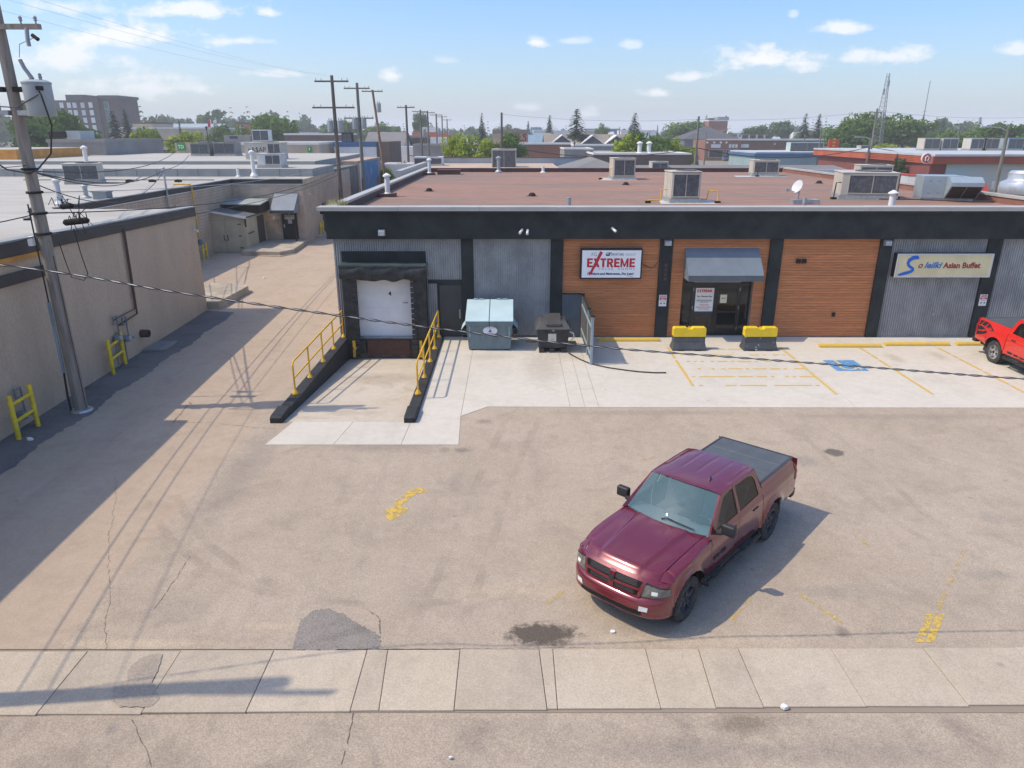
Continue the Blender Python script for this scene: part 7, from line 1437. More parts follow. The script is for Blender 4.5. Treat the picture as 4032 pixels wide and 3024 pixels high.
car((G(2840, 630).x, 222, 0), R(8), (.10, .17, .30), 'blue parked SUV in front of the brick building'); car((G(2945, 634).x, 205, 0), R(60), (.6, .6, .6), 'white parked car beside the blue-trimmed building'); car((F(1655, 625, 118).x, 118, 0), R(80), (.02, .03, .04), 'dark parked car among the far poles, left'); car((F(1720, 630, 122).x, 122, 0), R(80), (.03, .03, .04), 'dark parked car among the far poles, right'); car((F(1640, 640, 104).x, 104, 0), R(75), (.04, .2, .6), 'bright blue parked car by the alley', suv=False); car((F(1560, 640, 98).x, 98, 0), R(85), (.05, .06, .08), 'dark parked car behind the alley bush')
# roofs right behind the brown roof
t = thing('flat_building', 'beige gravel-roofed building with silver parapet behind the brown roof', 'building', (-2, 76, 0)); bx('wall', m_brown, t, -9.7, 5.0, 62.6, 90, 0, 4.3); bx('roof', m_gravel, t, -9.5, 4.9, 62.7, 89.8, 4.301, 4.4)
bx('silver_parapet', m_silver, t, -9.7, 9.0, 90, 90.6, 4.0, 5.0); bx('parapet_cap', m_parbrown, t, -9.8, 9.1, 89.9, 90.7, 5.001, 5.08); MB().beam((-9.6, 62.7, 4.6), (-9.6, 89.9, 4.6), .5, .45).build('pale_coping', m_coping, t)
h_ = hip('shingle_roof', 'grey hip shingle roof behind the middle of the brown roof', 4.3, 12.4, 69, 84, 4.0, 1.45, m_brown, m_shin, 'building', .3)
sr = thing('long_shingle_roof', 'long low grey shingle roof behind the right of the brown roof', 'building', (25, 72, 0)); bx('wall', m_brown, sr, 9, 31.6, 67, 80, 0, 4.2); MB().add([(8.6, 66.6, 4.2), (32, 66.6, 4.2), (32, 74, 4.82), (8.6, 74, 4.82), (32, 81, 4.2), (8.6, 81, 4.2)], [(0, 1, 2, 3), (3, 2, 4, 5), (0, 3, 5), (1, 4, 2), (0, 5, 4, 1)]).build('roof', m_shin, sr)
def vents(pts, Yv, lab): pass
t = hvac(F(1985, 657, 80) + Vector((0, 0, -.6)), 2.6, 2.4, 2.4, 'stacked beige unit behind the back parapet', group='rooftop units behind the brown roof'); t = hvac(F(1690, 655, 84), 3.2, 2.0, 1.0, 'rounded white unit on the gravel roof', m=MATS['white unit'], group='rooftop units behind the brown roof')
tt, a, b, z = FB_('flat_building', 'long dark-brown building with pale roof edge behind the shingle roof', 2338, 2722, 606, 108, 16, m_brown, m_groof, m_trimw, par=.1, trim_h=.12)
for i, u in enumerate((2517, 2554)): p = F(u, 606, 110); vent_pipe((p.x, 110, z - .1), F(u, 560, 110).z - z, .3, ['tall white flue on the dark-brown building, left of a pair', 'tall white flue on the dark-brown building, right of a pair'][i], MATS['white flue'], group='roof vent pipes')
t, a, b, z = FB_('flat_building', 'grey block between the brick wall and the dark-brown building', 2222, 2335, 586, 118, 10, m_grey, m_groof, m_trimw, par=.08, trim_h=.1)
t, a, b, z = FB_('flat_building', 'grey low building with pipes on its roof', 2265, 2440, 572, 140, 10, m_grey, m_groof, m_trimw, par=.1, trim_h=.15)
t, a, b, z = FB_('flat_building', 'long red-brown brick wall building behind the green trees', 2035, 2270, 566, 150, 12, m_brick, m_groof, m_trimw, par=.1, trim_h=.15)
t, a, b, z = FB_('motel_building', 'orange-beige building with dark red lettering behind the green trees', 1940, 2086, 524, 200, 10, hsh('peach stucco', (.52, .36, .24)), m_groof, m_tshin, par=.9, trim_h=.1); s = thing('motel_lettering', 'dark red block letters on the orange-beige building', 'sign', (F(2035, 545, 199.8).x, 199.8, F(2035, 545, 199.8).z)); p = F(2046, 547, 199.7); text('ELS', 2.6, flat('wine print', (.28, .03, .07), .6), s, (p.x, 199.7, p.z - .5), off=.06, ext=.08)
a, b, z = px(2086, 2168, 527, 195); gable('blue_roof_house', 'low house with blue-grey metal roof beside the lettered building', (a + b) / 2, 195, 207, b - a, z - 2.2, 2.2, m_grey, hsh('blue grey metal roof', (.20, .29, .36)), 'house')
for i, (u, v, w_, lab) in enumerate(((2215, 537, 66, 'tan-roofed house with dark gable left of the tall spruce'), (2335, 538, 66, 'tan-roofed house with dark gable right of the tall spruce'), (2430, 538, 60, 'tan-roofed house with dark gable, rightmost of three'))):
    a, b, z = px(u - w_, u + w_, v - 3, 185 + i); t = gable('row_house', lab, (a + b) / 2, 185 + i * 1.3, 197, b - a, z - 2.0, 2.2, m_tshin, m_tshin, 'house', 'x'); xm = F(u, v, 184).x; MB().prismY([(xm - 2.6, z - 2.0), (xm + 2.6, z - 2.0), (xm, z - .2)], 184.2, 190).build('front_gable', m_dshin, t); MB().prismY([(xm - 3, z - 2.15), (xm, z), (xm + 3, z - 2.15), (xm + 3, z - 1.9), (xm, z + .25), (xm - 3, z - 1.9)], 184, 190).build('gable_roof', m_trimw, t)
# far band of low buildings
spec = [(1945, 2010, 522, 300, m_whiteb, m_metroof, 'far pale gabled shed left of the lettered building', 'g'), (2100, 2170, 512, 380, m_pale, m_groof, 'far pale flat building with brown band', 'f'), (2170, 2250, 514, 400, m_whiteb, m_groof, 'far long white building left of the tall spruce', 'f'), (2302, 2350, 512, 340, m_beige, m_groof, 'far cream building with painted sign', 'f'), (2350, 2420, 520, 360, m_whiteb, m_metroof, 'far white house right of the cream building', 'g'), (2445, 2585, 513, 420, m_whiteb, m_metroof, 'far broad white warehouse behind the dark spruce', 'f'), (2300, 2440, 506, 470, m_bluet, m_bluet, 'far long dark-blue roof on the horizon', 'f'), (2960, 3080, 536, 330, m_whiteb, m_metroof, 'far white house roof behind the brick building', 'g'), (3125, 3180, 520, 380, m_whiteb, m_groof, 'far white block between the spruces', 'f'), (2090, 2130, 500, 480, hsh('sky blue wall', (.15, .35, .45)), m_groof, 'far sky-blue shed on the horizon', 'f'), (2880, 2930, 508, 420, m_whiteb, m_metroof, 'far pale house right of the brick tower', 'g'), (760, 800, 500, 420, m_grey, m_dshin, 'far dark roof left of the flags', 'g'), (1180, 1260, 522, 400, m_whiteb, m_groof, 'far white roof left of the alley poles', 'f'), (3770, 3830, 530, 300, m_beige, m_tshin, 'far beige house among the right-hand trees', 'g')]
for u0, u1, v, Yd, wl, rfm, lab, kd in spec:
    a, b, z = px(u0, u1, v, Yd)
    if kd == 'f': t = flatb('far_building', lab, a, b, Yd, Yd + 15, z, wl, rfm, m_trimw, .3, par=.05)
    else: t = gable('far_house', lab, (a + b) / 2, Yd, Yd + 12, b - a, z - 2.0, 2.0, wl, rfm)
    n = max(2, int((b - a) / 5))
    for i in range(n): xx = a + (b - a) * (i + .5) / n; window(t, xx - .6, xx + .6, Yd, max(.8, z - 4.2), max(2.0, z - 2.8), proud=.05)
# --- right side
t = thing('brick_building', 'long brown brick building with shop signs behind the roof units', 'building', (75, 226, 0)); Y = 226; a, m_, z = px(2780, 2920, 552, Y); b = F(3275, 552, Y).x; zz = F(3000, 553, Y).z
bx('wall', m_brick, t, a, m_, Y, Y + 16, 0, z); bx('long_wall', m_brickd, t, m_ + .01, b, Y + 1.5, Y + 18, 0, zz); bx('roof_trim', m_trimw, t, a - .1, m_ + .1, Y - .1, Y + .3, z + .001, z + .4); bx('roof_trim', m_trimw, t, m_ + .2, b + .1, Y + 1.4, Y + 1.9, zz + .001, zz + .5)
for u in (2800, 2812, 2826, 2840, 2868, 2898): p = F(u, 590, Y); window(t, p.x - .55, p.x + .55, Y, 1.0, 3.1)
for u0, u1 in ((2800, 2838), (2870, 2880), (2882, 2893), (2895, 2905), (2922, 2955)): p0, p1 = F(u0, 582, Y - .2), F(u1, 568, Y - .2); yy = Y if u0 < 2920 else Y + 1.5; bx('sign_panel', m_winw, t, p0.x, p1.x, yy - .25, yy - .05, p0.z, p1.z)
for u in (2785, 2812, 2838, 2860): p = F(u, 561, Y); bx('lamp', m_trimw, t, p.x - .25, p.x + .25, Y - .3, Y - .01, p.z - .25, p.z + .25)
for u in (3057, 3132, 3205, 3245): p = F(u, 567, Y); bx('lamp', m_steel, t, p.x - .3, p.x + .3, Y + 1.2, Y + 1.49, p.z - .3, p.z + .3)
bx('entrance_recess', m_win, t, m_ + .2, m_ + 8, Y + 1.45, Y + 1.49, 0, 3.2)
for i in range(4): hvac((a + 14 + i * 2.4, Y + 9, z - .1), 1.5, 1.5, 1.6, 'small grey unit on the brick building roof, number %s from the left' % ['one', 'two', 'three', 'four'][i], m=m_gunit, group='small units on the brick building')
a, b, z = px(2695, 2915, 548, 262); h_ = hip('grey_house', 'grey two-storey house with dark hip roof behind the brick building', a, b, 262, 282, z, 4.4, hsh('slate siding', (.13, .14, .16)), m_dshin)
for u in (2770, 2790): p = F(u, 548, 262); window(h_, p.x - .8, p.x + .8, 262, z - 2.6, z - 1.2)
bx('balcony', m_grey, h_, a + 4, a + 20, 259, 261.9, z - 5.2, z - 4.0); bx('lower_wall', hsh('taupe wall', (.25, .23, .19)), h_, a + 4, a + 20, 260, 261.9, 0, z - 5.21)
a, b, z = px(2792, 2866, 477, 360); t = thing('brick_tower', 'red brick hose tower with metal top rising above the houses', 'tower', ((a + b) / 2, 365, 0)); bx('wall', hsh('tower brick', (.30, .11, .08)), t, a, b, 360, 370, 0, z); bx('roof_band', m_trimw, t, a - .1, b + .1, 359.8, 370.2, z + .001, z + .4); bx('upper_room', m_grey, t, F(2822, 540, 360).x, F(2866, 540, 360).x, 361, 369, z + .41, F(2822, 460, 360).z); bx('small_room', m_dshin, t, a + .5, a + 3, 362, 366, z + .41, z + 1.4); MB().cyl((F(2852, 540, 364).x, 364, z), (F(2852, 540, 364).x, 364, F(2852, 456, 364).z), .4, n=8).build('chimney', m_dshin, t); MB().beam((a + 3.5, 359.5, z - 5.5), (b, 359.5, z - 3.5), .5, .6).build('outside_stair', m_grey, t)
a, b, z = px(2975, 3425, 604, 150); m_ = F(3073, 604, 150).x; t = thing('blue_trim_building', 'long low teal building with blue roof edge', 'building', ((a + b) / 2, 158, 0)); bx('wall', m_teal, t, a, b, 150, 168, 0, z - .6); bx('blue_band', m_bluet, t, a - .3, b + .3, 149.7, 168, z - .6, z); bx('roof', m_silver, t, a, b, 150, 167.7, z + .001, z + .25)
bx('sign_panel', flat('yellow pink panel', (.62, .45, .35), .5), t, F(2985, 540, 150).x, F(3008, 540, 150).x, 149.4, 149.69, 1.6, 2.9); bx('sign_panel', flat('blue panel', (.05, .16, .42), .5), t, F(3035, 540, 150).x, F(3058, 540, 150).x, 149.4, 149.69, 2.0, 2.7)
hvac(F(3165, 606, 158), 7, 2.4, 2.3, 'pale truck-shaped unit on the blue-trimmed roof', m=hsh('aqua unit', (.45, .55, .54)), group='units on the blue-trimmed roof'); hvac(F(3240, 604, 160), 3, 2, 1.3, 'low beige unit on the blue-trimmed roof', group='units on the blue-trimmed roof'); hvac(F(3395, 606, 160), 2.0, 2, 1.7, 'small beige unit at the right of the blue-trimmed roof', group='units on the blue-trimmed roof')
p = F(3285, 548, 146); s = thing('pylon_sign', 'tall orange-red pylon sign above a dark screen panel', 'sign', (p.x, 146, 0)); h = p.z; q = F(3280, 600, 146).z
bx('post', m_gap, s, p.x - .25, p.x + .25, 146, 146.5, 0, h); bx('panel', flat('orange red sign face', (.62, .08, .025), .4), s, p.x - 1.1, p.x + .9, 145.6, 145.99, q, h); bx('lower_panel', flat('red sign face', (.55, .03, .05), .4), s, p.x - 1.2, p.x + .9, 145.6, 145.99, q - .8, q - .02); bx('screen', m_black, s, p.x - 1.5, p.x + 1.1, 145.5, 145.99, q - 4.0, q - 1.4); bx('screen_picture', hsh('green screen picture', (.03, .16, .10)), s, p.x - 1.1, p.x + .4, 145.4, 145.49, q - 3.7, q - 1.7)
for i in range(4): bx('sign_mark', m_yellow, s, p.x - .35, p.x + .15, 145.55, 145.59, q + .5 + i * .6, q + .8 + i * .6)
# red-fascia restaurant with painted wall
p0 = F(3422, 592, 112); p1 = F(3670, 610, 92); p2 = F(4250, 610, 92); t = thing('red_fascia_restaurant', 'restaurant with wide red tile fascia and painted side wall at the right', 'building', (90, 100, 0)); zt = p1.z
foot = [(p0.x, 112), (p1.x, 92), (p2.x + 6, 92), (p2.x + 6, 130), (p0.x, 130)]; MB().prism(foot, 0, zt - 1.05).build('wall', hsh('maroon wall', (.2, .06, .05)), t)
MB().prism([(p0.x - .6, 111.6), (p1.x - .2, 91.2), (p2.x + 7, 91.2), (p2.x + 7, 131), (p0.x - .6, 131)], zt - 1.05, zt - .15).build('fascia', m_redf, t); MB().prism([(p0.x - .7, 111.4), (p1.x - .2, 91), (p2.x + 7, 91), (p2.x + 7, 131), (p0.x - .7, 131)], zt - .149, zt + .1).build('roof', m_silver, t)
cr = MB()
for j in range(5): zz = zt - 1.0 + j * .2; cr.beam((p0.x - .62, 111.6, zz), (p1.x - .2, 91.18, zz), .06, .05); cr.beam((p1.x - .2, 91.17, zz), (p2.x + 7, 91.17, zz), .06, .05)
o = cr.build('tile_courses', hsh('red tile shade', (.30, .07, .04)), t); o['kind'] = 'stuff'
mw = MB(); mw.box(p1.x + 2, p2.x + 6, 91.85, 91.99, .2, zt - 1.06); mw.build('painted_wall', mat('pale aqua mural', (.33, .47, .50), .8, col2=(.45, .42, .36), scale=.12, thr=(.42, .6), stretch=(.5, 1, 2)), t)
bx('mural_shape', m_whiteb, t, p1.x + 8, p1.x + 10.5, 91.8, 91.849, 1.2, 2.2); bx('mural_shape', m_whiteb, t, p1.x + 14.5, p1.x + 16.5, 91.8, 91.849, 1.5, 3.0); bx('mural_ground', hsh('mural sand', (.38, .34, .28)), t, p1.x + 3, p2.x + 6, 91.8, 91.848, .2, 1.15)
c_ = F(3648, 624, 90.8); em = thing('round_emblem', 'round pale emblem on the corner of the red fascia', 'emblem', c_); MB().cyl((0, -.1, 0), (0, .1, 0), .62, n=24).build('disc', m_trimw, em, world=False); MB().cyl((0, -.13, 0), (0, -.101, 0), .54, n=24).build('face', flat('emblem red', (.5, .1, .08), .5), em, world=False); MB().tube([(-.15, -.16, -.28), (-.22, -.16, .1), (0, -.16, .28), (.2, -.16, .1), (.1, -.16, -.28)], .07, 6).build('scroll', m_trimw, em, world=False)
bx('name_board', m_brickd, t, F(3575, 640, 100).x, F(3650, 640, 94).x, 92.9, 93.2, zt - 2.2, zt - 1.2); bx('window_band', m_win, t, F(3455, 640, 108).x, F(3540, 640, 103).x, 99.6, 100.1, zt - 2.3, zt - 1.2)
for i, u in enumerate((3650, 3720, 3830, 3880, 3975)): p = F(u, 600, 112); hvac((p.x, 112, zt + .1), 2.4, 2, 1.7, ['beige', 'white-hooded', 'pale', 'tent-shaped pale', 'blue-grey'][i] + ' unit on the restaurant roof', m=(m_unit, m_pale, m_pale, m_beige, hsh('blue unit', (.3, .37, .44)))[i], group='units on the restaurant roof')
# silver parapet with red cap between the brown roof and the restaurant
sp_ = thing('silver_parapet_building', 'low neighbour roof with silver parapet and red cap strip', 'building', (29, 55, 0))
bx('wall', m_brown, sp_, 22.95, 29.4, 48.05, 64, 0, 4.1); bx('roof', MATS['tan lower roof'], sp_, 22.9, 29.4, 48.02, 64, 4.101, 4.15); bx('parapet', m_silver, sp_, 29.4, 29.7, 46.5, 64, 4.0, 4.85); bx('back_parapet', m_silver, sp_, 22.9, 29.39, 63.7, 64, 4.151, 4.85); bx('red_cap', hsh('red cap', (.4, .06, .05)), sp_, 29.35, 29.75, 46.45, 64.05, 4.851, 4.95); MB().beam((29.55, 46.4, 4.9), (29.55, 45.6, 4.1), .4, .12).build('red_cap', MATS['red cap'], sp_)
sm_ = MB()
for k in range(14): y = 47.5 + k * 1.2; sm_.box(29.385, 29.399, y, y + .03, 4.16, 4.84)
o = sm_.build('parapet_seams', m_steel, sp_); o['kind'] = 'stuff'
# ------------------------------------------------------------------ trees
def leafmat(name, c1, c2):
    m = bpy.data.materials.new(name); m.use_nodes = True; MATS[name] = m; nt = m.node_tree; N = nt.nodes; L = nt.links; N.clear()
    o = N.new('ShaderNodeOutputMaterial'); d = N.new('ShaderNodeBsdfDiffuse'); t = N.new('ShaderNodeBsdfTranslucent'); mx = N.new('ShaderNodeMixShader'); mx.inputs[0].default_value = .3
    geo = N.new('ShaderNodeNewGeometry'); n = N.new('ShaderNodeTexNoise'); n.inputs['Scale'].default_value = .9; n.inputs['Detail'].default_value = 4; L.new(geo.outputs['Position'], n.inputs['Vector'])
    mr = N.new('ShaderNodeMapRange'); mr.inputs['From Min'].default_value = .3; mr.inputs['From Max'].default_value = .7; L.new(n.outputs['Fac'], mr.inputs['Value'])
    cm = N.new('ShaderNodeMix'); cm.data_type = 'RGBA'; cm.inputs['A'].default_value = (*c1, 1); cm.inputs['B'].default_value = (*c2, 1); L.new(mr.outputs[0], cm.inputs['Factor'])
    L.new(cm.outputs['Result'], d.inputs[0]); L.new(cm.outputs['Result'], t.inputs[0]); L.new(d.outputs[0], mx.inputs[1]); L.new(t.outputs[0], mx.inputs[2]); L.new(mx.outputs[0], o.inputs[0]); return m
LM = {'green': leafmat('green leaf', (.15, .24, .05), (.085, .15, .035)), 'dark': leafmat('dark leaf', (.105, .175, .055), (.065, .115, .04)), 'lime': leafmat('lime leaf', (.36, .42, .035), (.20, .28, .03)), 'spruce': leafmat('spruce needle', (.075, .115, .065), (.045, .07, .045)), 'blue': leafmat('blue spruce needle', (.065, .095, .07), (.04, .06, .048))}
m_bark = mat('bark', (.10, .08, .065), .95, var=.2)
def rv(r_):
    while True:
        v = Vector((r_.uniform(-1, 1), r_.uniform(-1, 1), r_.uniform(-1, 1)))
        if .05 < v.length < 1: return v
def leaf(mb, p, s, n, r_):
    a = n.orthogonal().normalized(); b = n.cross(a); th = r_.uniform(0, 6.28); a, b = a * math.cos(th) + b * math.sin(th), b * math.cos(th) - a * math.sin(th)
    mb.add([p - a * s, p - b * s * .55, p + a * s, p + b * s * .55], [(0, 1, 2, 3)])
def crown_mb(seed, nb=34, per=100, lsz=.036, shape=(.42, .42, .36), base=.30, mb=None, off=Vector((0, 0, 0)), sc=Vector((1, 1, 1))):
    r_ = random.Random(seed); mb = mb or MB(); c0 = Vector((0, 0, base + shape[2]))
    for i in range(nb):
        d = rv(r_).normalized(); k = r_.uniform(.35, .85); c = c0 + Vector((d.x * shape[0] * k, d.y * shape[1] * k, d.z * shape[2] * k)); rad = r_.uniform(.10, .19) * (1.1 if i < 6 else 1)
        for q in range(per):
            n = rv(r_).normalized(); rr = rad * (.55 + .5 * r_.random()); p = c + Vector((n.x, n.y, n.z * .8)) * rr; nn = (n + rv(r_) * .9).normalized()
            p = Vector((p.x * sc.x, p.y * sc.y, p.z * sc.z)) + off; leaf(mb, p, lsz * r_.uniform(.7, 1.3) * (sc.x + sc.z) / 2, nn, r_)
    return mb
def trunk_mb(seed, h=.55):
    r_ = random.Random(seed); mb = MB(); mb.tube([(0, 0, 0), (.01, 0, h * .4), (-.01, .01, h)], .022, 7)
    for i in range(6): a = r_.uniform(0, 6.28); z = h * r_.uniform(.5, .9); e = Vector((math.cos(a) * .25, math.sin(a) * .25, z + .22)); mb.tube([(0, 0, z), tuple(Vector((0, 0, z)).lerp(e, .5) + Vector((0, 0, .03))), tuple(e)], .009, 5)
    return mb
def spruce_mb(seed, nl=26, mb=None, off=Vector((0, 0, 0)), sc=Vector((1, 1, 1)), wide=.20, br=11, q=7):
    r_ = random.Random(seed); mb = mb or MB()
    for i in range(nl):
        f = i / nl; z = .08 + .9 * f; rad = wide * (1 - f) ** .85 * r_.uniform(.85, 1.12) + .012
        for b in range(max(4, int(br * (1 - f * .6)))):
            a = r_.uniform(0, 6.28); L_ = rad * r_.uniform(.7, 1.15); d = Vector((math.cos(a), math.sin(a), 0))
            for k in range(q):
                t = (k + .6) / q; p = d * L_ * t + Vector((0, 0, z - .10 * t * t * (L_ / wide) + r_.uniform(-.008, .008))); s_ = .8 * (L_ / q) * (1.7 - .8 * t) + .006; n = Vector((d.x * .35 + r_.uniform(-.5, .5), d.y * .35 + r_.uniform(-.5, .5), 1)).normalized()
                sd = d.cross(Vector((0, 0, 1))); tip = p + d * s_ * 1.5 - Vector((0, 0, s_ * .6)); A = p + sd * s_; C = p - sd * s_; Bk = p - d * s_ * .4 + Vector((0, 0, s_ * .2))
                mb.add([Vector((w.x * sc.x, w.y * sc.y, w.z * sc.z)) + off for w in (Bk, A, tip, C)], [(0, 1, 2, 3)])
    return mb
def norm(mb, half):
    zt = max(v[2] for v in mb.v); xs = sorted(abs(v[0]) for v in mb.v); k = half / xs[int(len(xs) * .995)]
    mb.v = [(v[0] * k, v[1] * k, v[2] / zt) for v in mb.v]; return mb
DEC = {}
for key, seeds in (('green', (1, 2, 3)), ('dark', (4, 5)), ('lime', (6, 7))): DEC[key] = [(norm(crown_mb(s), .475).mesh('crown', LM[key]), trunk_mb(s).mesh('trunk', m_bark)) for s in seeds]
DEC['wide'] = [(norm(crown_mb(s, 44, 95, .030, (.60, .5, .34), .12), .675).mesh('crown', LM['green']), trunk_mb(s, .4).mesh('trunk', m_bark)) for s in (11, 12)]
DEC['limewide'] = [(norm(crown_mb(s, 44, 95, .034, (.75, .5, .36), .08), .85).mesh('crown', LM['lime']), trunk_mb(s, .35).mesh('trunk', m_bark)) for s in (13, 14)]
tk = MB().cyl((0, 0, 0), (0, 0, .95), .016, .003, 7).mesh('trunk', m_bark)
DEC['spruce'] = [(norm(spruce_mb(s, 30, br=15), .2).mesh('crown', LM['spruce']), tk) for s in (21, 22)]; DEC['narrow'] = [(norm(spruce_mb(s, 30, wide=.13, br=14), .13).mesh('crown', LM['spruce']), tk) for s in (23,)]; DEC['blue'] = [(norm(spruce_mb(s, 30, wide=.23, br=15), .23).mesh('crown', LM['blue']), tk) for s in (24, 25)]
RAT = {'green': .95, 'dark': .95, 'lime': .95, 'wide': 1.35, 'limewide': 1.7, 'spruce': .40, 'narrow': .26, 'blue': .46}
cnt = {}
def tree(kind, u, vt, wpx, Y, lab, group):
    p = F(u, vt, Y); h = p.z; w = (F(u + wpx / 2, vt, Y).x - F(u - wpx / 2, vt, Y).x); i = cnt.get(kind, 0); cnt[kind] = i + 1; cr, tr = DEC[kind][i % len(DEC[kind])]
    con = kind in ('spruce', 'narrow', 'blue'); t = thing('spruce_tree' if con else 'leafy_tree', lab, 'tree', (p.x, Y, 0), rnd.uniform(0, 6.28) if con else rnd.choice((0, math.pi)), group); w *= 1.45 if con else 1.3; t.scale = (w / RAT[kind], w / RAT[kind], h + .25)
    inst('trunk', tr, t); inst('crown', cr, t)
LT = [('green', 110, 395, 120, 150, 'tall pale-green tree behind the near transformer'), ('green', 200, 430, 150, 140, 'broad green tree left of the apartment block'), ('dark', 145, 470, 150, 125, 'darker green tree behind the near pole'), ('green', 305, 478, 120, 150, 'round green tree in front of the apartment windows'), ('blue', 440, 440, 82, 190, 'leaning blue-green spruce right of the apartment block, left of a pair'), ('spruce', 488, 434, 70, 195, 'dark spruce right of the apartment block, right of a pair'), ('lime', 548, 500, 64, 160, 'small yellow-green street tree, left of the lantern post'), ('lime', 602, 506, 50, 160, 'small yellow-green street tree, right of the lantern post'), ('narrow', 703, 472, 26, 165, 'thin dark spire of a tree over the street shrub'), ('lime', 728, 516, 110, 160, 'spreading yellow-green shrub tree before the metal-roofed hall'), ('green', 870, 490, 90, 210, 'hazy green tree left of the orange brick tower'), ('wide', 1050, 444, 180, 200, 'big round dark-green tree right of the orange brick tower'), ('green', 1370, 470, 70, 300, 'far green tree between the first two alley poles'), ('green', 1500, 480, 110, 330, 'far hazy tree behind the leaning pole'), ('dark', 1660, 440, 62, 330, 'tall dark tree behind the far pole row'), ('spruce', 1897, 448, 42, 230, 'dark ragged spruce left of the pole by the yellow-green trees')]
for a in LT: tree(*a, 'trees left of the brown roof')
MT = [('limewide', 1850, 528, 190, 118, 'broad yellow-green tree behind the gravel roof'), ('lime', 1790, 545, 80, 120, 'yellow-green bush tree at the left end of the gravel roof'), ('green', 2005, 522, 110, 122, 'fresh green tree around the dark pole'), ('wide', 2530, 518, 150, 124, 'green tree behind the pair of white flues'), ('lime', 2470, 530, 80, 122, 'yellow-green tree left of the pair of white flues'), ('green', 2600, 535, 90, 126, 'green tree right of the pair of white flues'), ('limewide', 2665, 540, 120, 128, 'low yellow-green tree left of the grey-green pole'), ('spruce', 2272, 433, 112, 190, 'tall grey-green spruce in the middle of the skyline'), ('spruce', 2502, 448, 76, 230, 'dark pointed spruce above the flues'), ('spruce', 2164, 455, 52, 300, 'dark spruce left of the middle of the skyline'), ('spruce', 2080, 480, 34, 230, 'small dark spruce above the lettered building'), ('green', 2372, 484, 44, 330, 'round dark tree right of the tall spruce'), ('narrow', 2590, 495, 18, 240, 'thin dark spire left of the big tree'), ('narrow', 2440, 500, 16, 250, 'thin dark spire beside the white warehouse'), ('wide', 2720, 472, 170, 290, 'big rounded green tree behind the grey house'), ('narrow', 2782, 455, 26, 400, 'dark spire left of the brick hose tower'), ('dark', 2985, 488, 90, 330, 'rounded dark tree right of the brick hose tower'), ('dark', 3070, 474, 80, 340, 'tall rounded tree left of the two spruces'), ('spruce', 3107, 474, 34, 300, 'narrow spruce against the rounded tree'), ('spruce', 3175, 450, 60, 250, 'ragged spruce, left of a pair behind the brick building'), ('spruce', 3228, 451, 64, 245, 'ragged spruce, right of a pair behind the brick building')]
for a in MT: tree(*a, 'trees in the middle of the skyline')
RT = [('wide', 3395, 440, 190, 190, 'large deep-green tree left of the lattice mast'), ('green', 3330, 470, 90, 180, 'green tree behind the orange pylon sign'), ('dark', 3350, 520, 130, 170, 'dark low tree under the lattice mast'), ('green', 3470, 455, 90, 200, 'lighter green tree behind the lattice mast'), ('green', 3575, 446, 150, 200, 'tall silvery-green tree right of the lattice mast'), ('spruce', 3638, 453, 36, 230, 'dark spruce at the edge of the silvery tree'), ('spruce', 3490, 458, 30, 260, 'dark spire between the mast and the silvery tree'), ('spruce', 3690, 465, 40, 300, 'dark spruce, left of a pair on the right skyline'), ('spruce', 3722, 463, 40, 300, 'dark spruce, right of a pair on the right skyline'), ('limewide', 3520, 568, 150, 150, 'bright lime bush behind the red fascia'), ('wide', 3760, 508, 150, 170, 'mid-green tree behind the restaurant roof'), ('wide', 3880, 492, 190, 180, 'rounded mid-green tree near the right edge'), ('dark', 3990, 482, 140, 175, 'dark green tree at the right edge'), ('spruce', 3862, 463, 44, 330, 'dark spruce peak above the right-hand trees'), ('dark', 3660, 515, 90, 230, 'small dark tree below the spruce pair'), ('wide', 4080, 500, 150, 170, 'green tree cut by the right edge')]
for a in RT: tree(*a, 'trees at the right of the skyline')
# conical shrubs by the restaurant and bushes along the alley
tree('narrow', 3532, 612, 34, 98, 'dark conical shrub in front of the red fascia, left of a pair', 'conical shrubs'); tree('dark', 3550, 622, 42, 98, 'dark rounded shrub in front of the red fascia, right of a pair', 'conical shrubs'); tree('dark', 1565, 640, 90, 94, 'dark bush beyond the left roof edge', 'bushes along the alley'); tree('lime', 1522, 665, 60, 90, 'lime bush beyond the left roof edge', 'bushes along the alley'); tree('narrow', 2745, 583, 22, 190, 'small clipped cone beside the grey house', 'conical shrubs')
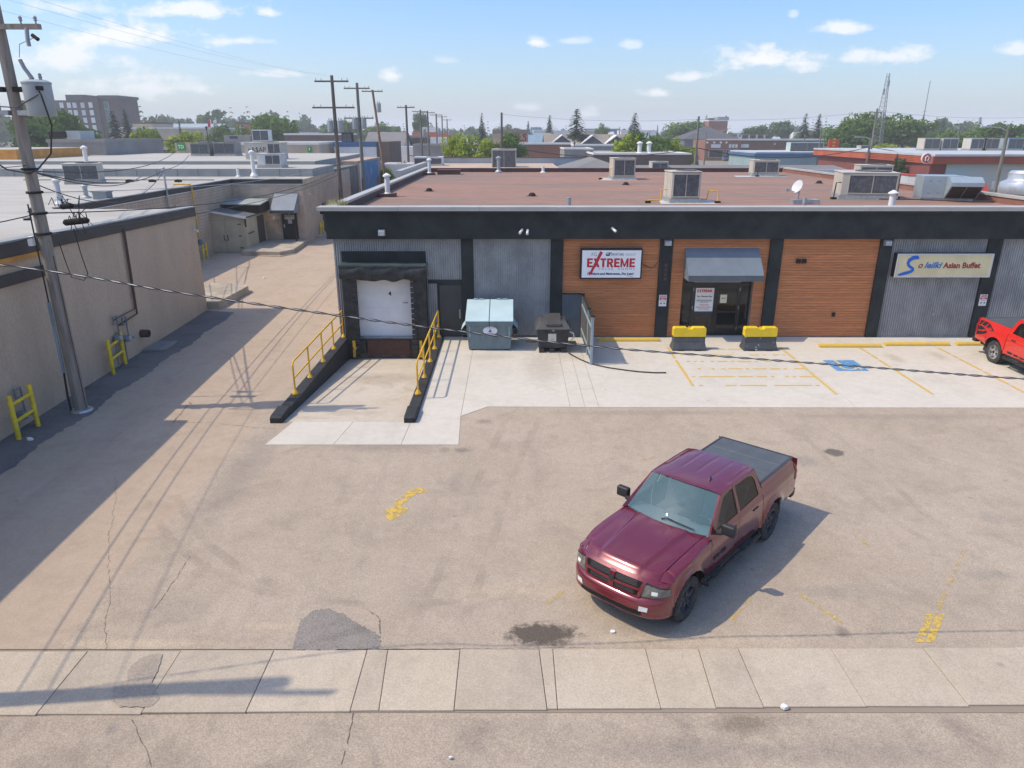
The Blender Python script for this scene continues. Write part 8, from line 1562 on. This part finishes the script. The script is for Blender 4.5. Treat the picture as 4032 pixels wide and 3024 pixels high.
# far wood on the horizon
r_ = random.Random(5); wood = MB(); 
def belt(x0, x1, ya, yb, hmin, hmax, n, mb, con=.35):
    for i in range(n):
        x = x0 + (x1 - x0) * (i + r_.random()) / n; y = r_.uniform(ya, yb); h = r_.uniform(hmin, hmax)
        if r_.random() < con: spruce_mb(r_.randint(0, 9999), 9, mb, Vector((x, y, 0)), Vector((h * 1.0, h * 1.0, h * 1.08)), .17, 6, 3)
        else: w = h * r_.uniform(.8, 1.4); crown_mb(r_.randint(0, 9999), 13, 30, .072, (.36, .36, .34), .16, mb, Vector((x, y, 0)), Vector((w, w, h)))
belt(-520, -130, 400, 600, 16, 25, 170, wood, .35); belt(-260, -60, 330, 420, 9, 15, 40, wood, .3); belt(-150, 40, 460, 640, 10, 16, 80, wood, .45); belt(20, 280, 480, 700, 9, 14, 110, wood, .4); belt(190, 640, 360, 600, 11, 19, 170, wood, .3); belt(60, 200, 300, 380, 7, 11, 26, wood, .2); belt(-1100, -500, 420, 620, 12, 20, 70, wood, .3); belt(620, 1100, 420, 620, 12, 20, 60, wood, .3)
o = wood.build('distant_wood', LM['dark']); tag(o, 'distant belt of mixed trees along the horizon', 'trees', kind='stuff')
hill = MB(); n = 60; hill.grid(lambda u, v: (-2500 + 5000 * u, 1500 + 600 * v, -1 + (10 + 7 * math.sin(u * 9) + 4 * math.sin(u * 23)) * math.sin(v * math.pi)), n, 4); struct(hill.build('hills', mat('far woodland', (.05, .075, .035), .95, var=.3, scale=.02), smooth=True))
# ------------------------------------------------------------------ the air
HAZE = .0005
hz = MB().box(-2700, 2700, -400, 4300, -2.2, 62).build('haze', None or bpy.data.materials.new('haze air')); hz['kind'] = 'stuff'; hz['label'] = 'pale summer haze filling the air'
hm = hz.data.materials[0]; hm.use_nodes = True; N = hm.node_tree.nodes; L = hm.node_tree.links; N.clear(); o = N.new('ShaderNodeOutputMaterial'); pv = N.new('ShaderNodeVolumePrincipled'); pv.inputs['Color'].default_value = (.93, .965, 1.0, 1); pv.inputs['Density'].default_value = HAZE; pv.inputs['Anisotropy'].default_value = 0; L.new(pv.outputs[0], o.inputs['Volume'])
